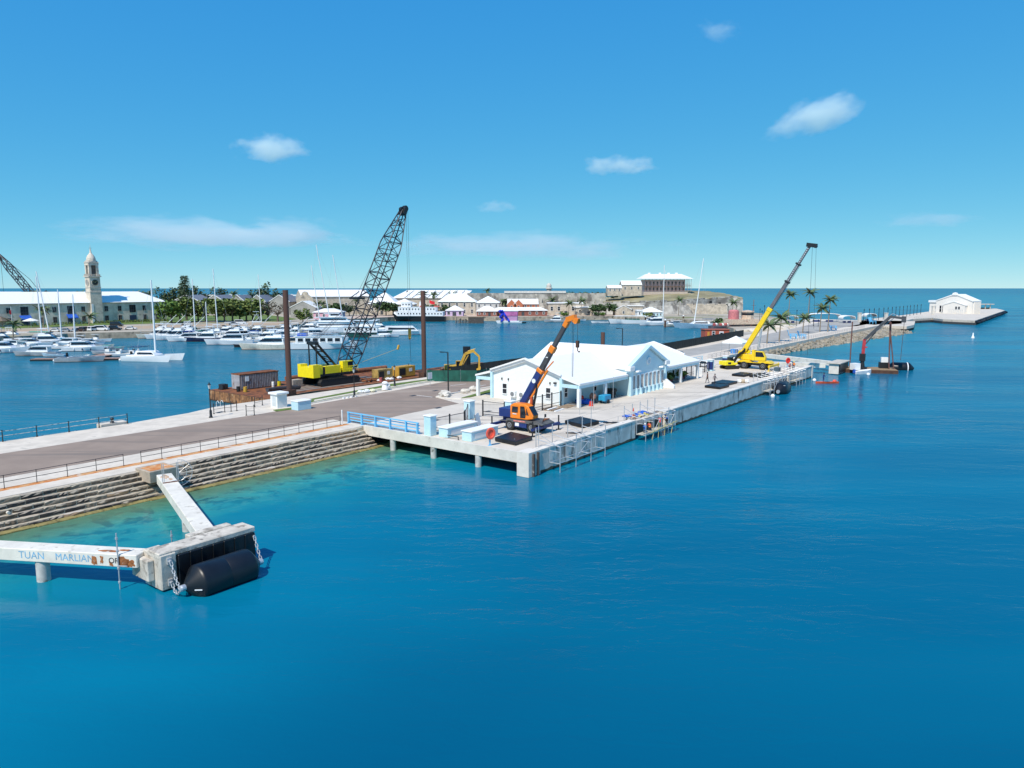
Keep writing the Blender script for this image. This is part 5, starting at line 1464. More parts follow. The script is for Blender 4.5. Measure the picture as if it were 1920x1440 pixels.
def house(label, x0, x1, yb, yw, yr, depth, roof='hip', wall=STONE, rf=ROOFW, rows=1, cols=4, wframe=WHITE, cat='building', name='building', yaw=0, ww=None, wh=None, over=.5, y1=None, sidewin=0, door=True, z=Z0):
    """front from pixel x0 to x1 on the ground line yb; eaves at pixel yw and ridge at yr"""
    p, q = at(x0, yb, z), at(x1, y1 or yb, z)
    d = q - p
    L_ = d.length
    c = (p + q) / 2
    hw = hsize((x0 + x1) / 2, (yb + (y1 or yb)) / 2, yw, z)
    c2 = c.copy(); 
    hr_ = max(.4, hw * .12, hsize((x0 + x1) / 2, (yb + (y1 or yb)) / 2, yr, z) * (1 + .5 * depth / c.y * 1.0) - hw - (0.0))
    r = thing(name, label, cat, c, math.atan2(d.y, d.x) + yaw)
    a, e = L_ / 2, depth
    if roof == 'gable_front':
        MB().xz([(-a, 0), (a, 0), (a, hw), (0, hw + hr_), (-a, hw)], 0, e).build('wall', wall, r)
        t = .3
        MB().xz([(-a - over, hw - over * hr_ / a), (-a - over, hw + t - over * hr_ / a), (0, hw + hr_ + t), (a + over, hw + t - over * hr_ / a), (a + over, hw - over * hr_ / a), (0, hw + hr_ + .02)], .15, e).build('roof', rf, r)
        b = MB()
        for sg in (-1, 1): b.beam((sg * (a + .3), .05, hw + .15), (0, .05, hw + hr_ + .35), .5, .35)
        b.build('gable_coping', ROOFW, r)
    elif roof == 'gable':
        MB().yz([(0, 0), (e, 0), (e, hw), (e / 2, hw + hr_), (0, hw)], -a, a).build('wall', wall, r)
        k_ = over * hr_ / (e / 2)
        MB().yz([(-over, hw - k_), (-over, hw - k_ + .3), (e / 2, hw + hr_ + .3), (e + over, hw - k_ + .3), (e + over, hw - k_), (e / 2, hw + hr_ + .02)], -a + .1, a - .1).build('roof', rf, r)
    elif roof == 'flat':
        MB().box(-a, a, 0, e, 0, hw).build('wall', wall, r)
        MB().box(-a - over, a + over, -over, e + over, hw, hw + .45).build('roof', rf, r)
    else:
        MB().box(-a, a, 0, e, 0, hw).build('wall', wall, r)
        A, E0 = a + over, e + over
        m_ = min(A, (e + 2 * over) / 2) * .98
        vs = [(-A, -over, hw), (A, -over, hw), (A, E0, hw), (-A, E0, hw), (-A + m_, e / 2, hw + hr_), (A - m_, e / 2, hw + hr_),
              (-A, -over, hw + .22), (A, -over, hw + .22), (A, E0, hw + .22), (-A, E0, hw + .22)]
        MB().add(vs, [(0, 1, 7, 6), (1, 2, 8, 7), (2, 3, 9, 8), (3, 0, 6, 9), (6, 7, 5, 4), (8, 9, 4, 5), (7, 8, 5), (9, 6, 4), (3, 2, 1, 0)]).build('roof', rf, r)
    sh = hw / rows
    W_ = ww or min(1.3, L_ / cols * .4)
    H_ = wh or min(sh * .5, 2.0)
    for rr in range(rows):
        for k_ in range(cols):
            x = -a + L_ * (k_ + .5) / cols
            if rr == 0 and door and k_ == cols // 2:
                dr = MB().box(x - W_ * .6, x + W_ * .6, -.08, .02, 0, min(2.4, sh * .75)).build('door', mat('dark_door', (.05, .06, .07), .6), r)
                continue
            window(r, (x, 0, sh * rr + sh * .55), W_, H_, 'y-', wframe, 1, 2, .1)
        for k_ in range(sidewin):
            y = e * (k_ + .5) / sidewin
            sgn = 'x+' if c.x < 0 else 'x-'
            window(r, (a if c.x < 0 else -a, y, sh * rr + sh * .55), W_, H_, sgn, wframe, 1, 2, .1)
    r['h'] = hw
    return r, L_, hw, hr_

# clock tower range: parallel to the quay
p0 = at(-10, 612.5); k0 = at(313, 601.5)
CL = thing('clock_tower_range', 'long two storey stone range with white roof behind the marina', 'building', k0, ANG)
cb_l, cb_h = 150.0, 9.6
MB().box(-cb_l, 0, 0, 18, 0, cb_h).build('wall', mat('range_stone', (.68, .58, .47), .9, var=.2, scale=.35, bump=.4, bscale=2.5, stain=[((.44, .38, .31), .58, .5), ((.74, .66, .56), .62, .9)]), CL)
vs = [(-cb_l, -.5, cb_h), (.5, -.5, cb_h), (.5, 18.5, cb_h), (-cb_l, 18.5, cb_h), (-cb_l, 9, cb_h + 5), (-9, 9, cb_h + 5)]
MB().add(vs, [(0, 1, 5, 4), (1, 2, 5), (2, 3, 4, 5), (3, 2, 1, 0), (0, 4, 3)]).build('roof', ROOFW, CL)
MB().box(-cb_l, .3, -.3, .0, cb_h - .35, cb_h - .02).build('eaves_cornice', mat('pale_stone', (.5, .46, .4), .9), CL)
dk_ = mat('blue_shutter', (.03, .05, .10), .6)
def tower_k(px_):
    """distance along the facade from its right end for a pixel column"""
    m_ = (px_ - 960) / F_PX
    return (k0.x - m_ * k0.y) / (UX - m_ * UY)
xs = [-tower_k(v) for v in (298, 274, 252, 228, 203, 160, 137, 106, 81, 50, 20)]
for i, x in enumerate(xs):
    big = i in (2, 6, 9)
    if big:
        window(CL, (x, 0, 6.5), 3.0, 3.6, 'y-', mat('dark_window_frame', (.08, .08, .09), .6), 3, 3, .1)
        MB().box(x - 1.6, x + 1.6, -.1, .03, 0, 3.4).build('door', dk_, CL)
        if i != 2:
            MB().yz([(-2.2, 2.7), (-2.2, 3.1), (0, 4.6), (0, 4.3)], x - 2.1, x + 2.1).build('awning', TARP, CL)
    else:
        window(CL, (x, 0, 6.7), 1.7, 2.5, 'y-', mat('window_stone_frame', (.24, .23, .21), .8), 2, 2, .1)
        window(CL, (x, 0, 2.2), 1.7, 2.7, 'y-', MATS['window_stone_frame'], 2, 2, .1)
ctx = -tower_k(184)
CT = thing('clock_tower', 'tall stone clock tower with domed top rising in front of the long stone range', 'clock tower', k0 + Vector((UX * ctx, UY * ctx, 0)), ANG)
TST = mat('tower_stone', (.60, .53, .44), .9, var=.18, scale=.5, stain=[((.26, .23, .2), .6, .4)])
hf = 2.55
MB().box(-hf, hf, -1.2, 4.1, 0, 15.2).build('shaft', TST, CT)
MB().box(-hf + .15, hf - .15, -1.05, 3.95, 15.2, 23.0).build('clock_stage', TST, CT)
for z, g_ in ((15.0, .25), (17.3, .15), (22.6, .5)): MB().box(-hf - g_ + .15, hf + g_ - .15, -1.05 - g_, 3.95 + g_, z, z + .5).build('cornice', MATS['pale_stone'], CT)
yc_ = 1.45
for (o, n) in (((0, -1.06, 19.9), 'y-'), ((-hf + .14, yc_, 19.9), 'x-'), ((hf - .14, yc_, 19.9), 'x+')):
    ax = 'Y' if n[0] == 'y' else 'X'
    sg = -1 if n[1] == '-' else 1
    f_ = MB().lathe((0, 0, 0), [(1.45, 0), (1.45, sg * .10)], 28, axis=ax).build('clock_face', BLACK if ax == 'Y' else mat('pale_dial', (.30, .28, .26), .6), CT, o)
    rg = MB()
    prof = [(1.42, sg * .10), (1.42, sg * .2), (1.6, sg * .2), (1.6, sg * -.02)]
    rings = []
    for rr, hh_ in prof:
        ring = []
        for i in range(28):
            a = 2 * PI * i / 28
            ring.append(Vector((rr * math.cos(a), hh_, rr * math.sin(a))) if ax == 'Y' else Vector((hh_, rr * math.cos(a), rr * math.sin(a))))
        rings.append(ring)
    rg.loft(rings, cap=False)
    rg.build('dial_rim', MATS['pale_stone'], f_)
    if ax == 'Y':
        hd = MB()
        for i in range(12):
            a = PI * i / 6
            hd.cbox((1.15 * math.sin(a), -.13, 1.15 * math.cos(a)), (.1, .04, .26), 0, a)
        hd.beam((0, -.16, -.2), (.55, -.16, .7), .06, .14).beam((0, -.18, 0), (-.95, -.18, .45), .05, .1)
        hd.build('hands_and_hours', mat('gilt', (.55, .45, .2), .4, .6), f_)
# belfry
for sx in (-1, 1):
    for sy in (-1, 1):
        MB().box(-.55, .55, -.55, .55, 23.1, 29.2).build('belfry_pier', TST, CT, (sx * 1.65, yc_ + sy * 1.65, 0))
MB().box(-2.3, 2.3, yc_ - 2.3, yc_ + 2.3, 28.2, 29.4).build('belfry_head', TST, CT)
MB().box(-1.1, 1.1, yc_ - 1.1, yc_ + 1.1, 23.1, 28.2).build('belfry_core', mat('belfry_dark', (.14, .12, .105), .9), CT)
b = MB()
for k_ in range(9):
    for sg in (-1, 1):
        b.box(-2.4 + k_ * .58, -2.15 + k_ * .58, yc_ - .12 + sg * 2.55, yc_ + .12 + sg * 2.55, 23.1, 24.0)
        b.box(-.12 + sg * 2.55, .12 + sg * 2.55, yc_ - 2.4 + k_ * .58, yc_ - 2.15 + k_ * .58, 23.1, 24.0)
b.build('balustrade', MATS['pale_stone'], CT)
b = MB()
for sx in (0, PI / 2):
    for sg in (-1, 1):
        M_ = Matrix.Translation((0, yc_, 0)) @ Matrix.Rotation(sx, 4, 'Z')
        b.add([M_ @ Vector(v) for v in ((-2.5, sg * 2.5, 29.4), (2.5, sg * 2.5, 29.4), (0, sg * 2.5, 30.6), (-2.5, sg * 1.8, 29.4), (2.5, sg * 1.8, 29.4), (0, sg * 1.8, 30.6))], [(0, 1, 2), (3, 5, 4), (0, 2, 5, 3), (1, 4, 5, 2), (0, 3, 4, 1)])
b.build('belfry_pediment', MATS['pale_stone'], CT)
MB().lathe((0, yc_, 0), [(1.7, 29.4), (2.0, 30.2), (2.05, 31.0), (1.9, 31.9), (1.5, 32.8), (1.0, 33.5), (.6, 34.0), (.42, 34.6), (.3, 35.6), (.1, 36.4), (.05, 38.2)], 20).build('dome', mat('dome_stone', (.62, .55, .46), .85, var=.2), CT, smooth=True)
CT.scale = (.96, .96, .945)
MB().box(-.7, .7, -.03, .03, 36.4, 36.5).box(-.03, .03, -.7, .7, 36.5, 36.6).build('weather_vane', IRON, CT, (0, yc_, 0))
MB().box(-.45, .45, -1.32, -1.2, .0, 9.5).build('drain_pilaster', WHITE, CT, (-2.0, 0, 0))
house('low white roofed range far left behind the clock tower range', -120, 52, 590, 556, 548, 20, 'hip', cols=3)

# slate roofed range of gables behind the lawn trees
for i, (x0, x1) in enumerate(((318, 378), (378, 424), (424, 462), (462, 500), (500, 545))):
    r, L_, hw, hr_ = house('grey gabled storehouse behind the lawn trees, %s gable from the clock tower' % ORD[i], x0 + 6, x1 - 2, 590, 566, 555, 26, 'gable_front', wall=mat('grey_gable_wall', (.34, .33, .31), .9, var=.15, scale=.3), rf=SLATE, rows=1, cols=1, door=False, name='storehouse')  # gable fronts are grey in their own colour
    MB().box(-.6, .6, 25.6, 27.5, hw, hw + hr_ + .6).build('ridge_wall', ROOFW, r)
    MB().box(-L_ * .52, L_ * .52, 25.8, 26.4, hw + hr_ - .5, hw + hr_ + .25).build('parapet', ROOFW, r)
house('long white roofed stone hall with arched gable behind the sailing masts', 566, 694, 590, 556, 545, 20, 'gable', rows=1, cols=7, y1=588, sidewin=2)
ag = thing('gable_facade', 'stone gable facade with round top and arched windows left of the white hall', 'facade', at(573, 591), .0)
GW = 22.0 * .5
s_ = at(573, 591).y / F_PX
def arch(b, x, z0, w_, h_, y0, y1):
    pts = [(x - w_ / 2, z0), (x + w_ / 2, z0)] + [(x + w_ / 2 * math.cos(a), z0 + h_ - w_ / 2 + w_ / 2 * math.sin(a)) for a in [i * PI / 8 for i in range(9)]]
    b.xz(pts, y0, y1)
MB().xz([(-5.2, 0), (5.2, 0), (5.2, 9.6), (2.2, 12.2)] + [(1.9 * math.cos(a), 12.4 + 1.9 * math.sin(a)) for a in [i * PI / 8 for i in range(9)]] + [(-2.2, 12.2), (-5.2, 9.6)], 0, 1.2).build('wall', STONE, ag)
for x, w_, h_ in ((0, 2.0, 4.0), (-3.2, 1.4, 3.0), (3.2, 1.4, 3.0)):
    b = MB(); arch(b, x, 4.2, w_, h_, -.08, .05); b.build('arched_window', GLASS, ag)
house('white hip roofed stone house right of the long white hall', 690, 742, 590, 570, 548, 22, 'hip', cols=3)
house('small grey gabled cottage below the arched stone gable', 545, 592, 596, 577, 566, 14, 'gable_front', wall=MATS['grey_gable_wall'], rf=ROOFW, cols=2)
house('low white veranda pavilion behind the bush by the sailing masts', 588, 640, 600, 586, 579, 9, 'hip', wall=PINKW, cols=4)
# ruined big store with bare rafters
ru = house('large roofless stone store with bare white rafters behind the ferry', 735, 886, 586.5, 560, 546, 34, 'flat', wall=STONE, rf=mat('ruin_top', (.3, .28, .25), .9), rows=1, cols=6, door=False)[0]
hw = ru['h']
Lr = (at(886, 586.5) - at(735, 586.5)).length
b = MB()
for k_ in range(26):
    x = -Lr / 2 + 9 + k_ * (Lr - 12) / 25
    b.beam((x - 3, 0, hw + .3), (x + 1.5, 15, hw + 5.2), 1.0 if k_ % 3 else 2.2, .3)
b.build('rafter', ROOFW, ru)
MB().add([(-Lr / 2, 0, hw + .46), (-Lr / 2 + 8, 15, hw + 5.4), (-Lr / 2 + 8, 0, hw + .46), (-Lr / 2, 30, hw + .46)], [(0, 2, 1), (0, 1, 3), (1, 2, 3)]).build('hip_roof', ROOFW, ru)
MB().beam((-Lr / 2 + 8, 15, hw + 5.4), (Lr / 2 - 4, 15, hw + 5.4), .8, .5).build('ridge', ROOFW, ru)
MB().add([(-Lr / 2 + 8, 15.2, hw + 5.2), (Lr / 2 - 4, 15.2, hw + 5.2), (Lr / 2, 31, hw + .5), (-Lr / 2, 31, hw + .5)], [(0, 1, 2, 3), (3, 2, 1, 0)]).build('back_slope', mat('dark_rafter_slope', (.10, .09, .085), .95, var=.4, scale=.3), ru)
house('white hip roofed house left of the brown pile top beyond the ferry', 736, 776, 590.5, 571, 561, 14, 'hip', cols=3)
house('two storey grey stone house with big white hip roof and arched windows', 822, 892, 590.5, 566, 551, 14, 'hip', rows=2, cols=5, ww=1.3, wh=2.4, sidewin=0)
house('two storey whitewashed stone house right of the hip roofed stone house', 893, 936, 590.5, 568, 556, 16, 'hip', wall=mat('pale_limewash', (.55, .53, .5), .9, var=.15), rows=2, cols=4)
house('low white roofed shop with lilac walls on the quay right of the ferry', 836, 868, 592.5, 582.5, 573.5, 9, 'hip', wall=mat('lilac_wall', (.55, .42, .62), .8), cols=3, ww=1.8, wh=2.0)
house('white canvas roofed terrace bar on the quay beside the old jetty', 894, 932, 593, 584, 574, 9, 'hip', wall=mat('terrace_red', (.30, .12, .09), .8), rf=CLOTHW, cols=4, cat='terrace bar')
r, L_, hw, hr_ = house('orange red brick house with two front gables on the far quay', 951, 1010, 590, 570, 562, 14, 'gable', wall=BRICKR, rows=2, cols=6)
for x in (-L_ * .36, -L_ * .14):
    g_ = MB().xz([(x - 2.6, 0), (x + 2.6, 0), (x + 2.6, hw), (x, hw + 2.6), (x - 2.6, hw)], -1.5, 5).build('front_gable', BRICKR, r)
    MB().beam((x - 3.0, -1.3, hw - .2), (x, -1.3, hw + 2.9), .5, .3).beam((x + 3.0, -1.3, hw - .2), (x, -1.3, hw + 2.9), .5, .3).build('gable_coping', ROOFW, g_)
    for z in (1.6, 4.6): window(r, (x, -1.5, z * hw / 6.4), 1.2, 1.7, 'y-')
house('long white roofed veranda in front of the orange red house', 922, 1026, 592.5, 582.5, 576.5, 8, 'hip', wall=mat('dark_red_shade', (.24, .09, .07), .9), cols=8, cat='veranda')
house('long low grey stone building with flat white roof right of the orange red house', 1028, 1094, 590.5, 569, 564, 14, 'flat', wall=STONE, rows=1, cols=5, ww=1.6, wh=2.6)
house('small roofless stone building before the rampart trees', 1079, 1112, 591.5, 577, 574, 10, 'flat', wall=STONE, cols=2)
house('white gabled stone shed between the trees and the blue boathouse', 1154, 1184, 591.5, 581, 574, 12, 'gable_front', wall=STONE, rf=STONE, cols=1, door=False)
house('small grey stone hut with flat roof against the rampart', 1178, 1206, 590, 574, 570, 8, 'flat', wall=STONE, cols=2)
house('pale blue and white boathouse with hip roof on the far quay', 1203, 1242, 593, 585.5, 577, 10, 'hip', wall=LBLUE, cols=6, ww=1.0, wh=1.8)
house('white lean-to shed beside the pale blue boathouse', 1195, 1203, 593, 583, 580, 8, 'flat', wall=WHITE, cols=1, door=False)
house('wide low white gabled roof in front of the rampart bastion', 1270, 1322, 577, 558, 549, 22, 'hip', wall=STONE, cols=3, z=3.4)
# Commissioner-like veranda house on the hill
def on_hill(px_, py_, dist, z): return Vector(((px_ - 960) / F_PX * dist, dist, z))
dist = 500.0
zb = CAM_H - (547 - 540) / F_PX * dist
CH = thing('veranda_house', 'big pinkish two storey house with iron verandas and white roof on the fort hill', 'house', on_hill(1245, 0, dist, zb - 2.4), -.02)
s_ = dist / F_PX
hwid = 76 * s_ / 2
ht = 24 * s_
MB().box(-hwid - 1, hwid + 1, -1.5, 20, -3, 2.4).build('plinth', mat('pink_plinth', (.50, .42, .36), .9, var=.12), CH)
MB().box(-hwid, hwid, 2.4, 19, 2.4, 2.4 + ht - .6).build('wall', mat('mauve_wall', (.52, .42, .40), .85, var=.1), CH)
for rr in range(2):
    for k_ in range(11):
        window(CH, (-hwid + 1.2 + k_ * (2 * hwid - 2.4) / 10, 2.4, 2.4 + ht * (.20 + .46 * rr)), 1.2, 2.3, 'y-', mat('mauve_frame', (.4, .32, .3), .7), 1, 2, .1)
vm = mat('veranda_iron', (.34, .24, .22), .6)
b = MB()
for k_ in range(15):
    x = -hwid - 2 + k_ * (2 * hwid + 5.5) / 14
    b.tube((x, -.3, 2.4), (x, -.3, 2.4 + ht), .1, 5)
for y in (5, 10, 15): b.tube((hwid + 3.6, y, 2.4), (hwid + 3.6, y, 2.4 + ht), .1, 5)
for z in (ht * .46, ht * .58, .9): b.box(-hwid - 2, hwid + 3.6, -.4, -.25, 2.4 + z, 2.4 + z + .14).box(hwid + 3.5, hwid + 3.65, 0, 18, 2.4 + z, 2.4 + z + .14)
b.build('veranda_railing', vm, CH)
MB().box(-hwid - 2, hwid + 3.6, -.2, 2.38, 2.4 + ht * .46 - .25, 2.4 + ht * .46 - .02).box(hwid + .02, hwid + 3.6, 2.4, 18, 2.4 + ht * .46 - .25, 2.4 + ht * .46 - .02).build('veranda_floor', vm, CH)
zt = 2.4 + ht
A0, A1 = -hwid - 3, hwid + 4.6
MB().add([(A0, -1.6, zt), (A1, -1.6, zt), (A1, 21, zt), (A0, 21, zt), (A0 + 5, 7, zt + 3.3), (A1 - 6.5, 7, zt + 3.3), (A1 - 6.5, 13, zt + 3.3), (A0 + 5, 13, zt + 3.3)], [(0, 1, 5, 4), (1, 2, 6, 5), (2, 3, 7, 6), (3, 0, 4, 7), (4, 5, 6, 7), (3, 2, 1, 0)]).build('roof', ROOFW, CH)
for x in (-10, -2.5, 3.5, 9): MB().box(x - .8, x + .8, 8, 9.4, zt + 3.0, zt + 4.3).build('chimney', ROOFW, CH)
MB().box(-.05, .05, 8, 8.1, zt + 4, zt + 6).build('flagpole', WHITE, CH, (1.5, 0, 0))
def hill_house(label, x0, x1, yb, yw, yr, dist, depth, roof='gable', **k):
    z = CAM_H - (yb - 540) / F_PX * dist
    s_ = dist / F_PX
    c = on_hill((x0 + x1) / 2, 0, dist, z)
    a = (x1 - x0) / 2 * s_
    hw, hr_ = (yb - yw) * s_, (yw - yr) * s_
    r = thing('building', label, 'building', c, 0)
    MB().yz([(0, -3), (depth, -3), (depth, hw), (depth / 2, hw + hr_), (0, hw)], -a, a).build('wall', STONE, r)
    MB().yz([(-.4, hw - .2), (-.4, hw + .1), (depth / 2, hw + hr_ + .3), (depth + .4, hw + .1), (depth + .4, hw - .2), (depth / 2, hw + hr_ + .02)], -a - .2, a + .2).build('roof', ROOFW, r)
    for k_ in range(3): window(r, (-a + 2 * a * (k_ + .5) / 3, 0, hw * .5), 1.1, 1.8, 'y-', WHITE, 1, 2)
    return r
hill_house('two storey stone house with white roof left of the big veranda house', 1164, 1201, 546, 534, 527, 480, 10)
hill_house('small low stone house with white roof, leftmost on the fort hill', 1138, 1164, 546, 540, 535.5, 470, 9)

# long casemate wall behind the centre
cw = thing('casemate_wall', 'long grey stone casemate wall with small openings behind the far quay houses', 'wall', Vector((-29, 470, Z0)), .02)
MB().box(0, 90, 0, 5, 0, 13.0).build('wall', STONEF, cw)
MB().box(24, 64, -.4, 5.4, 13.0, 14.4).build('white_capping', mat('capping', (.62, .6, .56), .8), cw)
for k_ in range(11): MB().box(-.5, .5, -.06, .05, 6.0, 7.4).build('opening', BLACK, cw, (6 + k_ * 7.6, 0, 0))
b = MB()
for k_ in range(11): b.box(-.7, .7, -1.4, .0, 0, 9.6, M=Matrix.Translation((2.2 + k_ * 7.6, 0, 0)))
b.build('buttress', STONEF, cw)
tw_ = thing('watch_turret', 'small round white stone turret at the corner of the casemate wall', 'turret', at(1029, 586), 0)
MB().lathe((0, 0, 0), [(1.6, 0), (1.6, 15.5), (2.3, 15.7), (2.3, 16.4), (1.7, 16.6), (1.7, 18.0), (1.2, 19.0), (.2, 19.6)], 12).build('wall', mat('turret_stone', (.55, .52, .47), .9, var=.1), tw_)
lw = thing('inner_wall', 'lower pale stone wall in front of the rampart trees on the right', 'wall', at(1180, 588), -.04)
MB().box(0, 62, 0, 3, 0, 5.5).build('wall', STONE, lw)
b = MB()
for k_ in range(9): b.box(k_ * 7, k_ * 7 + 5.2, -.1, 3.1, 5.5, 6.3)
b.build('parapet', STONE, lw)

# right pavilion on the far wharf
pv = at(1754, 586.5)
q = at(1822, 588.5)
d = q - pv
PV = thing('pavilion', 'white gabled pavilion with small front porch on the far wharf', 'pavilion', (pv + q) / 2, math.atan2(d.y, d.x))
L_ = d.length
hh_ = 7.8
PW = mat('cream_white_wall', (.74, .70, .65), .7, var=.03)
MB().xz([(-L_ / 2, 0), (L_ / 2, 0), (L_ / 2, hh_), (L_ * .06, hh_ + 4.0), (-L_ * .02, hh_ + 4.0), (-L_ / 2, hh_)], 0, 9).build('wall', PW, PV)
MB().xz([(-L_ / 2 - .4, hh_ - .1), (-L_ / 2 - .4, hh_ + .4), (-L_ * .03, hh_ + 4.6), (L_ * .07, hh_ + 4.6), (L_ / 2 + .4, hh_ + .4), (L_ / 2 + .4, hh_ - .1), (L_ * .06, hh_ + 4.02), (-L_ * .02, hh_ + 4.02)], -.4, 9.4).build('roof', ROOFW, PV)
MB().xz([(-1.4, hh_ + 3.9), (1.8, hh_ + 3.9), (1.4, hh_ + 5.3), (.2, hh_ + 5.7), (-1.0, hh_ + 5.3)], -.6, 1.0).build('finial', ROOFW, PV)
MB().box(-L_ / 2 - 6, -L_ / 2, 3, 8.5, 0, hh_ - 1).build('side_wing', PW, PV)
MB().box(-L_ / 2 - 6.6, -L_ / 2, 2.4, 9.0, hh_ - 1, hh_ + .4).build('wing_roof', ROOFW, PV)
MB().xz([(-5.2, 0), (8.6, 0), (8.6, 5.2), (1.7, 7.4), (-5.2, 5.2)], -3, -.02).build('porch', PW, PV)
MB().xz([(-5.6, 5.15), (-5.6, 5.5), (1.7, 7.95), (9, 5.5), (9, 5.15), (1.7, 7.45)], -3.3, -.45).build('porch_roof', ROOFW, PV)
for x in (-8.4, -6.6): window(PV, (x, 0, 2.8), 1.5, 4.4, 'y-', WHITE, 1, 2)
for x in (3.2, 5.0): window(PV, (x, -3, 3.6), 1.5, 2.0, 'y-', WHITE, 1, 2)
b = MB()
for k_ in range(6): b.box(L_ / 2, L_ / 2 + .8, 1 + k_ * 1.4, 1.5 + k_ * 1.4, 0, hh_ - .4)
b.build('side_pilaster', PW, PV)
b = MB()
for k_ in range(9): b.tube((k_ * 1.1, -6, 0), (k_ * 1.1, -6, 2.6), .07, 5)
b.box(0, 9, -6.05, -5.95, 2.5, 2.6)
b.build('scaffold_rail', GALV, PV)
ls = thing('landing_shelter', 'low open landing shelter with flat roof right of the white pavilion', 'shelter', at(1838, 579.5), .3)
for x in (0, 5, 10):
    for y in (0, 4): MB().box(x - .2, x + .2, y - .2, y + .2, 0, 3.4).build('post', CONC, ls)
MB().box(-1, 13, -1, 5.5, 3.4, 4.0).build('roof', CONC, ls)
MB().box(-1, 11, .5, .7, 0, 1.1).build('parapet', BLACK, ls)
# ================================================================ TREES
LEAF = [mat('leaf_%s' % n, c, .8, var=.45, scale=1.3) for n, c in (('mid_green', (.10, .18, .03)), ('olive_green', (.125, .17, .04)), ('dark_green', (.055, .10, .03)), ('casuarina', (.065, .10, .045)))]
def crown_mesh(seed, rx, ry, rz, n, size, m, lobes=6, hollow=.45, up=1.0):
    """leaf clumps scattered through the crown, denser towards lobes"""
    g = random.Random(seed)
    L_ = [Vector((g.uniform(-.62, .62) * rx, g.uniform(-.62, .62) * ry, g.uniform(-.45, .6) * rz)) for _ in range(lobes)]
    b = MB()
    for i in range(n):
        c = g.choice(L_)
        v = Vector((g.gauss(0, 1), g.gauss(0, 1), g.gauss(0, 1))).normalized() * (g.random() ** .4)
        p = c + Vector((v.x * rx * .52, v.y * ry * .52, v.z * rz * .5))
        s_ = size * g.uniform(.6, 1.3)
        q = Matrix.Rotation(g.uniform(0, 6.28), 3, 'Z') @ Matrix.Rotation(g.uniform(-1, 1), 3, 'X') @ Matrix.Rotation(g.uniform(-.8, .8), 3, 'Y')
        pts = [q @ Vector((x * s_, y * s_, g.uniform(-.15, .15) * s_)) for x, y in ((-.5, -.25), (.1, -.55), (.55, .05), (.15, .5), (-.45, .35))]
        b.add([p + t for t in pts], [(0, 1, 2, 3, 4)])
    return b.mesh('crown', m)
def make_tree(kind, seed):
    r = bpy.data.objects.new('tree', None)
    g = random.Random(seed)
    tr = MB()
    if kind == 'round':
        h = 3.0
        tr.tube((0, 0, -.2), (.1, 0, h), .28, 7, .2)
        for k_ in range(5):
            a = k_ * 1.26 + g.random()
            tr.tube((.1, 0, h * .8), (1.6 * math.cos(a), 1.6 * math.sin(a), h + 1.8), .13, 5, .06)
        cm, cz = crown_mesh(seed, 3.9, 3.9, 3.0, 560, .85, LEAF[seed % 2], 9), h + 1.2
    elif kind == 'dark':
        h = 3.4
        tr.tube((0, 0, -.2), (0, 0, h), .35, 7, .25)
        cm, cz = crown_mesh(seed, 4.6, 4.6, 3.0, 480, .95, LEAF[2], 8), h + 1.6
    elif kind == 'tall':
        h = 10
        tr.tube((0, 0, -.2), (.2, 0, h), .35, 6, .1)
        cm, cz = crown_mesh(seed, 3.0, 3.0, 6.5, 420, .8, LEAF[3], 9), h * .72
    elif kind == 'bare':
        h = 2.6
        tr.tube((0, 0, -.2), (0, 0, h), .45, 7, .3)
        for k_ in range(26):
            a = g.uniform(0, 6.28); e = g.uniform(.35, 1.2); l = g.uniform(2.5, 5.2)
            q0 = Vector((0, 0, h * .9)); q1 = q0 + Vector((math.cos(a) * math.cos(e), math.sin(a) * math.cos(e), math.sin(e))) * l * .5
            q2 = q1 + Vector((math.cos(a + .3), math.sin(a + .3), .6)).normalized() * l * .55
            tr.tube(q0, q1, .13, 4, .07).tube(q1, q2, .07, 4, .03)
        cm, cz = crown_mesh(seed, 4.4, 4.4, 2.4, 130, .6, mat('leaf_brown', (.12, .10, .07), .9), 6), h + 2.6
    elif kind == 'norfolk':
        h = 19
        tr.tube((0, 0, -.2), (0, 0, h), .5, 7, .06)
        b = MB()
        for k_ in range(30):
            z = 3.5 + k_ * .52
            rr = (3.6 * (1 - (z / 19.5)) + .9) * (1.15 if k_ > 20 else 1)
            for j in range(10):
                a = j * .628 + k_ * .4
                for q_ in (.5, .8, 1.05):
                    p = Vector((math.cos(a) * rr * q_, math.sin(a) * rr * q_, z + .5 * q_))
                    s_ = .6
                    b.add([p + Vector((g.uniform(-s_, s_), g.uniform(-s_, s_), g.uniform(-.35, .35))) for _ in range(4)], [(0, 1, 2, 3)])
        cm, cz = b.mesh('crown', LEAF[3]), 0
    elif kind == 'bush':
        h = .5
        tr.tube((0, 0, -.1), (0, 0, h), .12, 5)
        cm, cz = crown_mesh(seed, 1.9, 1.9, 1.1, 150, .6, LEAF[seed % 3], 5), .9
    trm = tr.mesh('trunk', BARK)
    bpy.data.objects.remove(r)
    return trm, cm, cz
TK = {}
def tree(kind, label, px_, py_, sc=1.0, z=Z0, pos=None, group=None, name='tree', cat='tree'):
    ks = TK.setdefault(kind, [make_tree(kind, s) for s in ((1, 2, 3) if kind in ('round', 'dark', 'tall', 'bush') else (4,))])
    trm, cm, cz = ks[rnd.randrange(len(ks))]
    p = pos if pos is not None else at(px_, py_, z)
    r = thing(name, label, cat, p, rnd.uniform(0, 6.28), group)
    link('trunk', trm, r)
    link('crown', cm, r, (0, 0, cz))
    r.scale = (sc * rnd.uniform(.92, 1.08), sc * rnd.uniform(.92, 1.08), sc)
    return r
GL = 'green trees on the lawn'
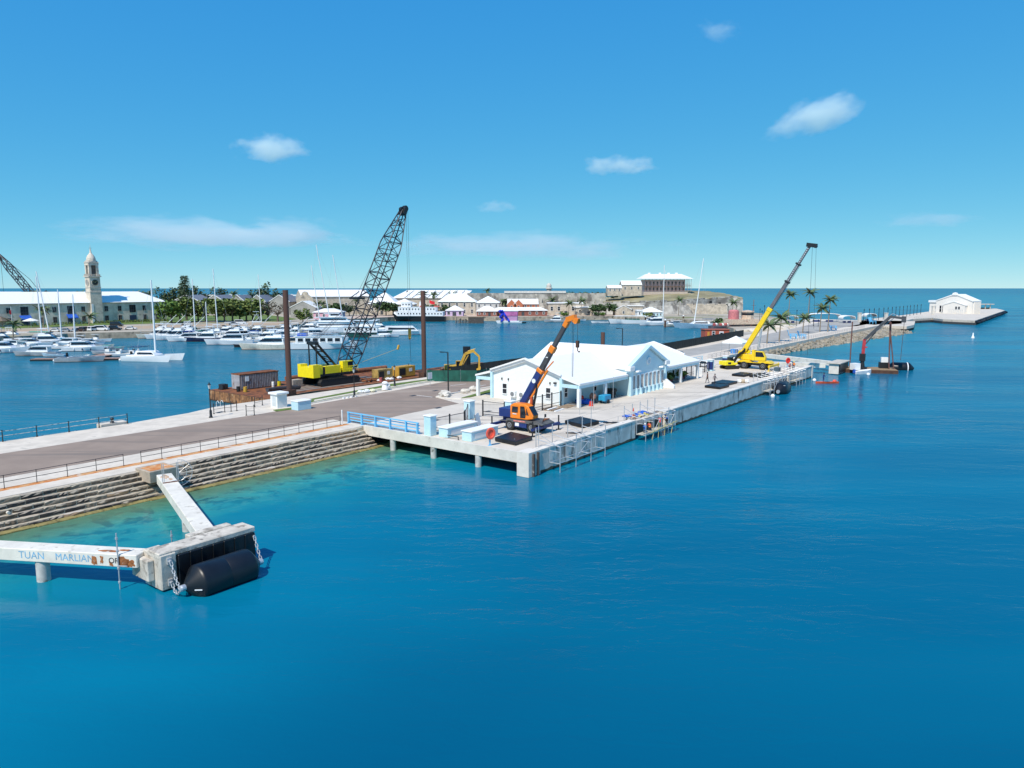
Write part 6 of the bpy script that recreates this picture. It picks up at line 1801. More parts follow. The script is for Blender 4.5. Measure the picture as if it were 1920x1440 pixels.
for i, (x, y, s_) in enumerate(((322, 606, 1.0), (338, 604, 1.05), (372, 603, .95), (386, 603, 1.0), (405, 603.5, .95), (421, 604, 1.0), (436, 603, 1.0), (450, 602, .95), (462, 602, 1.0), (474, 601, .95), (486, 601, .95))):
    tree('round', 'leafy green tree in the lawn row behind the yachts, %s from the clock tower' % ORD[i], x, y, s_ * 1.6, group=GL)
tree('norfolk', 'tall narrow dark conifer with tufted top at the right end of the stone range', 350, 600, 1.17, name='conifer_tree')
tree('bare', 'nearly leafless spreading brown tree beside the brown spud pile', 521, 603, 1.35)
tree('bare', 'smaller nearly leafless tree left of the spreading brown one', 503, 601, 1.05)
tree('round', 'single round green tree right of the near spud pile', 568, 605, .95)
for i, (x, y, sc) in enumerate(((305, 560, .95), (318, 560, .85), (330, 560, 1.0), (343, 560, 1.1), (362, 560, 1.0), (372, 560, 1.05), (392, 560, .8), (408, 560, .95), (422, 560, 1.0), (478, 560, .85), (490, 560, 1.0), (503, 560, 1.1), (524, 560, .9))):
    tree('tall', 'dark feathery casuarina on the skyline behind the storehouses, %s from the left' % ORD[i], x, y, sc * 1.38, pos=Vector(((x - 960) / F_PX * 470, 470, 2.0)), group='skyline casuarinas')
for i, (x, y, sc) in enumerate(((612, 600, .8), (626, 599, .95), (640, 599, .9), (655, 598, .8), (708, 598, 1.0), (724, 598, 1.1), (738, 597, .9), (751, 596, .8))):
    tree('dark', 'bushy dark tree on the square behind the crawler boom, %s from the left' % ORD[i], x, y - 6, sc * 1.05, group='trees on the far square')
for i, (x, y, sc) in enumerate(((788, 594, .75), (803, 594, .8), (818, 594, .85), (834, 594, .8), (849, 594, .7))):
    tree('dark', 'dark green tree in the clump behind the ferry, %s from the left' % ORD[i], x, y - 3, sc * 1.0, group='trees behind the ferry')
for i, (x, y, sc) in enumerate(((1110, 592, .85), (1122, 591, .95), (1136, 591, .95), (1150, 591, .9), (1159, 591, .75))):
    tree('dark', 'dark rounded tree in front of the rampart, %s from the left' % ORD[i], x, y, sc * .95, group='trees before the rampart')
for i, (x, y) in enumerate(((1345, 607), (1392, 606), (1350, 604))):
    tree('bush', 'green shrub near the red hulled tug and the bastion, %s one' % ORD[i], x, y, 1.1, name='shrub', cat='shrub')
for i, (x, y) in enumerate(((1055, 598), (1062, 599), (1117, 599), (1128, 598.5), (1216, 600), (918, 595))):
    tree('bush', 'green shrub on the far quay, %s from the left' % ORD[(1, 2, 3, 4, 5, 0)[i]], x, y - 6.5, 1.3, name='shrub', cat='shrub', group='shrubs on the far quay')
b = MB()
g = random.Random(5)
for k_ in range(26):
    px_ = 1028 + k_ * 5.2
    for j in range(26):
        p = on_hill(px_ + g.uniform(-3, 3), 0, 476, 12.2 + g.uniform(0, 3.6 if k_ % 5 else 2.4))
        p.y += g.uniform(0, 12)
        s_ = .9
        b.add([p + Vector((g.uniform(-s_, s_), g.uniform(-s_, s_), g.uniform(-s_, s_) * .7)) for _ in range(4)], [(0, 1, 2, 3)])
b.build('hedge_scrub', LEAF[2], kind='stuff', label='dark scrub growing along the top of the rampart')
b = MB()
for k_ in range(1300):
    p = at(g.uniform(0, 300), 611, Z0)
    t = g.random()
    kk = -g.uniform(1, 64)
    q = k0 + Vector((UX * kk, UY * kk, 0)) + Vector((UY, -UX, 0)) * g.uniform(1, 5)
    if (g.random() < .5 and kk < -30): continue
    b.add([q + Vector((g.uniform(-.4, .4), g.uniform(-.4, .4), g.uniform(0, 1.5 if t > .6 else .6))) for _ in range(4)], [(0, 1, 2, 3)])
b.build('border_plants', LEAF[1], kind='stuff', label='low planting along the foot of the stone range')

def palm_parts(seed, h, lean, wind=.9):
    g = random.Random(seed)
    b = MB()
    pts = [Vector((lean * (k_ / 6) ** 2, 0, h * k_ / 6)) for k_ in range(7)]
    for k_ in range(6): b.tube(pts[k_], pts[k_ + 1], .24 - .018 * k_, 7, .24 - .018 * (k_ + 1))
    tm = b.mesh('trunk', PBARK)
    top = pts[-1]
    fm = []
    for v in range(3):
        b = MB()
        L_ = 3.6
        for i in range(9):
            f0, f1 = i / 9, (i + 1) / 9
            z = lambda f: .9 * f - 1.55 * f * f
            p, q = Vector((L_ * f0, 0, z(f0))), Vector((L_ * f1, 0, z(f1)))
            wd = .62 * math.sin(PI * min(1, .15 + f0 * .9)) + .08
            for sg in (-1, 1):
                b.add([p, q, q + Vector((.25, sg * wd, -.30 - .2 * g.random())), p + Vector((.2, sg * wd * .95, -.28))], [(0, 1, 2, 3)])
        fm.append(b.mesh('frond', mat('palm_green', (.09, .135, .045), .7, var=.4, scale=1) if v else mat('palm_dry', (.15, .125, .06), .8, var=.3)))
    return tm, fm, top
PK = {}
def palm(label, pos, h, wind=1.0, group=None, n=15, big=1.0):
    key = round(h)
    if key not in PK: PK[key] = palm_parts(key, h, .4)
    tm, fm, top = PK[key]
    r = thing('palm_tree', label, 'palm tree', pos, rnd.uniform(-.3, .3), group)
    link('trunk', tm, r)
    for i in range(n):
        o = link('frond', fm[1 + i % 2] if i % 6 else fm[0], r, top)
        a = 2.399 * i
        a = a - wind * .55 * math.sin(a - 0.35)
        o.rotation_euler = (rnd.uniform(-.3, .3), .30 - 1.25 * (i / n) if i > 2 else .5, a)
        o.scale = (big * rnd.uniform(.7, 1.05),) * 3
    return r
palm('windblown palm beside the yellow crane boom, tallest of the near pair by the road', at(1461, 641), 7.4, n=18, big=1.1)
palm('palm half hidden behind the yellow crane boom', at(1438, 644), 5.6, big=1.1)
palm('windblown palm by the blue chairs, shorter, left of the three white canopies', at(1505, 624), 6.0)
palm('palm in front of the left white canopy, left of the tallest one there', at(1537, 622), 9.0)
palm('tall windblown palm leaning right before the white canopies', at(1552, 622), 12.0, n=18)
palm('tall thin palm in the sea view right of the grey crane boom', at(1478, 599), 13, big=1.25)
palm('tall thin palm under the hanging ropes of the yellow crane', at(1515, 598), 14, big=1.3)
palm('palm before the bastion wall, right one', at(1372, 600), 9.0, group=None)
palm('palm before the bastion wall, left of the white mast', at(1272, 592), 9.5)
palm('palm in front of the orange red house on the quay', at(1066, 592), 7.5)
palm('palm right of the small stone building on the far quay', at(1089, 592), 9)
for i, (x, y, h) in enumerate(((792, 588, 12), (812, 588, 12.5), (846, 588, 12), (912, 575, 14), (942, 588, 8), (947, 588, 8.5), (1034, 588, 9))):
    palm('palm among the white roofed houses beyond the ferry, %s from the left' % ORD[i], at(x, y), h, n=12, big=1.2, group='palms among the far houses')
for i, (x, y, h) in enumerate(((58, 545, 0), (66, 545, 0), (90, 545, 0), (150, 545, 0), (155, 545, 0), (258, 548, 0), (268, 548, 0), (283, 548, 0), (440, 552, 0))):
    palm('small palm crown showing over the roofs behind the clock tower, %s from the left' % ORD[i], Vector(((x - 960) / F_PX * 420, 420, 2.2)), 13.0, n=12, big=1.1, group='palms behind the clock tower roofs')
for i, (x, y, h) in enumerate(((76, 615, 7.2), (82, 614, 6.6), (25, 632, 4.4), (167, 611, 4.5), (604, 594, 8), (594, 595, 8), (668, 593, 9))):
    palm(('palm in front of the stone range beside the white parasol, taller', 'palm in front of the stone range beside the white parasol, shorter', 'small palm on the green bank at the far left', 'small palm at the foot of the clock tower', 'palm before the long white hall, right one', 'palm before the long white hall, left one', 'palm behind the lattice boom before the white hall')[i], at(x, y), h, n=13)

# ================================================================ CARS
def car(label, pos, rz, m, kind='sedan', group=None, cat='car'):
    L_, wd, h = {'sedan': (4.5, 1.75, 1.4), 'suv': (4.6, 1.85, 1.75), 'van': (5.0, 1.9, 2.1)}[kind]
    r = thing('parked_car', label, cat, pos, rz, group)
    hb = h * .55
    prof = {'sedan': [(-L_ / 2, .3), (L_ / 2, .3), (L_ / 2, hb * .85), (L_ * .22, hb), (-L_ * .38, hb), (-L_ / 2, hb * .95)],
            'suv': [(-L_ / 2, .3), (L_ / 2, .3), (L_ / 2, hb * .9), (L_ * .25, hb * 1.05), (-L_ / 2, hb * 1.05)],
            'van': [(-L_ / 2, .3), (L_ / 2, .3), (L_ / 2, hb * .8), (L_ * .36, hb), (-L_ / 2, hb)]}[kind]
    MB().xz(prof, -wd / 2, wd / 2).build('body', m, r, bevel=.06)
    x0, x1, x2, x3 = {'sedan': (-.38, -.22, .08, .22), 'suv': (-.48, -.44, .10, .24), 'van': (-.5, -.48, .18, .36)}[kind]
    top = [[Vector((L_ * x, sg * wd * .46, hb * .98)) if z == 0 else Vector((L_ * x, sg * wd * .40, h)) for x, z in ((x0, 0), (x3, 0), (x2, 1), (x1, 1))] for sg in (-1, 1)]
    MB().loft(top).build('cabin', m, r, bevel=.04)
    c = Vector((L_ * (x0 + x3) / 2, 0, hb + .12))
    gl = [[Vector((L_ * x, sg * wd * (.468 if z == 0 else .42), hb * 1.04 + .0 if z == 0 else h - .12)) for x, z in ((x0 + .03, 0), (x3 - .03, 0), (x2 - .015, 1), (x1 + .02, 1))] for sg in (-1, 1)]
    MB().loft(gl).build('side_windows', GLASS, r)
    MB().add([Vector((L_ * x3 + .01, -wd * .38, hb + .08)), Vector((L_ * x3 + .01, wd * .38, hb + .08)), Vector((L_ * x2 + .06, wd * .34, h - .06)), Vector((L_ * x2 + .06, -wd * .34, h - .06))], [(0, 1, 2, 3)]).build('windscreen', GLASS, r)
    MB().add([Vector((L_ * x0 - .02, -wd * .38, hb + .08)), Vector((L_ * x0 - .02, wd * .38, hb + .08)), Vector((L_ * x1 - .03, wd * .34, h - .08)), Vector((L_ * x1 - .03, -wd * .34, h - .08))], [(3, 2, 1, 0)]).build('rear_window', GLASS, r)
    wm = MB().lathe((0, 0, 0), [(.2, -.11), (.33, -.11), (.33, .11), (.2, .11)], 14, axis='Y').mesh('wheel', TYRE)
    for x in (-.32, .32):
        for y in (-1, 1): link('wheel', wm, r, (L_ * x, y * (wd / 2 - .08), .33))
    hl = MB().box(-.03, .03, -.18, .18, -.08, .08).mesh('headlight', CLOTHW)
    for y in (-1, 1): link('headlight', hl, r, (L_ / 2, y * wd * .36, hb * .75))
    return r
SILV = mat('silver_car_paint', (.45, .46, .48), .3, .5)
CARW = mat('white_car_paint', (.78, .78, .78), .25, var=.02)
CARK = mat('black_car_paint', (.015, .017, .02), .25)
for i, (px_, py_, m, k_, lb) in enumerate(((105, 622, CARW, 'sedan', 'white car at the left end of the row parked below the clock tower'), (124, 622, SILV, 'sedan', 'grey car second in the row parked below the clock tower'),
        (144, 621.5, SILV, 'sedan', 'silver car third in the row below the clock tower'), (159, 621, mat('brown_car', (.06, .035, .03), .3), 'suv', 'dark brown car between the silver car and the white car below the clock tower'),
        (175, 620.5, CARW, 'suv', 'white car in the middle of the row below the clock tower'), (191, 620, CARW, 'van', 'white van in the row below the clock tower'),
        (216, 619, CARK, 'suv', 'black car right of the white van below the clock tower'), (245, 618, CARW, 'sedan', 'white car at the right end of the row below the clock tower'), (219, 612, CARK, 'van', 'black van standing close to the foot of the stone range'))):
    car(lb, at(px_, py_), .12 + (1.3 if i in (2, 3, 4) else 0), m, k_)
car('white van on the quay road behind the yachts', at(451, 608), .2, CARW, 'van', cat='van')
car('dark car parked left of the white van on the quay road', at(438, 609), .2, SILV, 'sedan')
car('black car behind the pale blue rail fence right of the terminal', W(95, 31), ANG + 2.2, CARK, 'suv')
car('second black car behind the pale blue rail fence beside the first', W(98.2, 29.8), ANG + 2.2, CARK, 'suv')
car('white car by the pale blue gate pillar at the far end of the wharf', W(86.5, 17.5), ANG + 1.2, CARW, 'sedan')
# ================================================================ BOATS
PALEB = mat('pale_blue_gelcoat', (.42, .56, .66), .3)
CREAMH = mat('cream_gelcoat', (.70, .64, .54), .35)
GREYH = mat('grey_gelcoat', (.38, .40, .42), .35)
CANV = [mat('canvas_%s' % n, c, .85, var=.2) for n, c in (('navy', (.012, .025, .09)), ('royal_blue', (.02, .07, .30)), ('beige', (.55, .47, .36)), ('teal', (.03, .22, .20)), ('charcoal', (.04, .04, .045)))]
def hull(b, L_, B, D, y0=0, bow=.4, mi=0, flare=1.0, st=9):
    rings = []
    for i in range(st):
        f = i / (st - 1)
        w_ = B / 2 * (1 if f < bow else max(.02, 1 - ((f - bow) / (1 - bow)) ** 2.2))
        w_ *= .9 + .1 * min(1, f / .2)
        z = D * (1 + .38 * f * f)
        x = L_ * (f - .5)
        rk = .10 * L_ * max(0, (f - .7) / .3) ** 1.5
        rings.append([Vector((x + rk * .6, y0 - w_, z)), Vector((x, y0 - w_ * (.84 if f < .7 else .62), .12)), Vector((x - rk * .3, y0 - w_ * .4, -.25)), Vector((x - rk * .3, y0 + w_ * .4, -.25)), Vector((x, y0 + w_ * (.84 if f < .7 else .62), .12)), Vector((x + rk * .6, y0 + w_, z)), Vector((x + rk * .6, y0, z + .03))])
    b.loft(rings, True, mi)
    return b
def cabin(b, x0, x1, w_, z0, z1, rake=.35, back=.1, mi=0, taper=.88):
    h = z1 - z0
    b.loft([[Vector((x0, s_ * w_ / 2, z0)), Vector((x1, s_ * w_ / 2 * .86, z0)), Vector((x1 - h * rake * 2.2, s_ * w_ / 2 * .8 * taper, z1)), Vector((x0 + h * back, s_ * w_ / 2 * taper, z1))] for s_ in (-1, 1)], True, mi)
    return b
def rail(b, pts, h=.5, r=.025):
    for p in pts: b.tube(p, (p[0], p[1], p[2] + h), r, 4)
    top = [Vector(p) + Vector((0, 0, h)) for p in pts]
    b.pipe(top, r, 4)
def yacht(label, px_, py_, L_, yaw, kind='cruiser', hm=HULLW, cm=None, group=None, name='motor_yacht', cat='yacht', z=0):
    """L_ metres, yaw = direction of the bow in degrees"""
    pos = px_ if isinstance(px_, Vector) else at(px_, py_, z)
    r = thing(name, label, cat, pos, R(yaw), group)
    B = L_ * .30 if L_ < 16 else L_ * .25
    D = max(.7, L_ * .095)
    cm = cm or HULLW
    g_ = random.Random(label)
    if hm is HULLW and kind != 'none':
        q_ = g_.random()
        hm = PALEB if q_ < .14 else CREAMH if q_ < .26 else GREYH if q_ < .34 else HULLW
    hb = hull(MB(), L_, B, D)
    hb.build('hull', hm, r, smooth=True)
    bt = MB()
    hull(bt, L_ * .995, B * .99, .14)
    bt.build('boot_stripe', NAVY if hm is HULLW else RUSTD, r, (0, 0, -.02)).scale = (1, 1.004, .55)
    d = D * 1.05
    tower = kind == 'sportfish'
    if kind == 'convertible': kind = 'sportfish'
    if kind in ('cruiser', 'flybridge', 'sportfish', 'trawler'):
        x0, x1 = (-.30 if kind != 'sportfish' else -.18) * L_, .24 * L_
        h1 = L_ * .115 + .25
        cb = cabin(MB(), x0, x1, B * .8, d, d + h1, .6).build('cabin', cm, r)
        wb_ = cabin(MB(), x0 + L_ * .03, x1 - h1 * .55, B * .82, d + h1 * .48, d + h1 * .86, .62, .1).build('window_band', GLASS, cb)
        z2 = d + h1
        MB().box(x0 - L_ * (.10 if kind != 'sportfish' else .02), x1 - h1 * 1.25, -B * .40, B * .40, z2, z2 + .14).build('roof_overhang', cm, r, bevel=.04)
        if kind in ('flybridge', 'trawler', 'sportfish'):
            fb = cabin(MB(), x0 + L_ * .04, x1 - h1 * 1.3, B * .68, z2 + .14, z2 + .95, .5, .0).build('flybridge', cm, r)
            cabin(MB(), x0 + L_ * .20, x1 - h1 * 1.22, B * .66, z2 + .95, z2 + 1.25, .6, 2.0).build('flybridge_screen', GLASS, fb)
            tz = z2 + 2.35
            MB().box(x0 + L_ * .02, x0 + L_ * .26, -B * .34, B * .34, tz, tz + .12).build('hardtop', cm, r, bevel=.03)
            b = MB()
            for x in (x0 + L_ * .05, x0 + L_ * .24):
                for s_ in (-1, 1): b.tube((x, s_ * B * .31, z2 + .8), (x, s_ * B * .31, tz), .05, 5)
            b.build('hardtop_post', cm, r)
        if kind == 'sportfish':
            b = MB()
            tt = tz + (2.6 if tower else .5)
            for s_ in (-1, 1):
                for x in (x0 + L_ * .03, x0 + L_ * .25): b.tube((x, s_ * B * .33, tz), (x0 + L_ * .13 + (.4 if x > x0 + L_ * .1 else -.4), s_ * B * .14, tt), .05, 5)
            b.box(x0 + L_ * .07, x0 + L_ * .20, -B * .17, B * .17, tt, tt + .1)
            b.box(x0 + L_ * .06, x0 + L_ * .22, -B * .2, B * .2, tt + 1.3, tt + 1.38)
            for s_ in (-1, 1): b.tube((x0 + L_ * .13, s_ * .5, tt), (x0 + L_ * .13, s_ * .5, tt + 1.3), .04, 4)
            if tower: b.build('tuna_tower', cm, r)
            b = MB()
            for s_ in (-1, 1): b.tube((x0 + L_ * .2, s_ * B * .45, d + .5), (x0 - L_ * .34, s_ * B * .6, d + L_ * .56), .06, 4, .03)
            b.build('outrigger_pole', cm, r)
        if g_.random() < .6:
            cvr = MB().box(-L_ * .46, x0 + .1, -B * .38, B * .38, d + h1 * .85, d + h1 * .85 + .12)
            for x in (-L_ * .45, x0): cvr.tube((x, B * .36, D), (x, B * .36, d + h1 * .85), .03, 4).tube((x, -B * .36, D), (x, -B * .36, d + h1 * .85), .03, 4)
            cvr.build('canvas_cover', CANV[g_.randrange(5)], r)
        for k_ in range(3):
            MB().blob((-L_ * .2 + k_ * L_ * .2, -B * .5, D * .55), (.16, .16, .38), 7, 5, 0).build('side_fender', (NAVY, CLOTHW)[g_.randrange(2)], r)
        b = MB()
        pts = [(L_ * f, s_ * B / 2 * (1 - ((f + .5 - .4) / .6) ** 2.2) * .92, D * (1 + .38 * (f + .5) ** 2)) for s_, fs in ((1, (.12, .22, .32, .42)), (-1, (.42, .32, .22, .12))) for f in fs]
        rail(b, pts, .6, .022)
        b.build('bow_rail', GALV, r)
        MB().box(-L_ * .5 - .8, -L_ * .5 + .05, -B * .4, B * .4, .15, .32).build('swim_platform', cm, r)
    elif kind == 'open':
        MB().box(-L_ * .12, L_ * .04, -.4, .4, D * .9, D + .75).build('console', cm, r, bevel=.05)
        MB().box(L_ * .0, L_ * .05, -.38, .38, D + .75, D + 1.15).build('console_screen', GLASS, r)
        MB().box(-L_ * .16, L_ * .08, -.8, .8, D + 1.75, D + 1.83).build('t_top', TEALM if rnd.random() < .25 else cm, r)
        b = MB()
        for x in (-L_ * .13, L_ * .05):
            for s_ in (-1, 1): b.tube((x, s_ * .55, D * .9), (x, s_ * .65, D + 1.75), .035, 4)
        b.build('t_top_frame', GALV, r)
        MB().box(-L_ * .5 - .45, -L_ * .5 + .1, -.25, .25, .1, 1.35).build('outboard', BLACK if rnd.random() < .6 else WHITE, r, bevel=.08)
        MB().box(-L_ * .38, L_ * .2, -B * .34, B * .34, D * 1.06, D * 1.09).build('cockpit_floor', mat('beige_deck', (.55, .52, .46), .7), r)
    elif kind == 'skiff':
        MB().loft([[Vector((L_ * f, s_ * B * .33 * (1 if f < .2 else .6), D * (1 + .38 * (f + .5) ** 2) + .045)) for f in (-.42, .1, .34)] for s_ in (-1, 1)]).build('cockpit_floor', STEELG, r)
        for x in (-.2, .1): MB().box(L_ * x - .15, L_ * x + .15, -B * .4, B * .4, D * 1.1, D * 1.2).build('thwart', cm, r)
        MB().box(-L_ * .5 - .4, -L_ * .5 + .08, -.2, .2, .1, 1.2).build('outboard', WHITE if rnd.random() < .5 else BLACK, r, bevel=.06)
    return r
def sailboat(label, px_, py_, L_, yaw, mast, lean=0, cover=None, hm=HULLW, hidden_hull=False, group=None):
    pos = at(px_, py_, 0)
    r = thing('sailboat', label, 'sailboat', pos, R(yaw), group)
    B, D = L_ * .28, L_ * .085 + .15
    hull(MB(), L_, B, D).build('hull', hm, r, smooth=True)
    cb = cabin(MB(), -.15 * L_, .22 * L_, B * .6, D * 1.05, D * 1.05 + .55, .5).build('cabin', HULLW, r)
    cabin(MB(), -.10 * L_, .16 * L_, B * .61, D * 1.05 + .2, D * 1.05 + .4, .5).build('window_band', GLASS, cb)
    MB().tube((.08 * L_, 0, D), (.08 * L_ - lean * math.cos(R(yaw)), lean * math.sin(R(yaw)), mast), .24, 8, .15).build('mast', WHITE, r)
    b = MB()
    for f in (.5, .78): b.tube((.08 * L_ - lean * f * math.cos(R(yaw)), -B * .38, mast * f), (.08 * L_ - lean * f * math.cos(R(yaw)), B * .38, mast * f), .03, 4)
    b.build('spreader', WHITE, r)
    b = MB()
    top = (.08 * L_ - lean * math.cos(R(yaw)), lean * math.sin(R(yaw)), mast)
    for q in ((L_ * .5, 0, D * 1.4), (-L_ * .48, 0, D), (.08 * L_, B * .45, D), (.08 * L_, -B * .45, D)): b.tube(top, q, .018, 4)
    b.build('rigging', GALV, r)
    MB().tube((.08 * L_, 0, D + 1.3), (-.42 * L_, 0, D + 1.35), .22 if cover else .08, 8).build('boom_cover' if cover else 'boom', cover or WHITE, r)
    return r
def catamaran(label, px_, py_, L_, B, yaw, mast, hm=HULLW, deck=HULLW, cover=NAVY, lean=0):
    r = thing('catamaran', label, 'catamaran', at(px_, py_, 0), R(yaw))
    for s_ in (-1, 1): hull(MB(), L_, B * .2, L_ * .095, s_ * B * .4, .5).build('hull', hm, r, smooth=True)
    D = L_ * .105
    MB().box(-L_ * .42, L_ * .15, -B * .38, B * .38, D * .75, D * 1.08).build('bridge_deck', deck, r)
    cb = MB().loft([[Vector((-L_ * .28, s_ * B * .3, D)), Vector((L_ * .16, s_ * B * .26, D)), Vector((L_ * .06, s_ * B * .2, D + 1.1)), Vector((-L_ * .26, s_ * B * .24, D + 1.2))] for s_ in (-1, 1)]).build('cabin', HULLW, r, bevel=.1)
    MB().loft([[Vector((-L_ * .22, s_ * B * .302, D + .35)), Vector((L_ * .12, s_ * B * .262, D + .35)), Vector((L_ * .07, s_ * B * .235, D + .8)), Vector((-L_ * .21, s_ * B * .268, D + .8))] for s_ in (-1, 1)]).build('window_band', GLASS, cb)
    if cover:
        MB().box(-L_ * .42, -L_ * .16, -B * .3, B * .3, D + 2.1, D + 2.22).build('bimini', cover, r)
        b = MB()
        for x in (-.40, -.18):
            for s_ in (-1, 1): b.tube((L_ * x, s_ * B * .28, D), (L_ * x, s_ * B * .28, D + 2.1), .04, 4)
        b.build('bimini_frame', GALV, r)
    MB().tube((L_ * .08, 0, D), (L_ * .08 + lean * math.cos(R(yaw)), -lean * math.sin(R(yaw)), mast), .26, 8, .16).build('mast', WHITE, r)
    b = MB()
    for q in ((L_ * .48, 0, D), (-L_ * .2, B * .4, D), (-L_ * .2, -B * .4, D)): b.tube((L_ * .08 + lean * math.cos(R(yaw)), -lean * math.sin(R(yaw)), mast), q, .02, 4)
    b.build('rigging', GALV, r)
    return r

# ---- marina at the left, placed by waterline
catamaran('white catamaran with single mast moored at the end of the floating pontoon', 286, 676, 13.5, 6.6, -12, 20.5, cover=NAVY)
yacht('white motor yacht with long foredeck, nearest at the left edge of the marina', 8, 661, 13, 6, 'cruiser')
yacht('white sport boat with bow sprit pointing left, in front of the moored row', 70, 667, 11, 188, 'cruiser')
yacht('small grey and white inflatable behind the bow sprit boat stern', 103, 669, 7, 172, 'skiff', name='skiff', cat='skiff')
yacht('long white skiff with big white outboard along the pontoon front', 150, 678, 11, 8, 'skiff', name='skiff', cat='skiff')
yacht('white motor boat with navy blue canopy behind the floating pontoon', 160, 658, 12, 5, 'cruiser', cm=HULLW)
yacht('white centre console boat at the pontoon, left of the catamaran', 200, 664, 7.5, 185, 'open', name='open_boat', cat='boat')
yacht('small white open boat between the pontoon and the catamaran', 222, 668, 6.5, 185, 'open', name='open_boat', cat='boat')
yacht('white open boat directly behind the catamaran', 250, 667, 8, 10, 'open', name='open_boat', cat='boat')
yacht('white cruiser in the second marina row at the far left', 8, 645, 12, 20, 'flybridge')
yacht('white cruiser second from the left in the back row of the left marina', 60, 650, 11, 10, 'cruiser')
yacht('white flybridge boat third from the left in the back row of the left marina', 95, 646, 12, 12, 'flybridge')
yacht('white cruiser fourth from the left in the back row of the left marina', 126, 648, 10, 175, 'cruiser')
yacht('white boat with teal canvas at the right end of the left marina', 155, 644, 10, 8, 'open', name='open_boat', cat='boat')
sailboat('sailboat with long teal sail cover below the stone range', 88, 636, 14, 4, 24.5, 3, TEALM)
sailboat('sailboat with thin upright mast left of the teal covered one', 84, 640, 10, 186, 22.5, .3)
sailboat('sailboat with shorter white mast right of the teal covered one', 112, 640, 9, 3, 18)
sailboat('small sailboat with blue cover and grey mast right of the parked car row start', 137, 647, 9, 5, 16.5, -.4, mat('blue_cover', (.03, .25, .40), .8))
yacht('white boat with green canopy at the far left edge of the marina', -6, 636, 10, 15, 'open', cm=TEALM, name='open_boat', cat='boat')
yacht('white tender in the gap behind the navy canopy boat', 186, 652, 8, 10, 'skiff', name='skiff', cat='skiff')
for x, y, L_, yaw, k_, lb in ((30, 639, 10, 10, 'flybridge', 'white flybridge boat left of the teal covered sailboat, far left of the back row'), (46, 656, 9, 8, 'open', 'open white boat behind the bow sprit boat, near the left edge'),
        (72, 641, 11, 186, 'cruiser', 'white cruiser with bow to the left before the teal sail cover'), (104, 654, 9, 182, 'open', 'open white boat between the bow sprit boat and the navy canopy boat'),
        (118, 636, 9, 6, 'cruiser', 'white cruiser closest to the bank under the parked white cars'), (140, 653, 9, 184, 'cruiser', 'white cruiser with bow to the left beside the navy canopy boat'),
        (170, 647, 8, 12, 'cruiser', 'small white cruiser at the right of the teal canvas boat'), (182, 641, 9, 5, 'open', 'open white boat nearest the stone quay corner'),
        (205, 656, 8, 6, 'skiff', 'low white skiff behind the pontoon finger'), (236, 662, 7, 182, 'skiff', 'low white skiff between the pontoon finger and the catamaran'),
        (52, 634, 9, 8, 'cruiser', 'white cruiser touching the green bank at the left'), (20, 651, 9, 184, 'cruiser', 'white cruiser with bow to the left beside the long foredeck yacht')):
    yacht(lb, x, y, L_, yaw, k_, name='small_boat', cat='boat')
pon = thing('floating_pontoon', 'floating pontoon with brown planked deck and round white fenders', 'pontoon', at(178, 675, 0), R(6))
MB().box(-15, 12, -1.6, 1.6, -.2, .42).build('float', BLACK, pon)
pm_ = MB().box(0, .66, -1.65, 1.65, .42, .5).mesh('plank', mat('pontoon_plank', (.30, .19, .15), .85, var=.2, scale=2))
for k_ in range(38): link('plank', pm_, pon, (-15 + k_ * .71, 0, 0))
MB().box(-4, 0, 1.66, 14, -.2, .42).build('finger_float', BLACK, pon)
pm2 = MB().box(-4.05, .05, 0, .66, .42, .5).mesh('plank', MATS['pontoon_plank'])
for k_ in range(17): link('plank', pm2, pon, (0, 1.7 + k_ * .72, 0))
for x in (-9, -4.5, -1.0, -.2, 7): MB().blob((x, -1.85, .15), .36, 9, 6, 0).build('ball_fender', WHITE, pon, smooth=True)
# ---- middle of the marina
for i, (x, y, L_, yaw) in enumerate(((296, 634, 13, 205), (312, 635, 13, 204), (330, 637, 14, 202), (352, 634, 12, 203))):
    yacht('white yacht with slanted outrigger poles right of the stone quay, %s from the left' % ORD[i], x, y, L_, yaw, 'convertible', group='sport fishing yachts by the stone quay')
sailboat('sailboat with tall mast behind the sport fishing yachts', 371, 630, 11, 195, 22.0, 0)
sailboat('sailboat with tall mast and rigging left of the white van', 404, 628, 12, 15, 26.0, .6)
sailboat('sailboat with short mast between the two taller masts', 392, 626, 8, 190, 13.0)
yacht('white yacht with low cabin between the sport fishing group and the navy hulled trawler', 351, 640, 12, 196, 'cruiser')
yacht('navy hulled trawler yacht with white cabin among the white yachts', 384, 640, 12, 194, 'trawler', hm=NAVY)
yacht('long sleek white motor yacht with raked bow right of the navy hulled one', 432, 646, 14.5, 192, 'cruiser')
yacht('white sport fisher with tall tuna tower behind the sleek white yacht', 479, 631, 14, 200, 'sportfish')
yacht('big white flybridge yacht with bow pointing left before the near spud pile', 504, 655, 15.5, 190, 'flybridge')
yacht('small white boat tucked behind the big flybridge yacht', 466, 641, 9, 190, 'open', name='open_boat', cat='boat')
yacht('small black tender ahead of the big flybridge yacht', 453, 651, 4.5, 185, 'skiff', hm=BLACK, name='dinghy', cat='dinghy')
for i, (x, y, L_, k_) in enumerate(((420, 628, 11, 'flybridge'), (445, 630, 12, 'flybridge'), (505, 632, 12, 'cruiser'), (523, 636, 12, 'flybridge'))):
    yacht('white back row yacht left of the near spud pile, %s from the left' % ORD[i], x, y, L_, 195 + i * 4, k_, group='yachts in the back row of the marina')
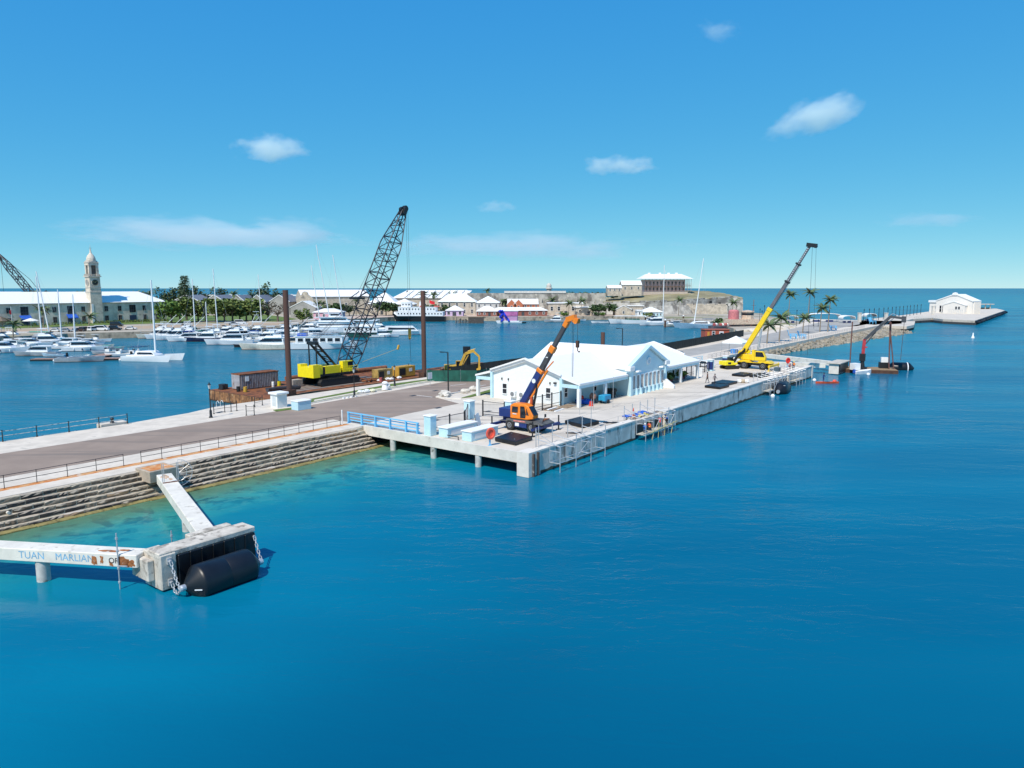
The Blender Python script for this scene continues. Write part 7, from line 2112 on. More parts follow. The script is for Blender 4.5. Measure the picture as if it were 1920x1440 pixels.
for x, y, L_, yaw, k_, lb in ((300, 626, 10, 200, 'flybridge', 'white yacht behind the outrigger yachts, nearest the stone quay'), (322, 627, 10, 20, 'cruiser', 'white cruiser behind the outrigger yachts, below the tall conifer'),
        (344, 626, 11, 198, 'flybridge', 'white flybridge yacht moored stern to the quay under the tall conifer'), (360, 628, 10, 15, 'flybridge', 'white flybridge yacht between the conifer and the tall masts'),
        (381, 630, 11, 195, 'cruiser', 'white cruiser just behind the navy hulled trawler'), (398, 634, 11, 192, 'flybridge', 'white flybridge boat between the navy trawler and the sleek yacht'),
        (412, 637, 10, 190, 'open', 'white open boat behind the bow of the sleek yacht'), (433, 635, 12, 194, 'flybridge', 'white flybridge yacht directly behind the sleek yacht'),
        (456, 634, 12, 196, 'convertible', 'white outrigger yacht left of the tuna tower boat'), (462, 626, 11, 15, 'cruiser', 'white cruiser by the quay under the white van'),
        (498, 640, 12, 192, 'flybridge', 'white flybridge boat tucked behind the big flybridge yacht roof'), (520, 645, 11, 190, 'cruiser', 'white cruiser half hidden by the near spud pile'),
        (531, 626, 12, 190, 'flybridge', 'white flybridge yacht at the quay left of the near spud pile'), (593, 616, 12, 185, 'flybridge', 'white flybridge yacht nearest the round green tree'),
        (552, 630, 11, 190, 'convertible', 'white outrigger yacht right behind the near spud pile'), (618, 640, 12, 8, 'cruiser', 'white cruiser between the excursion boat and the three deck yacht'),
        (662, 616, 12, 8, 'flybridge', 'white flybridge yacht right behind the three deck yacht'), (715, 622, 12, 6, 'flybridge', 'white flybridge boat behind the green hulled ferry'), (722, 632, 10, 6, 'cruiser', 'white cruiser between the green ferry and the tour boat')):
    yacht(lb, x, y, L_, yaw, k_)
yacht('white yacht with pale blue hull side just right of the near spud pile', 577, 623, 13, 185, 'flybridge')
yacht('cream covered yacht stern in front of the blue sided yacht', 562, 648, 11, 20, 'cruiser', cm=mat('cream_canvas', (.62, .54, .44), .8))
yacht('small houseboat with white cabin behind the excursion boat', 596, 632, 12, 15, 'trawler')
eb = yacht('white two deck excursion boat with big square windows behind the crane gantry', 604, 654, 19.5, 6, 'none', name='excursion_boat', cat='boat')
MB().box(-7.5, 6.5, -2.2, 2.2, 1.7, 3.9).build('saloon', HULLW, eb, bevel=.1)
for k_ in range(6): window(eb, (-6.0 + k_ * 2.2, -2.2, 2.9), 1.8, 1.3, 'y-', WHITE, 1, 1, .06)
MB().box(-8, 7.5, -2.4, 2.4, 3.9, 4.05).box(-4, 5, -2.1, 2.1, 6.0, 6.15).build('deck_roof', HULLW, eb)
b = MB()
for k_ in range(9):
    for s_ in (-1, 1): b.tube((-7.6 + k_ * 1.8, s_ * 2.2, 4.05), (-7.6 + k_ * 1.8, s_ * 2.2, 5.0 if k_ % 3 else 6.0), .05, 4)
for s_ in (-1, 1):
    for z in (4.6, 5.0): b.tube((-7.6, s_ * 2.2, z), (6.8, s_ * 2.2, z), .035, 4)
b.build('upper_railing', GALV, eb)
MB().box(-7, -4.4, -1.8, 1.8, 4.06, 4.8).build('blue_seats', TARP, eb)
lyx = yacht('large three deck white yacht behind the lattice boom', 636, 623, 24, 8, 'none', name='motor_yacht')
for x0, x1, w_, z0, z1 in ((-9, 7, 5, 2.4, 4.4), (-8, 4.5, 4.4, 4.55, 6.3), (-4, 1.5, 3.6, 6.45, 7.8)):
    c_ = cabin(MB(), x0, x1, w_, z0, z1, .5).build('deck_house', HULLW, lyx)
    cabin(MB(), x0 + .8, x1 - 1.2, w_ * 1.01, z0 + .75, z0 + 1.4, .5).build('window_band', GLASS, c_)
    MB().box(x0 - 2, x1 - 1.2, -w_ / 2, w_ / 2, z1, z1 + .14).build('deck_roof', HULLW, lyx)
GREENH = mat('green_hull', (.02, .09, .075), .35)
fy = yacht('green hulled ferry with white upper deck behind the crane hook line', 684, 632, 19, 4, 'none', hm=GREENH, name='ferry', cat='ferry')
MB().box(-7.5, 5, -2.4, 2.4, 1.9, 4.0).box(-8.5, 6, -2.6, 2.6, 4.0, 4.2).box(-2, 4, -1.8, 1.8, 4.2, 6.2).box(-8.5, 5, -2.5, 2.5, 6.2, 6.35).build('deck_house', HULLW, fy)
for k_ in range(8): window(fy, (-6.8 + k_ * 1.55, -2.4, 3.1), .9, 1.1, 'y-', WHITE, 1, 1, .05)
yacht('teal canvas topped boat behind the green hulled ferry', 742, 622, 13, 5, 'open', cm=TEALM, name='open_boat', cat='boat')
wf = yacht('white tour boat with long dark window band just left of the far spud pile', 756, 628, 16, 8, 'none', name='tour_boat', cat='boat')
c_ = cabin(MB(), -7, 6, 3.6, 1.6, 3.6, .5).build('cabin', HULLW, wf)
cabin(MB(), -5.8, 4.9, 3.68, 2.3, 3.1, .5).build('window_band', GLASS, c_)
# ---- ferry alongside the far quay
fr = yacht('white three deck ferry with black hull lying at the far quay', 789, 602.5, 28, -3, 'none', hm=BLACK, name='ferry', cat='ferry')
fr.rotation_euler.z = R(177)
for (x0, x1, z0, z1, w_) in ((-13, 12.5, 3.0, 5.4, 7.2), (-9, 12, 5.55, 7.9, 6.8), (5, 10.5, 8.05, 10.4, 4.5)):
    MB().box(x0, x1, -w_ / 2, w_ / 2, z0, z1).box(x0 - .3, x1 + .3, -w_ / 2 - .1, w_ / 2 + .1, z1, z1 + .15).build('deck_house', HULLW, fr, bevel=.08)
    n_ = int((x1 - x0) / 1.7)
    for k_ in range(n_): window(fr, (x0 + 1 + k_ * 1.7, w_ / 2, (z0 + z1) / 2 + .2), .95, 1.0, 'y+', WHITE, 1, 1, .05)
MB().loft([[Vector((12.5, s_ * 3.3, 3)), Vector((15.2, s_ * .4, 4.6)), Vector((14.6, s_ * .3, 5.4)), Vector((12.5, s_ * 3.3, 5.4))] for s_ in (-1, 1)]).build('bow_bulwark', HULLW, fr)
MB().xz([(-1, 8), (.8, 8), (.4, 11), (-.6, 11)], -.8, .8).build('funnel', HULLW, fr)
MB().tube((-5, 0, 8), (-5, 0, 12), .06).build('flagstaff', GALV, fr)
MB().loft([[Vector((-5, y, 10.2)), Vector((-6.2, y + .3, 9.6)), Vector((-8, y, 9.4)), Vector((-8, y, 10.9)), Vector((-6.2, y + .3, 11.4)), Vector((-5, y, 12))] for y in (0, .04)]).build('red_flag', mat('flag_red', (.70, .02, .03), .8), fr)
for x in (-11, -3): MB().box(x, x + 3, 2.2, 3.2, 8.05, 8.8).build('red_locker', mat('pale_red', (.6, .15, .12), .7), fr)
# ---- the water park boat
wp = thing('water_slide_boat', 'white catamaran party boat with twisting blue slides and pink upper deck', 'boat', at(956, 606, 0), R(176))
for s_ in (-1, 1): hull(MB(), 13, 1.8, 1.0, s_ * 2.2, .5).build('hull', HULLW, wp, smooth=True)
MB().box(-5, 5, -3, 3, 1.0, 1.4).build('deck', HULLW, wp)
PNK = mat('pink_purple', (.48, .14, .34), .6, var=.25, scale=.6)
MB().box(-4.2, 4.6, -2.6, 2.6, 4.0, 6.4).build('upper_deck_side', PNK, wp)
MB().box(-4.0, 4.2, -2.4, 2.4, 1.4, 3.9).build('lower_cabin', mat('lilac_panel', (.45, .25, .42), .7), wp)
MB().box(-4.6, 4.9, -2.8, 2.8, 6.4, 6.55).build('roof', HULLW, wp)
for sx in (-1, 1):
    b = MB()
    pts = [Vector((sx * (-4.0 + k_ * .32) if sx < 0 else 4.6 + .7 * math.sin(k_ * 1.1) - k_ * .05, 3.0 + .6 * math.cos(k_ * 1.0), 6.9 - k_ * .48)) for k_ in range(13)]
    b.pipe(pts, .55, 8)
    b.build('blue_slide', mat('slide_blue', (.02, .05, .55), .35), wp)
tn = thing('dinghy', 'dark tender moored beside the blue slide boat', 'dinghy', at(979, 606, 0), 0)
MB().loft([[Vector((x, -w_, .6)), Vector((x, -w_ * .6, 0)), Vector((x, w_ * .6, 0)), Vector((x, w_, .6))] for x, w_ in ((-2, .8), (0, .9), (1.5, .6), (2.2, .1))]).build('hull', RUBBER, tn)
jt = thing('ruined_jetty', 'old black timber jetty with broken piles at the far quay', 'jetty', at(882, 606, 0), -.02)
for k_ in range(16): MB().tube((0, 0, -.5), (rnd.uniform(-.2, .2), 0, rnd.uniform(1.6, 3.4)), .22, 6).build('pile', mat('grey_timber_pile', (.17, .15, .13), .9), jt, (-7.5 + k_ * .5 + rnd.uniform(-.2, .2), rnd.uniform(-2, 1), 0))
MB().box(-1, 7, -2, 2, .0, 3.2).build('timber_crib', MATS['dark_timber'], jt)
MB().box(-7.6, 7.2, -2.2, 2.2, 3.2, 3.5).build('platform', WOOD, jt)
# ---- boats along the right of the far quay
yacht('white launch with wheelhouse at the quay below the long stone building', 1040, 604, 11, 185, 'trawler', name='launch', cat='launch')
yacht('small white launch right of the wheelhouse launch', 1068, 603.5, 8, 185, 'cruiser', name='launch', cat='launch')
for i, (x, y, L_, yaw, k_, lb) in enumerate(((1125, 606, 9, 190, 'skiff', 'low white boat left of the long canopied tour boat'), (1225, 610, 15, 200, 'trawler', 'white charter boat beside the pale blue boathouse jetty'), (1262, 612, 11, 205, 'cruiser', 'white boat between the charter boat and the blue catamaran'), (1085, 602, 8, 10, 'skiff', 'grey open boat near the small quay shrubs'), (1218, 604, 10, 190, 'cruiser', 'white boat in front of the pale blue boathouse'))):
    yacht(lb, x, y, L_, yaw, k_, name='open_boat' if k_ == 'skiff' else 'motor_yacht', cat='boat')
tb = yacht('long white canopied tour boat with dark hull on the far quay', 1180, 607, 20, 183, 'none', name='tour_boat', cat='boat', hm=HULLW)
MB().box(-8, 8, -2.2, 2.2, 4.0, 4.18).build('canopy', CLOTHW, tb)
b = MB()
for k_ in range(8):
    for s_ in (-1, 1): b.tube((-7.5 + k_ * 2.1, s_ * 2, 2), (-7.5 + k_ * 2.1, s_ * 2, 4), .05, 4)
b.build('canopy_post', GALV, tb)
MB().box(-5, 2, -1.8, 1.8, 1.9, 2.7).build('blue_seats', mat('green_seat', (.03, .12, .10), .7), tb)
PB = mat('pale_blue_hull', (.20, .34, .46), .35)
catamaran('big sailing catamaran with pale blue hulls and tall leaning white mast', 1307, 615, 19, 9, 184, 32, hm=PB, cover=NAVY, lean=3.4)
for lb, x, y, mh in (('sailboat with thin white mast before the rampart, left of the blue catamaran', 1246, 608, 30), ):
    sailboat(lb, x, y, 12, 190, mh, 0)
sailboat('tall ketch mast left of the lattice boom, foremost of the three leaning masts', 640, 618, 15, 5, 33, 4.0)
sailboat('tallest white leaning mast between the other two left of the lattice boom', 615, 616, 17, 5, 38, 5.5)
sailboat('shorter white leaning mast, left one of the three near the lattice boom', 597, 614, 13, 5, 29, 3.4)
sailboat('sailboat whose white mast stands before the storehouse gables', 487, 612, 12, 5, 25, .6)
for i, (x, y) in enumerate(((1210, 607), (1247, 614), (1281, 604.5))):
    o = thing('mooring_pile', 'dark mooring pile with pale top near the blue catamaran, %s from the left' % ORD[i], 'pile', at(x, y, 0), 0, 'mooring piles by the far boats')
    MB().lathe((0, 0, 0), [(.45, -1), (.45, 3.4)], 10).lathe((0, 0, 0), [(.5, 3.4), (.3, 3.9), (.05, 4.0)], 10, mi=1).build('shaft', [RUSTD, CLOTHW], o)
# tug and red site cabin
tg = thing('tugboat', 'rusty red and grey tugboat with pink funnel moored behind the black fence', 'tugboat', at(1378, 621, 0), .32)
hull(MB(), 23, 7, 2.4, 0, .55).build('hull', mat('tug_grey_hull', (.09, .09, .10), .8, var=.4, scale=.5, stain=[((.3, .07, .06), .55, .5)]), tg, smooth=True)
MB().box(-4, 10, -3, 3, 3.0, 5.2).build('deck_house', mat('cream_house', (.60, .47, .36), .7, var=.2, stain=[((.4, .12, .08), .58, .6)]), tg)
wh_ = MB().lathe((6, 0, 0), [(2.6, 5.2), (2.6, 8.2), (2.9, 8.25), (2.9, 8.6), (.3, 9.0)], 8).build('wheelhouse', MATS['cream_house'], tg)
MB().lathe((6, 0, 0), [(2.64, 6.9), (2.64, 7.8)], 8).build('window_band', GLASS, wh_)
MB().lathe((-1, 0, 0), [(2.3, 5.0), (2.2, 8.6), (1.6, 9.2), (.3, 9.3)], 14).build('funnel', mat('pink_funnel', (.52, .17, .18), .7, var=.15), tg, smooth=True)
MB().tube((9, 0, 5), (9, 0, 13.5), .12).tube((9, -1.5, 11), (9, 1.5, 11), .06).build('mast', RUSTY, tg)
b = MB()
for k_ in range(10): b.lathe((11.6 - abs(k_ - 4.5) * .45, (k_ - 4.5) * .55, 2.6), [(.3, -.2), (.55, -.2), (.55, .2), (.3, .2)], 10, axis='X')
b.build('bow_tyres', TYRE, tg)
for k_ in range(6): MB().blob((-10 + k_ * 1.3, rnd.uniform(-1.5, 1.5), 2.9), (.8, .8, .7), 8, 5).build('deck_gear', (mat('deck_red', (.42, .10, .10), .8), CLOTHW)[k_ % 2], tg)
rc = thing('site_cabin', 'red site cabin with white door and window beside the black fence', 'cabin', at(1318, 640, .3), .06)
MB().box(0, 8.4, -2.0, 2.4, 0, 4.0).build('wall', mat('cabin_red', (.42, .09, .05), .7, var=.12), rc)
MB().box(-.2, 8.6, -2.2, 2.6, 4.0, 4.2).build('roof', mat('cabin_roof', (.36, .10, .06), .8), rc)
window(rc, (2.9, -2.0, 2.5), 1.1, 2.3, 'y-', WHITE, 1, 3)
MB().box(4.9, 6.4, -2.08, -1.99, .8, 3.5).build('door', WHITE, rc)
MB().box(.8, 1.6, -2.05, -1.99, 1.5, 3.4).build('notice_panel', mat('yellow_notice', (.6, .28, .04), .7), rc)
MB().box(5.2, 6.1, -2.12, -2.082, 2.3, 3.1).build('pane', GLASS, rc)
# ================================================================ FAR ROAD FURNITURE
tt_ = thing('canopy_tent', 'white peaked canopy tent by the far gate of the wharf', 'tent', W(126, 25.5), ANG)
a_ = 2.7
MB().add([(-a_, -a_, 2.5), (a_, -a_, 2.5), (a_, a_, 2.5), (-a_, a_, 2.5), (0, 0, 4.1), (-a_, -a_, 2.2), (a_, -a_, 2.2), (a_, a_, 2.2), (-a_, a_, 2.2)], [(0, 1, 4), (1, 2, 4), (2, 3, 4), (3, 0, 4), (5, 6, 1, 0), (6, 7, 2, 1), (7, 8, 3, 2), (8, 5, 0, 3)]).build('canopy', CLOTHW, tt_)
for x in (-a_, a_):
    for y in (-a_, a_): MB().tube((x, y, 0), (x, y, 2.5), .06).build('pole', GALV, tt_)
bx = thing('cool_box', 'bright blue box under the white canopy tent', 'box', W(121.5, 24.2), ANG)
MB().box(-.9, .9, -.6, .6, 0, .9).box(-.95, .95, -.65, .65, .9, 1.05).build('body', mat('bright_blue', (.03, .25, .65), .5), bx)
def big_chair(label, pos, rz, sc=1.6):
    r = thing('beach_chair', label, 'chair', pos, rz)
    MB().box(-.6, .6, -.6, .5, .55, .65).build('seat', RAILB, r)
    for k_ in range(5): MB().box(-.55 + k_ * .23, -.36 + k_ * .23, 0, .06, .6, 1.9, M=Matrix.Translation((0, .5, 0)) @ Matrix.Rotation(-.3, 4, 'X')).build('back_slat', RAILB, r)
    for x in (-.6, .6):
        MB().box(x - .12, x + .12, -.7, .6, .95, 1.02).build('armrest', RAILB, r)
        for y in (-.6, .45): MB().box(x - .07, x + .07, y - .07, y + .07, 0, .95).build('leg', RAILB, r)
    r.scale = (sc,) * 3
big_chair('left of two oversized sky blue wooden chairs by the far road railing', W(183.5, 27.8), ANG + .4)
big_chair('right of two oversized sky blue wooden chairs by the far road railing', W(187.5, 26.0), ANG + .6, 1.4)
big_chair('oversized pale blue chair with white back further along the far road', at(1562, 619), ANG + .4, 1.7)
big_chair('sky blue chair below the right white canopy arch', at(1636, 607), .4, 1.6)
def arch_canopy(label, px0, px1, py, h, depth=5, n=1):
    p, q = at(px0, py), at(px1, py)
    L_ = (q - p).length
    r = thing('canopy_arch', label, 'canopy', p, math.atan2((q - p).y, (q - p).x))
    b = MB()
    prof = [(L_ * (.5 - .5 * math.cos(PI * i / 12)), h * (.62 + .38 * math.sin(PI * i / 12) ** .6)) for i in range(13)]
    prof2 = [(x * .985 + L_ * .0075, z - .25) for x, z in reversed(prof)]
    b.xz(prof + prof2, 0, depth)
    b.build('canopy', CLOTHW, r)
    for x in (.15, L_ - .15):
        for y in (.2, depth - .2): MB().tube((x, y, 0), (x, y, h * .64), .08).build('pole', GALV, r)
    for k_ in range(2): MB().box(L_ * (.2 + .4 * k_), L_ * (.4 + .4 * k_), depth * .4, depth * .6, 0, .9).build('bench', BLUEP, r)
arch_canopy('white curved canopy left, partly behind the palms on the far road', 1474, 1497, 606, 3.6)
arch_canopy('long white curved canopy on blue seating, middle of the far road', 1516, 1578, 604, 4.3)
arch_canopy('white arched canopy right of the long one on the far road', 1580, 1604, 606, 3.6)
arch_canopy('small white arched canopy beside the stone gate pillar', 1624, 1644, 602, 3.8)
for lb, x, y, h_, w_ in (('stone gate pillar left of the small white canopy arch', 1611, 604, 4.2, 1.3), ('stone gate pillar right of the small white canopy arch', 1661, 601, 3.6, 1.3), ('white stone pillar near the pavilion approach', 1749, 590, 5, 1.4)):
    o = thing('gate_pillar', lb, 'pillar', at(x, y))
    MB().box(-w_ / 2, w_ / 2, -w_ / 2, w_ / 2, 0, h_).build('shaft', CONCW, o)
    MB().box(-w_ * .6, w_ * .6, -w_ * .6, w_ * .6, h_, h_ + .3).build('cap', CONCW, o)
LP = [(1619, 603), (1629, 602), (1638, 601), (1647, 600), (1656, 599), (1664, 598), (1672, 597), (1679, 596), (1686, 595), (1693, 594), (1700, 593), (1706, 592), (1713, 591), (1719, 590), (1726, 589)]
pm_ = MB().lathe((0, 0, 0), [(.22, 0), (.14, .3), (.11, 4.6), (.22, 4.7), (.14, 5.3), (.03, 5.5)], 7).mesh('post', BLACK)
for i, (x, y) in enumerate(LP):
    o = thing('street_lamp', 'slim dark lamp post on the approach to the white pavilion, %s from the left' % ORD[i], 'street lamp', at(x, y), 0, 'lamp posts on the far wharf approach')
    link('post', pm_, o).scale = (1, 1, 1.15)
for i, (x, y, h_) in enumerate(((1424, 607, 7), (1428, 606, 6), (1432, 611, 9), (1411, 606, 6), (1380, 606, 8), (1365, 605, 8), (1493, 611, 7), (1525, 611, 3), (1534, 612, 3))):
    o = thing('street_lamp', 'dark post between the tug and white canopies, %s' % ('third from the left, small', 'fourth from the left', 'tall, fifth from the left', 'second nearest the tug', 'tall, beside the tug', 'before the bastion wall', 'nearest the left canopy', 'short, left of the palms', 'short, right of its twin')[i], 'street lamp', at(x, y), 0, 'lamp posts on the far road')
    MB().lathe((0, 0, 0), [(.2, 0), (.10, .5), (.08, h_ - .8), (.2, h_ - .7), (.16, h_ - .1), (.03, h_)], 7).build('post', BLACK, o)
fr_ = thing('road_railing', 'white railing with pale posts along the rocky side of the far road', 'railing', W(102, 23.2, Z0), ANG)
pmm = MB().box(-.06, .06, -.06, .06, 0, 1.15).mesh('post', CONCW)
for k_ in range(64): link('post', pmm, fr_, (k_ * 2.6, 0, 0))
for z in (.4, .75, 1.1): MB().box(0, 164, -.03, .03, z - .03, z + .03).build('rail', mat('pinkish_rail', (.6, .45, .4), .7), fr_)
arr = thing('pavilion_railing', 'pale railing along the approach and edge of the far wharf', 'railing', at(1714, 598.2), 0)
p, q = at(1714, 598.2), at(1766, 597.6)
d = q - p
arr.rotation_euler.z = math.atan2(d.y, d.x)
for k_ in range(14): MB().box(-.07, .07, -.07, .07, 0, 1.3).build('post', CONCW, arr, (d.length * k_ / 13, 0, 0))
for z in (.6, 1.25): MB().box(0, d.length, -.04, .04, z - .04, z + .04).build('rail', CONCW, arr)
for i, (px_, py_, sx, sy, h_) in enumerate(((1455, 617, 9, 5, 1.6), (1475, 614, 7, 5, 1.2), (1415, 621, 8, 4, 1.2))):
    o = thing('sand_heap', 'pale heap of sand and rubble by the far road, %s one' % ORD[i], 'sand heap', at(px_, py_))
    MB().blob((0, 0, 0), (sx * .6, sy * .6, h_), 14, 6, .18).build('heap', mat('sand_pile', (.58, .52, .44), .95, var=.12, bump=.4), o, smooth=True)
for i, (px_, py_) in enumerate(((1275, 583), (1300, 584))):
    o = yacht('old boat hull with dark red planking laid up ashore before the bastion, %s one' % ('left', 'right')[i], at(px_, py_ + 2, 2.6), 0, 15, 10 + 160 * i, 'trawler', hm=mat('maroon_hull', (.10, .02, .03), .7), cm=mat('maroon_cabin', (.22, .06, .07), .7), name='laid_up_boat', cat='boat')
um = thing('parasol', 'white garden parasol in front of the stone range', 'parasol', at(59, 614))
MB().tube((0, 0, 0), (0, 0, 3.2), .06).build('pole', WHITE, um)
MB().lathe((0, 0, 0), [(3.0, 2.7), (2.95, 2.85), (1.5, 3.4), (.1, 3.9)], 10).build('canopy', CLOTHW, um)
gp = thing('flag_pole', 'white flag pole with red flag at the far left of the stone range', 'flag pole', at(24, 618))
MB().tube((0, 0, 0), (0, 0, 9), .08).build('pole', WHITE, gp)
MB().box(0, .05, -.9, 0, 6, 7.6).build('flag', MATS['flag_red'], gp)
cov = thing('covered_jetty', 'dark thatched shelter at the far left before the stone range', 'shelter', at(2, 613))
MB().add([(-3, -3, 2.6), (3, -3, 2.6), (3, 3, 2.6), (-3, 3, 2.6), (0, 0, 4.6)], [(0, 1, 4), (1, 2, 4), (2, 3, 4), (3, 0, 4), (3, 2, 1, 0)]).build('roof', mat('thatch', (.16, .13, .10), .95), cov)
for x in (-2.5, 2.5): MB().tube((x, -2.5, 0), (x, -2.5, 2.6), .1).build('post', BARK, cov)

# ================================================================ THINGS IN AND AROUND THE TERMINAL
tp = thing('tarpaulin_heap', 'crumpled blue tarpaulin heap with a red drum in the near porch', 'tarpaulin', W(29.6, 12.2, Z0 + .06), ANG)
b = MB()
for k_ in range(7): b.blob((rnd.uniform(-.9, .9), rnd.uniform(-.7, .7), .25), (rnd.uniform(.5, .9), .5, rnd.uniform(.25, .5)), 8, 5, .25)
b.build('sheet', TARP, tp)
MB().lathe((.3, .1, 0), [(.25, .3), (.25, 1.0), (.12, 1.15)], 10).build('red_drum', REDP, tp)
MB().tube((.5, -.55, .5), (.5, -.6, .5), .22, 12).build('pale_reel', WHITE, tp)
gb = thing('generator', 'bright blue wheeled compressor by the middle column of the front porch', 'generator', W(32.6, 10.2), ANG)
MB().box(-.9, .9, -.55, .55, .35, 1.2).build('housing', mat('compressor_blue', (.02, .28, .50), .5), gb, bevel=.08)
for y in (-.6, .6): MB().lathe((0, 0, 0), [(.1, -.08), (.3, -.08), (.3, .08), (.1, .08)], 12, axis='Y').build('wheel', TYRE, gb, (0, y, .3))
MB().box(-1.7, -.9, -.05, .05, .4, .5).build('tow_bar', IRON, gb)
rcn = thing('traffic_cone', 'squat red bin in front of the porch beside the blue compressor', 'bin', W(29.2, 10.4))
MB().lathe((0, 0, 0), [(.34, 0), (.34, .04), (.27, .06), (.21, .62), (.23, .64), (.05, .66)], 12).build('shell', mat('bin_red', (.70, .06, .03), .5), rcn)
mc = thing('cement_mixer', 'dark and brown cement mixer behind the blue compressor', 'mixer', W(31.0, 11.2, Z0 + .06), .4)
MB().lathe((0, 0, 1.0), [(.2, -.45), (.5, -.2), (.5, .15), (.28, .5)], 12).build('drum', mat('brown_mixer', (.25, .13, .09), .7), mc)
MB().beam((-.5, -.4, 0), (.0, 0, .9), .08, .08).beam((-.5, .4, 0), (0, 0, .9), .08, .08).beam((.6, 0, 0), (0, 0, .9), .08, .08).build('frame', BLACK, mc)
tyr = thing('tyre_stack', 'dark heap of hoses and tyres on the porch floor by the wall', 'tyres', W(37.6, 12.3, Z0 + .06))
for k_ in range(3): MB().lathe((0, 0, 0), [(.45, -.18), (.85, -.2), (.9, 0), (.85, .2), (.45, .18)], 16).build('tyre', TYRE, tyr, (.15 * k_, .1 * k_, .2 + k_ * .42))
hs_ = thing('hose_coil', 'coil of dark hose lying on the near porch floor', 'hose', W(30.6, 13.0, Z0 + .1))
MB().pipe([Vector((.6 * math.cos(a) * (1 + a * .02), .5 * math.sin(a), .05 + .015 * a)) for a in [i * .5 for i in range(40)]], .04).build('coil', BLACK, hs_)
plt = thing('timber_pallet', 'stack of pale boards and tools on the deck beside the terminal corner', 'boards', W(22.2, 11.6), ANG + .1)
for k_ in range(6): MB().box(0, 2.4, k_ * .36, k_ * .36 + .3, .12 * (k_ % 2), .12 * (k_ % 2) + .1).build('board', WOOD if k_ % 3 else CLOTHW, plt)
plt2 = thing('timber_pallet', 'flat brown boards lying on the deck by the near porch column', 'boards', W(25.4, 11.9), ANG)
for k_ in range(4): MB().box(0, 2.6, k_ * .42, k_ * .42 + .36, 0, .08).build('board', WOOD, plt2)
hsl = thing('rope_tangle', 'black ropes and shackles lying on the deck near the scaffold', 'ropes', W(19.5, 2.0))
for k_ in range(5): MB().pipe([Vector((rnd.uniform(-.7, .7) + k_ * .25, rnd.uniform(-.4, .4), .05 + .03 * (j % 2))) for j in range(6)], .05).build('rope', BLACK, hsl)
hsl2 = thing('rope_tangle', 'black ropes lying on the deck between the two near fender slabs', 'ropes', W(11.5, 2.2))
for k_ in range(4): MB().pipe([Vector((rnd.uniform(-.9, .9) + k_ * .25, rnd.uniform(-.4, .4), .05 + .03 * (j % 2))) for j in range(6)], .05).build('rope', IRON, hsl2)
bt_ = thing('tarpaulin_heap', 'flat blue tarpaulin on the quay edge above the manned scaffold', 'tarpaulin', W(26.8, 1.9), ANG)
b = MB()
for k_ in range(5): b.blob((k_ * 1.0 - 2.1, rnd.uniform(-.3, .3), .1), (.8, .7, .16), 9, 4, .25)
b.build('sheet', TARP, bt_)
cn = thing('traffic_cone', 'red traffic cone standing beside the blue tarpaulin on the quay edge', 'cone', W(24.6, 1.4))
MB().box(-.25, .25, -.25, .25, 0, .05).lathe((0, 0, 0), [(.2, .05), (.05, 1.2), (.02, 1.25)], 10).build('cone_body', RINGR, cn)
MB().lathe((0, 0, 0), [(.155, .45), (.12, .7)], 10).build('white_band', WHITE, cn)
rub = thing('rubble_heap', 'heap of broken concrete and yellow boards at the recess edge above the scaffold', 'rubble heap', W(23.4, .9), ANG)
for k_ in range(22): MB().blob((rnd.uniform(-1.4, 5.4), rnd.uniform(-.5, .9), .12), (rnd.uniform(.15, .45), rnd.uniform(.1, .3), .14), 6, 3, .3).build('chunk', CONC if k_ % 3 else mat('yellow_board', (.62, .52, .16), .8), rub)
for k_ in range(3): MB().tube((k_ * 1.6, -.4, .1), (k_ * 1.6 + 1.8, .6, .2), .04).build('bar', RUSTY, rub)
# potted palms in the far porch
for i, (s, t) in enumerate(((57.5, 12.0), (59.6, 12.6), (63.2, 12.2), (65.4, 12.8))):
    o = thing('potted_plant', 'dark leafy potted plant in the far front porch, %s from the portico' % ORD[i], 'plant', W(s, t, Z0 + .06), 0, 'potted plants in the far porch')
    MB().lathe((0, 0, 0), [(.3, 0), (.42, .6), (.38, .6), (.36, .52)], 10).build('pot', mat('dark_red_pot', (.22, .06, .07), .7), o)
    link('foliage', TK['bush'][i % 3][1], o, (0, 0, 1.1)).scale = (.5, .5, .6)
wsh = thing('white_sheet', 'white sheet hanging at the right end of the far porch', 'sheet', W(70.5, 12.2), ANG)
MB().loft([[Vector((0, y, z)) for z in (0, .9, 1.7)] + [Vector((.4 + y * .2, y + .1, z)) for z in (1.6, .8, 0)] for y in (-.8, .0, .8)]).build('sheet', CLOTHW, wsh)
bdl = thing('sacks', 'pale bundle of sacks on the quay edge beside the far pair of fender slabs', 'sacks', W(66.5, 2.4))
for k_ in range(3): MB().blob((k_ * .6 - .5, rnd.uniform(-.2, .2), .3), (.5, .45, .35), 9, 5, .12).build('sack', mat('tan_sack', (.5, .4, .28), .8) if k_ == 1 else CLOTHW, bdl)
wbx2 = thing('white_tank', 'white water tank standing behind the yellow crane chassis', 'tank', W(92, 12.2), ANG)
MB().box(-1.2, 1.2, -1, 1, .1, 1.9).build('tank', CLOTHW, wbx2, bevel=.1)
MB().lathe((0, 0, 0), [(.3, 1.9), (.3, 2.05), (.05, 2.1)], 10).build('lid', BLUEP, wbx2)
bcr = thing('tool_crate', 'dark blue crate on the deck near the far life ring', 'crate', W(87.5, 3.0), ANG)
MB().box(-.6, .6, -.5, .5, 0, .8).build('body', mat('slate_blue', (.06, .10, .13), .6), bcr, bevel=.04)

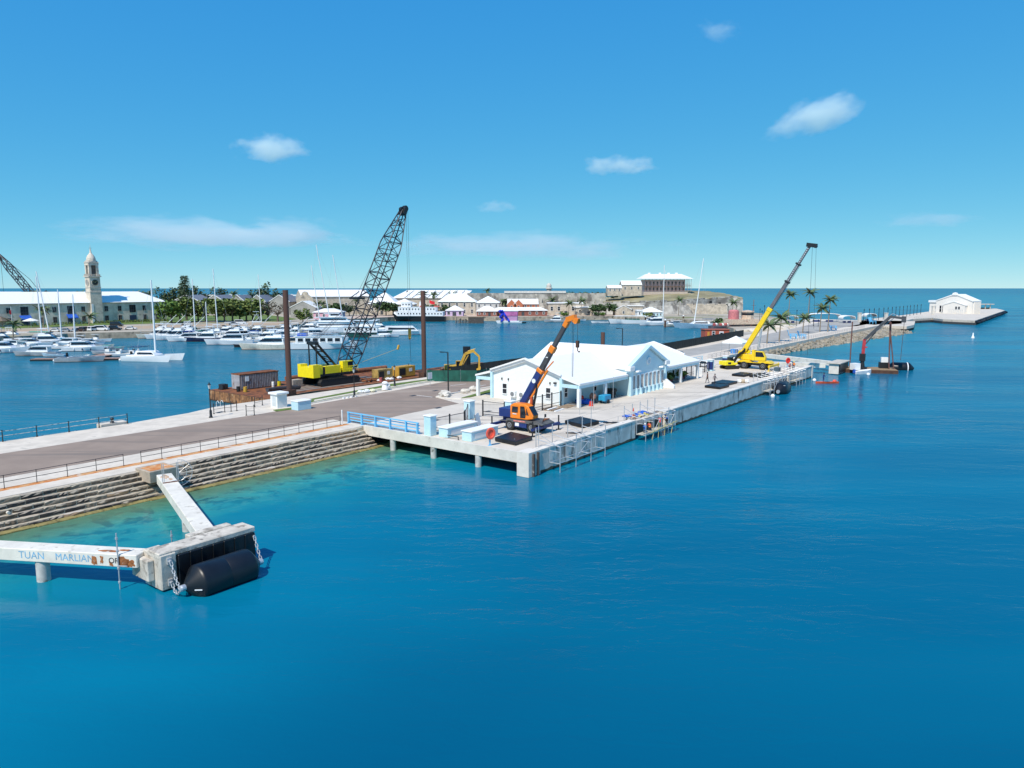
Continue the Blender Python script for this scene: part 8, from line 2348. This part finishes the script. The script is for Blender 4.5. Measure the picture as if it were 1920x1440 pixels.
# ================================================================ SCAFFOLDS OVER THE QUAY EDGE
def scaffold(label, s0, bays, bw=2.6, top=1.4, bottom=-1.1, name='scaffold', deck_plank=True, out=1.35):
    r = thing(name, label, 'scaffold', W(s0, 0, Z0), ANG)
    for k_ in range(bays + 1):
        x = k_ * bw
        b = MB()
        b.tube((x, -out - .45, bottom - .9), (x, -out - .45, top * (1.0 if k_ % 2 else .4)), .05, 6)
        b.tube((x, 1.2, .0), (x, 1.2, top + .7), .05, 6)
        b.tube((x, 1.2, .9), (x, -out - .45, .45), .045, 6)
        b.tube((x, -.55, bottom), (x, -out - .5, bottom), .045, 6)
        b.tube((x, -.55, bottom), (x, -.55, .3), .04, 6)
        b.tube((x, -.55, -.1), (x, -out - .45, -.1), .04, 6)
        b.build('frame', GALV, r)
    L_ = bays * bw
    for (y, z) in ((-out - .45, bottom + .1), (-out - .45, .45), (-.6, bottom)):
        MB().tube((0, y, z), (L_, y, z), .045, 6).build('ledger', GALV, r)
    b = MB()
    for k_ in range(bays):
        b.tube((k_ * bw, -out - .45, bottom + .1), (k_ * bw + bw, -out - .45, .45), .035, 5) if k_ % 2 else b.tube((k_ * bw, 1.2, 1.6), (k_ * bw + .2, -out - .45, .2), .035, 5)
    b.build('brace', GALV, r)
    if deck_plank:
        for k_ in range(3): MB().box(-.2, L_ + .2, 0, .26, 0, .06).build('plank', mat('pale_plank', (.50, .45, .36), .85, var=.2, scale=1), r, (0, -.9 - k_ * .30, bottom + .06))
    return r
scaffold('empty galvanised scaffold hanging over the wall at the near pier corner', 3.0, 3, 3.0, 1.3, -1.3, deck_plank=False)
scaffold('manned scaffold hung in the recess of the quay wall below the blue tarpaulin', 21.8, 4, 2.1, 1.2, -1.5)
scaffold('empty scaffold over the wall before the yellow crane', 68.5, 5, 2.2, .9, -1.5)
scaffold('scaffold with workers at the far end recess of the quay wall', 84, 3, 2.0, .8, -1.3)
YB = mat('yellow_pipe', (.42, .39, .17), .7)
o = thing('yellow_poles', 'yellow timber poles leaning on the manned scaffold', 'poles', W(26, 0, Z0), ANG)
for k_ in range(4): MB().tube((-3 + k_ * 1.8, -2.0, -2.6), (-2.6 + k_ * 1.9 + rnd.uniform(-.5, .5), -1.9, -.2 - rnd.uniform(0, .6)), .04).build('pole', YB, o)
MB().tube((-3.2, -1.95, -1.3), (4.5, -1.95, -.9), .05).build('pole', YB, o)
for i, (s, t, h_) in enumerate(((2.2, .3, 2.6), (14.6, 1.6, 3.6), (26.2, 8.2, 3.6), (30.2, 7.5, 4.2), (22.3, 8.0, 3.0), (19.0, .5, 1.0))):
    o = thing('marker_rod', 'thin upright steel rod standing on the wharf deck, %s from the pier corner' % ORD[(0, 1, 4, 5, 3, 2)[i]], 'rod', W(s, t), 0, 'thin upright rods on the deck')
    MB().tube((0, 0, 0), (0, 0, h_), .035, 5).build('rod', GALV, o)

# ================================================================ PEOPLE
def person(label, pos, rz, pose, shirt, pants, hat=None, vest=None, sc=1.0):
    r = thing('person', label, 'person', pos, rz)
    P = {'walk': dict(pel=(0, 0, .95), che=(.02, 0, 1.36), nec=(.03, 0, 1.50), hea=(.05, 0, 1.66), kn=((.16, .10, .52), (-.06, -.10, .50)), an=((.22, .10, .09), (-.30, -.10, .14)), el=((-.12, .26, 1.16), (.14, -.26, 1.14)), wr=((-.08, .28, .92), (.30, -.26, .96))),
         'stand': dict(pel=(0, 0, .95), che=(0, 0, 1.36), nec=(0, 0, 1.50), hea=(.03, 0, 1.66), kn=((.02, .10, .51), (.0, -.10, .51)), an=((0, .11, .09), (0, -.11, .09)), el=((-.02, .28, 1.14), (.02, -.28, 1.14)), wr=((.10, .26, .92), (.12, -.26, .94))),
         'crouch': dict(pel=(0, 0, .42), che=(.26, 0, .76), nec=(.34, 0, .88), hea=(.42, 0, 1.01), kn=((.40, .14, .50), (.38, -.14, .46)), an=((.10, .14, .09), (.06, -.14, .09)), el=((.42, .24, .62), (.44, -.24, .60)), wr=((.62, .14, .52), (.64, -.12, .54))),
         'paddle': dict(pel=(0, 0, .95), che=(.04, 0, 1.36), nec=(.06, 0, 1.50), hea=(.1, 0, 1.66), kn=((.08, .14, .52), (.06, -.14, .52)), an=((0, .16, .09), (0, -.16, .09)), el=((.14, .30, 1.22), (.16, -.28, 1.12)), wr=((.36, .18, 1.32), (.34, -.22, .98)))}[pose]
    V = lambda k_, i=None: Vector(P[k_] if i is None else P[k_][i])
    vs, rad, es, zone = [], [], [], []
    def add(p, r_, par, z_):
        vs.append(Vector(p)); rad.append(r_); zone.append(z_)
        if par is not None: es.append((par, len(vs) - 1))
        return len(vs) - 1
    pe = add(V('pel'), .135, None, 0)
    mid = add(V('pel').lerp(V('che'), .5), .125, pe, 1)
    ch = add(V('che'), .15, mid, 1)
    ne = add(V('nec'), .058, ch, 2)
    he = add(V('hea'), .098, ne, 2)
    add(V('hea') + Vector((.01, 0, .09)), .085, he, 2)
    for i in (0, 1):
        sd_ = 1 if i == 0 else -1
        hp_ = add(V('pel') + Vector((0, sd_ * .09, -.06)), .095, pe, 0)
        kn = add(V('kn', i), .062, hp_, 0)
        an = add(V('an', i), .045, kn, 0)
        add(V('an', i) + Vector((.15, 0, -.045)), .04, an, 3)
        sh = add(V('che') + Vector((0, sd_ * .185, .055)), .062, ch, 1)
        el = add(V('el', i), .045, sh, 1)
        wr = add(V('wr', i), .030, el, 2)
        d = (V('wr', i) - V('el', i)).normalized()
        pa = add(V('wr', i) + d * .06, .034, wr, 2)
    me = bpy.data.meshes.new('body')
    me.from_pydata(vs, es, [])
    bm_ = bmesh.new(); bm_.from_mesh(me)
    ly = bm_.verts.layers.skin.verify()
    bm_.verts.ensure_lookup_table()
    for v, rr in zip(bm_.verts, rad):
        v[ly].radius = (rr, rr)
    bm_.verts[0][ly].use_root = True
    bm_.to_mesh(me); bm_.free()
    o = bpy.data.objects.new('body', me)
    COL.objects.link(o)
    o.modifiers.new('s', 'SKIN'); ss = o.modifiers.new('u', 'SUBSURF'); ss.levels = ss.render_levels = 1
    dg = bpy.context.evaluated_depsgraph_get()
    m2 = bpy.data.meshes.new_from_object(o.evaluated_get(dg))
    bpy.data.objects.remove(o)
    m2.name = 'body'
    m2.materials.clear()
    for m in (pants, shirt, SKIN, BLACK): m2.materials.append(m)
    segs = [(vs[a], vs[b_], zone[b_]) for a, b_ in es]
    for f in m2.polygons:
        c = f.center
        best, bz = 9, 0
        for a, b_, z_ in segs:
            ab = b_ - a
            t_ = max(0, min(1, (c - a).dot(ab) / max(1e-6, ab.length_squared)))
            dd = (c - (a + ab * t_)).length
            if dd < best: best, bz = dd, z_
        f.material_index = bz
        f.use_smooth = True
    bo = link('body', m2, r)
    # five fingers on each hand, slightly curled, thumb leaving the side near the wrist
    for i in (0, 1):
        d = (V('wr', i) - V('el', i)).normalized()
        sd = Vector((0, 0, 1)).cross(d); sd = sd.normalized() if sd.length > .1 else Vector((1, 0, 0))
        nn = d.cross(sd)
        b = MB()
        base = V('wr', i) + d * .085
        for k_, l in enumerate((.072, .08, .075, .06)):
            p = base + sd * (-.027 + k_ * .018)
            q = p + d * l * .55 + nn * .006
            b.tube(p, q, .0085, 6, .0078).tube(q, q + d * l * .38 + nn * .028, .0078, 6, .006)
        p = V('wr', i) + d * .035 - sd * .03
        q = p - sd * .028 + d * .03
        b.tube(p, q, .010, 6, .009).tube(q, q + d * .032 + nn * .008, .009, 6, .007)
        b.build('fingers', SKIN, r)
    h = V('hea')
    f_ = MB()
    f_.loft([[h + Vector((.085, y, z)) for y, z in ((-.012, -.02), (.012, -.02), (.008, .03), (-.008, .03))], [h + Vector((.118, y, z)) for y, z in ((-.008, -.016), (.008, -.016), (.003, .0), (-.003, .0))]])
    for y in (-.1, .1): f_.blob((h.x - .005, h.y + y, h.z), (.02, .012, .03), 6, 4, 0)
    f_.build('nose_and_ears', SKIN, r)
    e_ = MB()
    for y in (-.034, .034): e_.blob((h.x + .088, h.y + y, h.z + .02), (.012, .014, .009), 6, 4, 0)
    e_.box(h.x + .08, h.x + .094, h.y - .024, h.y + .024, h.z - .055, h.z - .045)
    e_.build('eyes_and_mouth', BLACK, r)
    if hat:
        MB().lathe(h + Vector((.0, 0, .03)), [(.118, 0), (.116, .06), (.085, .115), (.02, .135)], 12).box(h.x + .06, h.x + .17, h.y - .07, h.y + .07, h.z + .03, h.z + .045).build('hard_hat', hat, r, smooth=True)
    else:
        MB().lathe(h + Vector((-.015, 0, .02)), [(.108, -.03), (.110, .04), (.085, .10), (.02, .125)], 12).build('hair', BLACK, r, smooth=True)
    if vest:
        rr_ = []
        for k_ in range(5):
            c = V('pel').lerp(V('che'), .25 + k_ * .22)
            rr_.append([c + Vector((.155 * math.cos(a), .185 * math.sin(a), 0)) for a in [j * PI / 6 for j in range(12)]])
        MB().loft(rr_, cap=False).build('safety_vest', vest, r, smooth=True)
    r.scale = (sc,) * 3
    return r
DARKC = mat('dark_cloth', (.035, .03, .035), .9)
GREYC = mat('grey_cloth', (.16, .14, .15), .9)
JEAN = mat('denim', (.05, .07, .12), .9)
BLC = mat('blue_cloth', (.02, .12, .42), .8)
RDC = mat('red_cloth', (.55, .04, .04), .8)
ORV = mat('orange_vest', (.80, .22, .03), .7)
BRC = mat('brown_cloth', (.14, .075, .06), .9)
person('worker in dark clothes walking on the wharf deck, the left one of the walking pair', W(62.5, 7.1), 2.4, 'walk', BRC, DARKC, None, sc=1.06)
person('worker in dark clothes walking on the wharf deck, the right one of the walking pair', W(61.2, 5.3), .4, 'walk', GREYC, DARKC, None, sc=1.04)
zs = Z0 - 1.38
person('worker in blue shirt crouching at the left end of the manned scaffold', W(22.8, -1.15, zs), ANG + .4, 'crouch', BLC, JEAN, WHITE)
person('worker in orange vest crouching second from the left on the manned scaffold', W(24.4, -1.1, zs), ANG + .9, 'crouch', RDC, DARKC, YELL, ORV)
person('worker in red shirt bending in the middle of the manned scaffold', W(27.2, -1.1, zs + .2), ANG + .5, 'crouch', RDC, JEAN, WHITE, sc=1.1)
person('worker in bright blue shirt crouching at the right end of the manned scaffold', W(29.4, -1.15, zs + .2), ANG + 2.6, 'crouch', BLC, DARKC, BLUEP, sc=1.1)
person('worker in maroon top standing at the far scaffold by the pier end, left one', W(88.6, .9, Z0), ANG, 'stand', mat('maroon_cloth', (.25, .03, .05), .8), DARKC, CLOTHW)
person('worker in navy top standing at the far scaffold by the pier end, middle one', W(90.1, .8, Z0), ANG + 2, 'stand', JEAN, DARKC, BLUEP)
person('worker with orange vest standing at the far scaffold by the pier end, right one', W(91.6, 1.0, Z0), ANG + 3, 'stand', ORV, JEAN, YELL, ORV)
person('worker in white hat by the tables under the yellow crane boom', W(79.3, 3.0, Z0), ANG - 1, 'crouch', CLOTHW, JEAN, WHITE)
kp = at(1551, 719, 0)
ky = thing('kayak', 'orange red kayak on the water beyond the pier end', 'kayak', kp, .02)
MB().loft([[Vector((x, -w_, .32 + .03 * abs(x))), Vector((x, -w_ * .6, .02)), Vector((x, w_ * .6, .02)), Vector((x, w_, .32 + .03 * abs(x)))] for x, w_ in ((-2.3, .04), (-1.5, .3), (0, .42), (1.5, .3), (2.3, .04))]).build('hull', mat('kayak_red', (.75, .10, .03), .4), ky, smooth=True)
MB().box(-.5, .5, -.25, .25, .30, .36).build('seat_well', BLACK, ky)
MB().blob((1.4, 0, .5), (.4, .28, .25), 8, 5).build('red_bag', RINGR, ky)
person('paddler in dark blue standing upright on the orange red kayak', kp + Vector((-.8, 0, .33)), .1, 'paddle', BLUEP, BLUEP, None)
bl = thing('ball_float', 'round white float left of the orange red kayak', 'float', at(1527, 713, .2))
MB().blob((0, 0, 0), .38, 10, 6, 0).build('float', WHITE, bl, smooth=True)
# ================================================================ CLOUDS
def cloud(label, px_, py_, wpx, hpx, dens, dist=5200, seed=0, sc=1.0, tilt=0, thr=.42):
    b_ = -(py_ - 720) / F_PX
    dy = math.cos(PITCH) + b_ * math.sin(PITCH)
    dz = -math.sin(PITCH) + b_ * math.cos(PITCH)
    k_ = dist / dy
    p = Vector(((px_ - 960) / F_PX * k_, dist, CAM_H + dz * k_))
    rx, rz = wpx / 2 * dist / F_PX, hpx / 2 * dist / F_PX
    m = bpy.data.materials.new('cloud_vapour')
    m.use_nodes = True
    N, L = m.node_tree.nodes, m.node_tree.links
    N.remove(N['Principled BSDF'])
    pv_ = N.new('ShaderNodeVolumePrincipled')
    pv_.inputs['Color'].default_value = (.93, 1, .97, 1)
    pv_.inputs['Anisotropy'].default_value = 0
    tc = N.new('ShaderNodeTexCoord')
    mp = N.new('ShaderNodeMapping'); mp.inputs['Scale'].default_value = (1.7 * sc * rx / max(rz, 1) * .45, 1.4, 1.5); mp.inputs['Location'].default_value = (seed * 3.1, seed, seed * 1.7)
    L.new(tc.outputs['Object'], mp.inputs[0])
    nz = N.new('ShaderNodeTexNoise'); nz.inputs['Detail'].default_value = 6; nz.inputs['Scale'].default_value = 1.1; nz.inputs['Roughness'].default_value = .6
    L.new(mp.outputs[0], nz.inputs['Vector'])
    ln = N.new('ShaderNodeVectorMath'); ln.operation = 'LENGTH'
    L.new(tc.outputs['Object'], ln.inputs[0])
    fo = N.new('ShaderNodeMapRange'); fo.inputs[1].default_value, fo.inputs[2].default_value, fo.inputs[3].default_value, fo.inputs[4].default_value = .15, 1.0, .22, -.35
    L.new(ln.outputs['Value'], fo.inputs[0])
    ad = N.new('ShaderNodeMath'); ad.operation = 'ADD'
    L.new(nz.outputs[0], ad.inputs[0]); L.new(fo.outputs[0], ad.inputs[1])
    mr = N.new('ShaderNodeMapRange'); mr.inputs[1].default_value, mr.inputs[2].default_value, mr.inputs[3].default_value, mr.inputs[4].default_value = thr, thr + .28, 0, dens
    L.new(ad.outputs[0], mr.inputs[0])
    L.new(mr.outputs[0], pv_.inputs['Density'])
    L.new(pv_.outputs[0], N['Material Output'].inputs['Volume'])
    b = MB()
    b.lathe((0, 0, 0), [(math.sin(PI * i / 8) + .001, -math.cos(PI * i / 8)) for i in range(9)], 14)
    o = b.build('cloud', m)
    o.location = p
    o.scale = (rx, rx * .6, rz)
    o.rotation_euler = (0, tilt, 0)
    tag(o, label, 'cloud')
cloud('small bright cloud high above the tip of the lattice boom to its left', 508, 280, 210, 74, .010, seed=1)
cloud('small thin cloud above the terminal right of centre', 1160, 310, 210, 52, .007, seed=2)
cloud('largest puffy cloud in the upper right sky', 1535, 218, 250, 110, .008, seed=3, tilt=-.25)
cloud('long thin band of cloud low over the left horizon', 400, 440, 860, 84, .0034, seed=4, sc=.5)
cloud('faint wispy band of cloud right of the lattice boom low in the sky', 980, 462, 760, 80, .0018, seed=5, sc=.5)
cloud('faint small cloud above the grey crane tip near the top edge', 1345, 58, 130, 54, .003, seed=6)
cloud('faint small cloud left of the puffy one above the fort', 930, 388, 130, 34, .004, seed=7)
cloud('thin grey cloud low on the right sky', 1740, 412, 300, 44, .0018, seed=8, sc=.6)

# ---------------------------------------------------------------- pieces of one part that stand apart become parts of their own
SPLIT = {'gable_coping', 'porch_wall', 'porch_beam', 'porch_floor', 'pediment_cornice', 'cornice_return', 'pilaster', 'corner_fender_timber', 'panel_rib', 'engine_housing', 'rafter', 'quay_wall', 'recess_wall',
         'buttress', 'side_pilaster', 'hardtop_post', 'outrigger_pole', 'canopy_post', 't_top_frame', 'coping', 'side_frame', 'boom_hole', 'belfry_pediment', 'cornice', 'parapet', 'gate_bar', 'end_block'}
def split_part(o):
    bm = bmesh.new()
    bm.from_mesh(o.data)
    bm.faces.ensure_lookup_table()
    seen, groups = set(), []
    for f in bm.faces:
        if f.index in seen: continue
        stack, isl = [f], []
        seen.add(f.index)
        while stack:
            q = stack.pop(); isl.append(q.index)
            for e in q.edges:
                for l in e.link_faces:
                    if l.index not in seen: seen.add(l.index); stack.append(l)
        groups.append(set(isl))
    bm.free()
    if len(groups) < 2 or len(groups) > 60: return
    for g_ in groups[1:] + groups[:1]:
        b2 = bmesh.new(); b2.from_mesh(o.data); b2.faces.ensure_lookup_table()
        bmesh.ops.delete(b2, geom=[f for f in b2.faces if f.index not in g_], context='FACES')
        me = bpy.data.meshes.new(o.data.name)
        for m in o.data.materials: me.materials.append(m)
        if g_ is groups[0]: last = (b2, me)
        else:
            b2.to_mesh(me); b2.free()
            c = o.copy(); c.data = me; COL.objects.link(c)
    last[0].to_mesh(last[1]); last[0].free()
    o.data = last[1]
for o in [q for q in COL.objects if q.type == 'MESH' and q.name.split('.')[0] in SPLIT]: split_part(o)
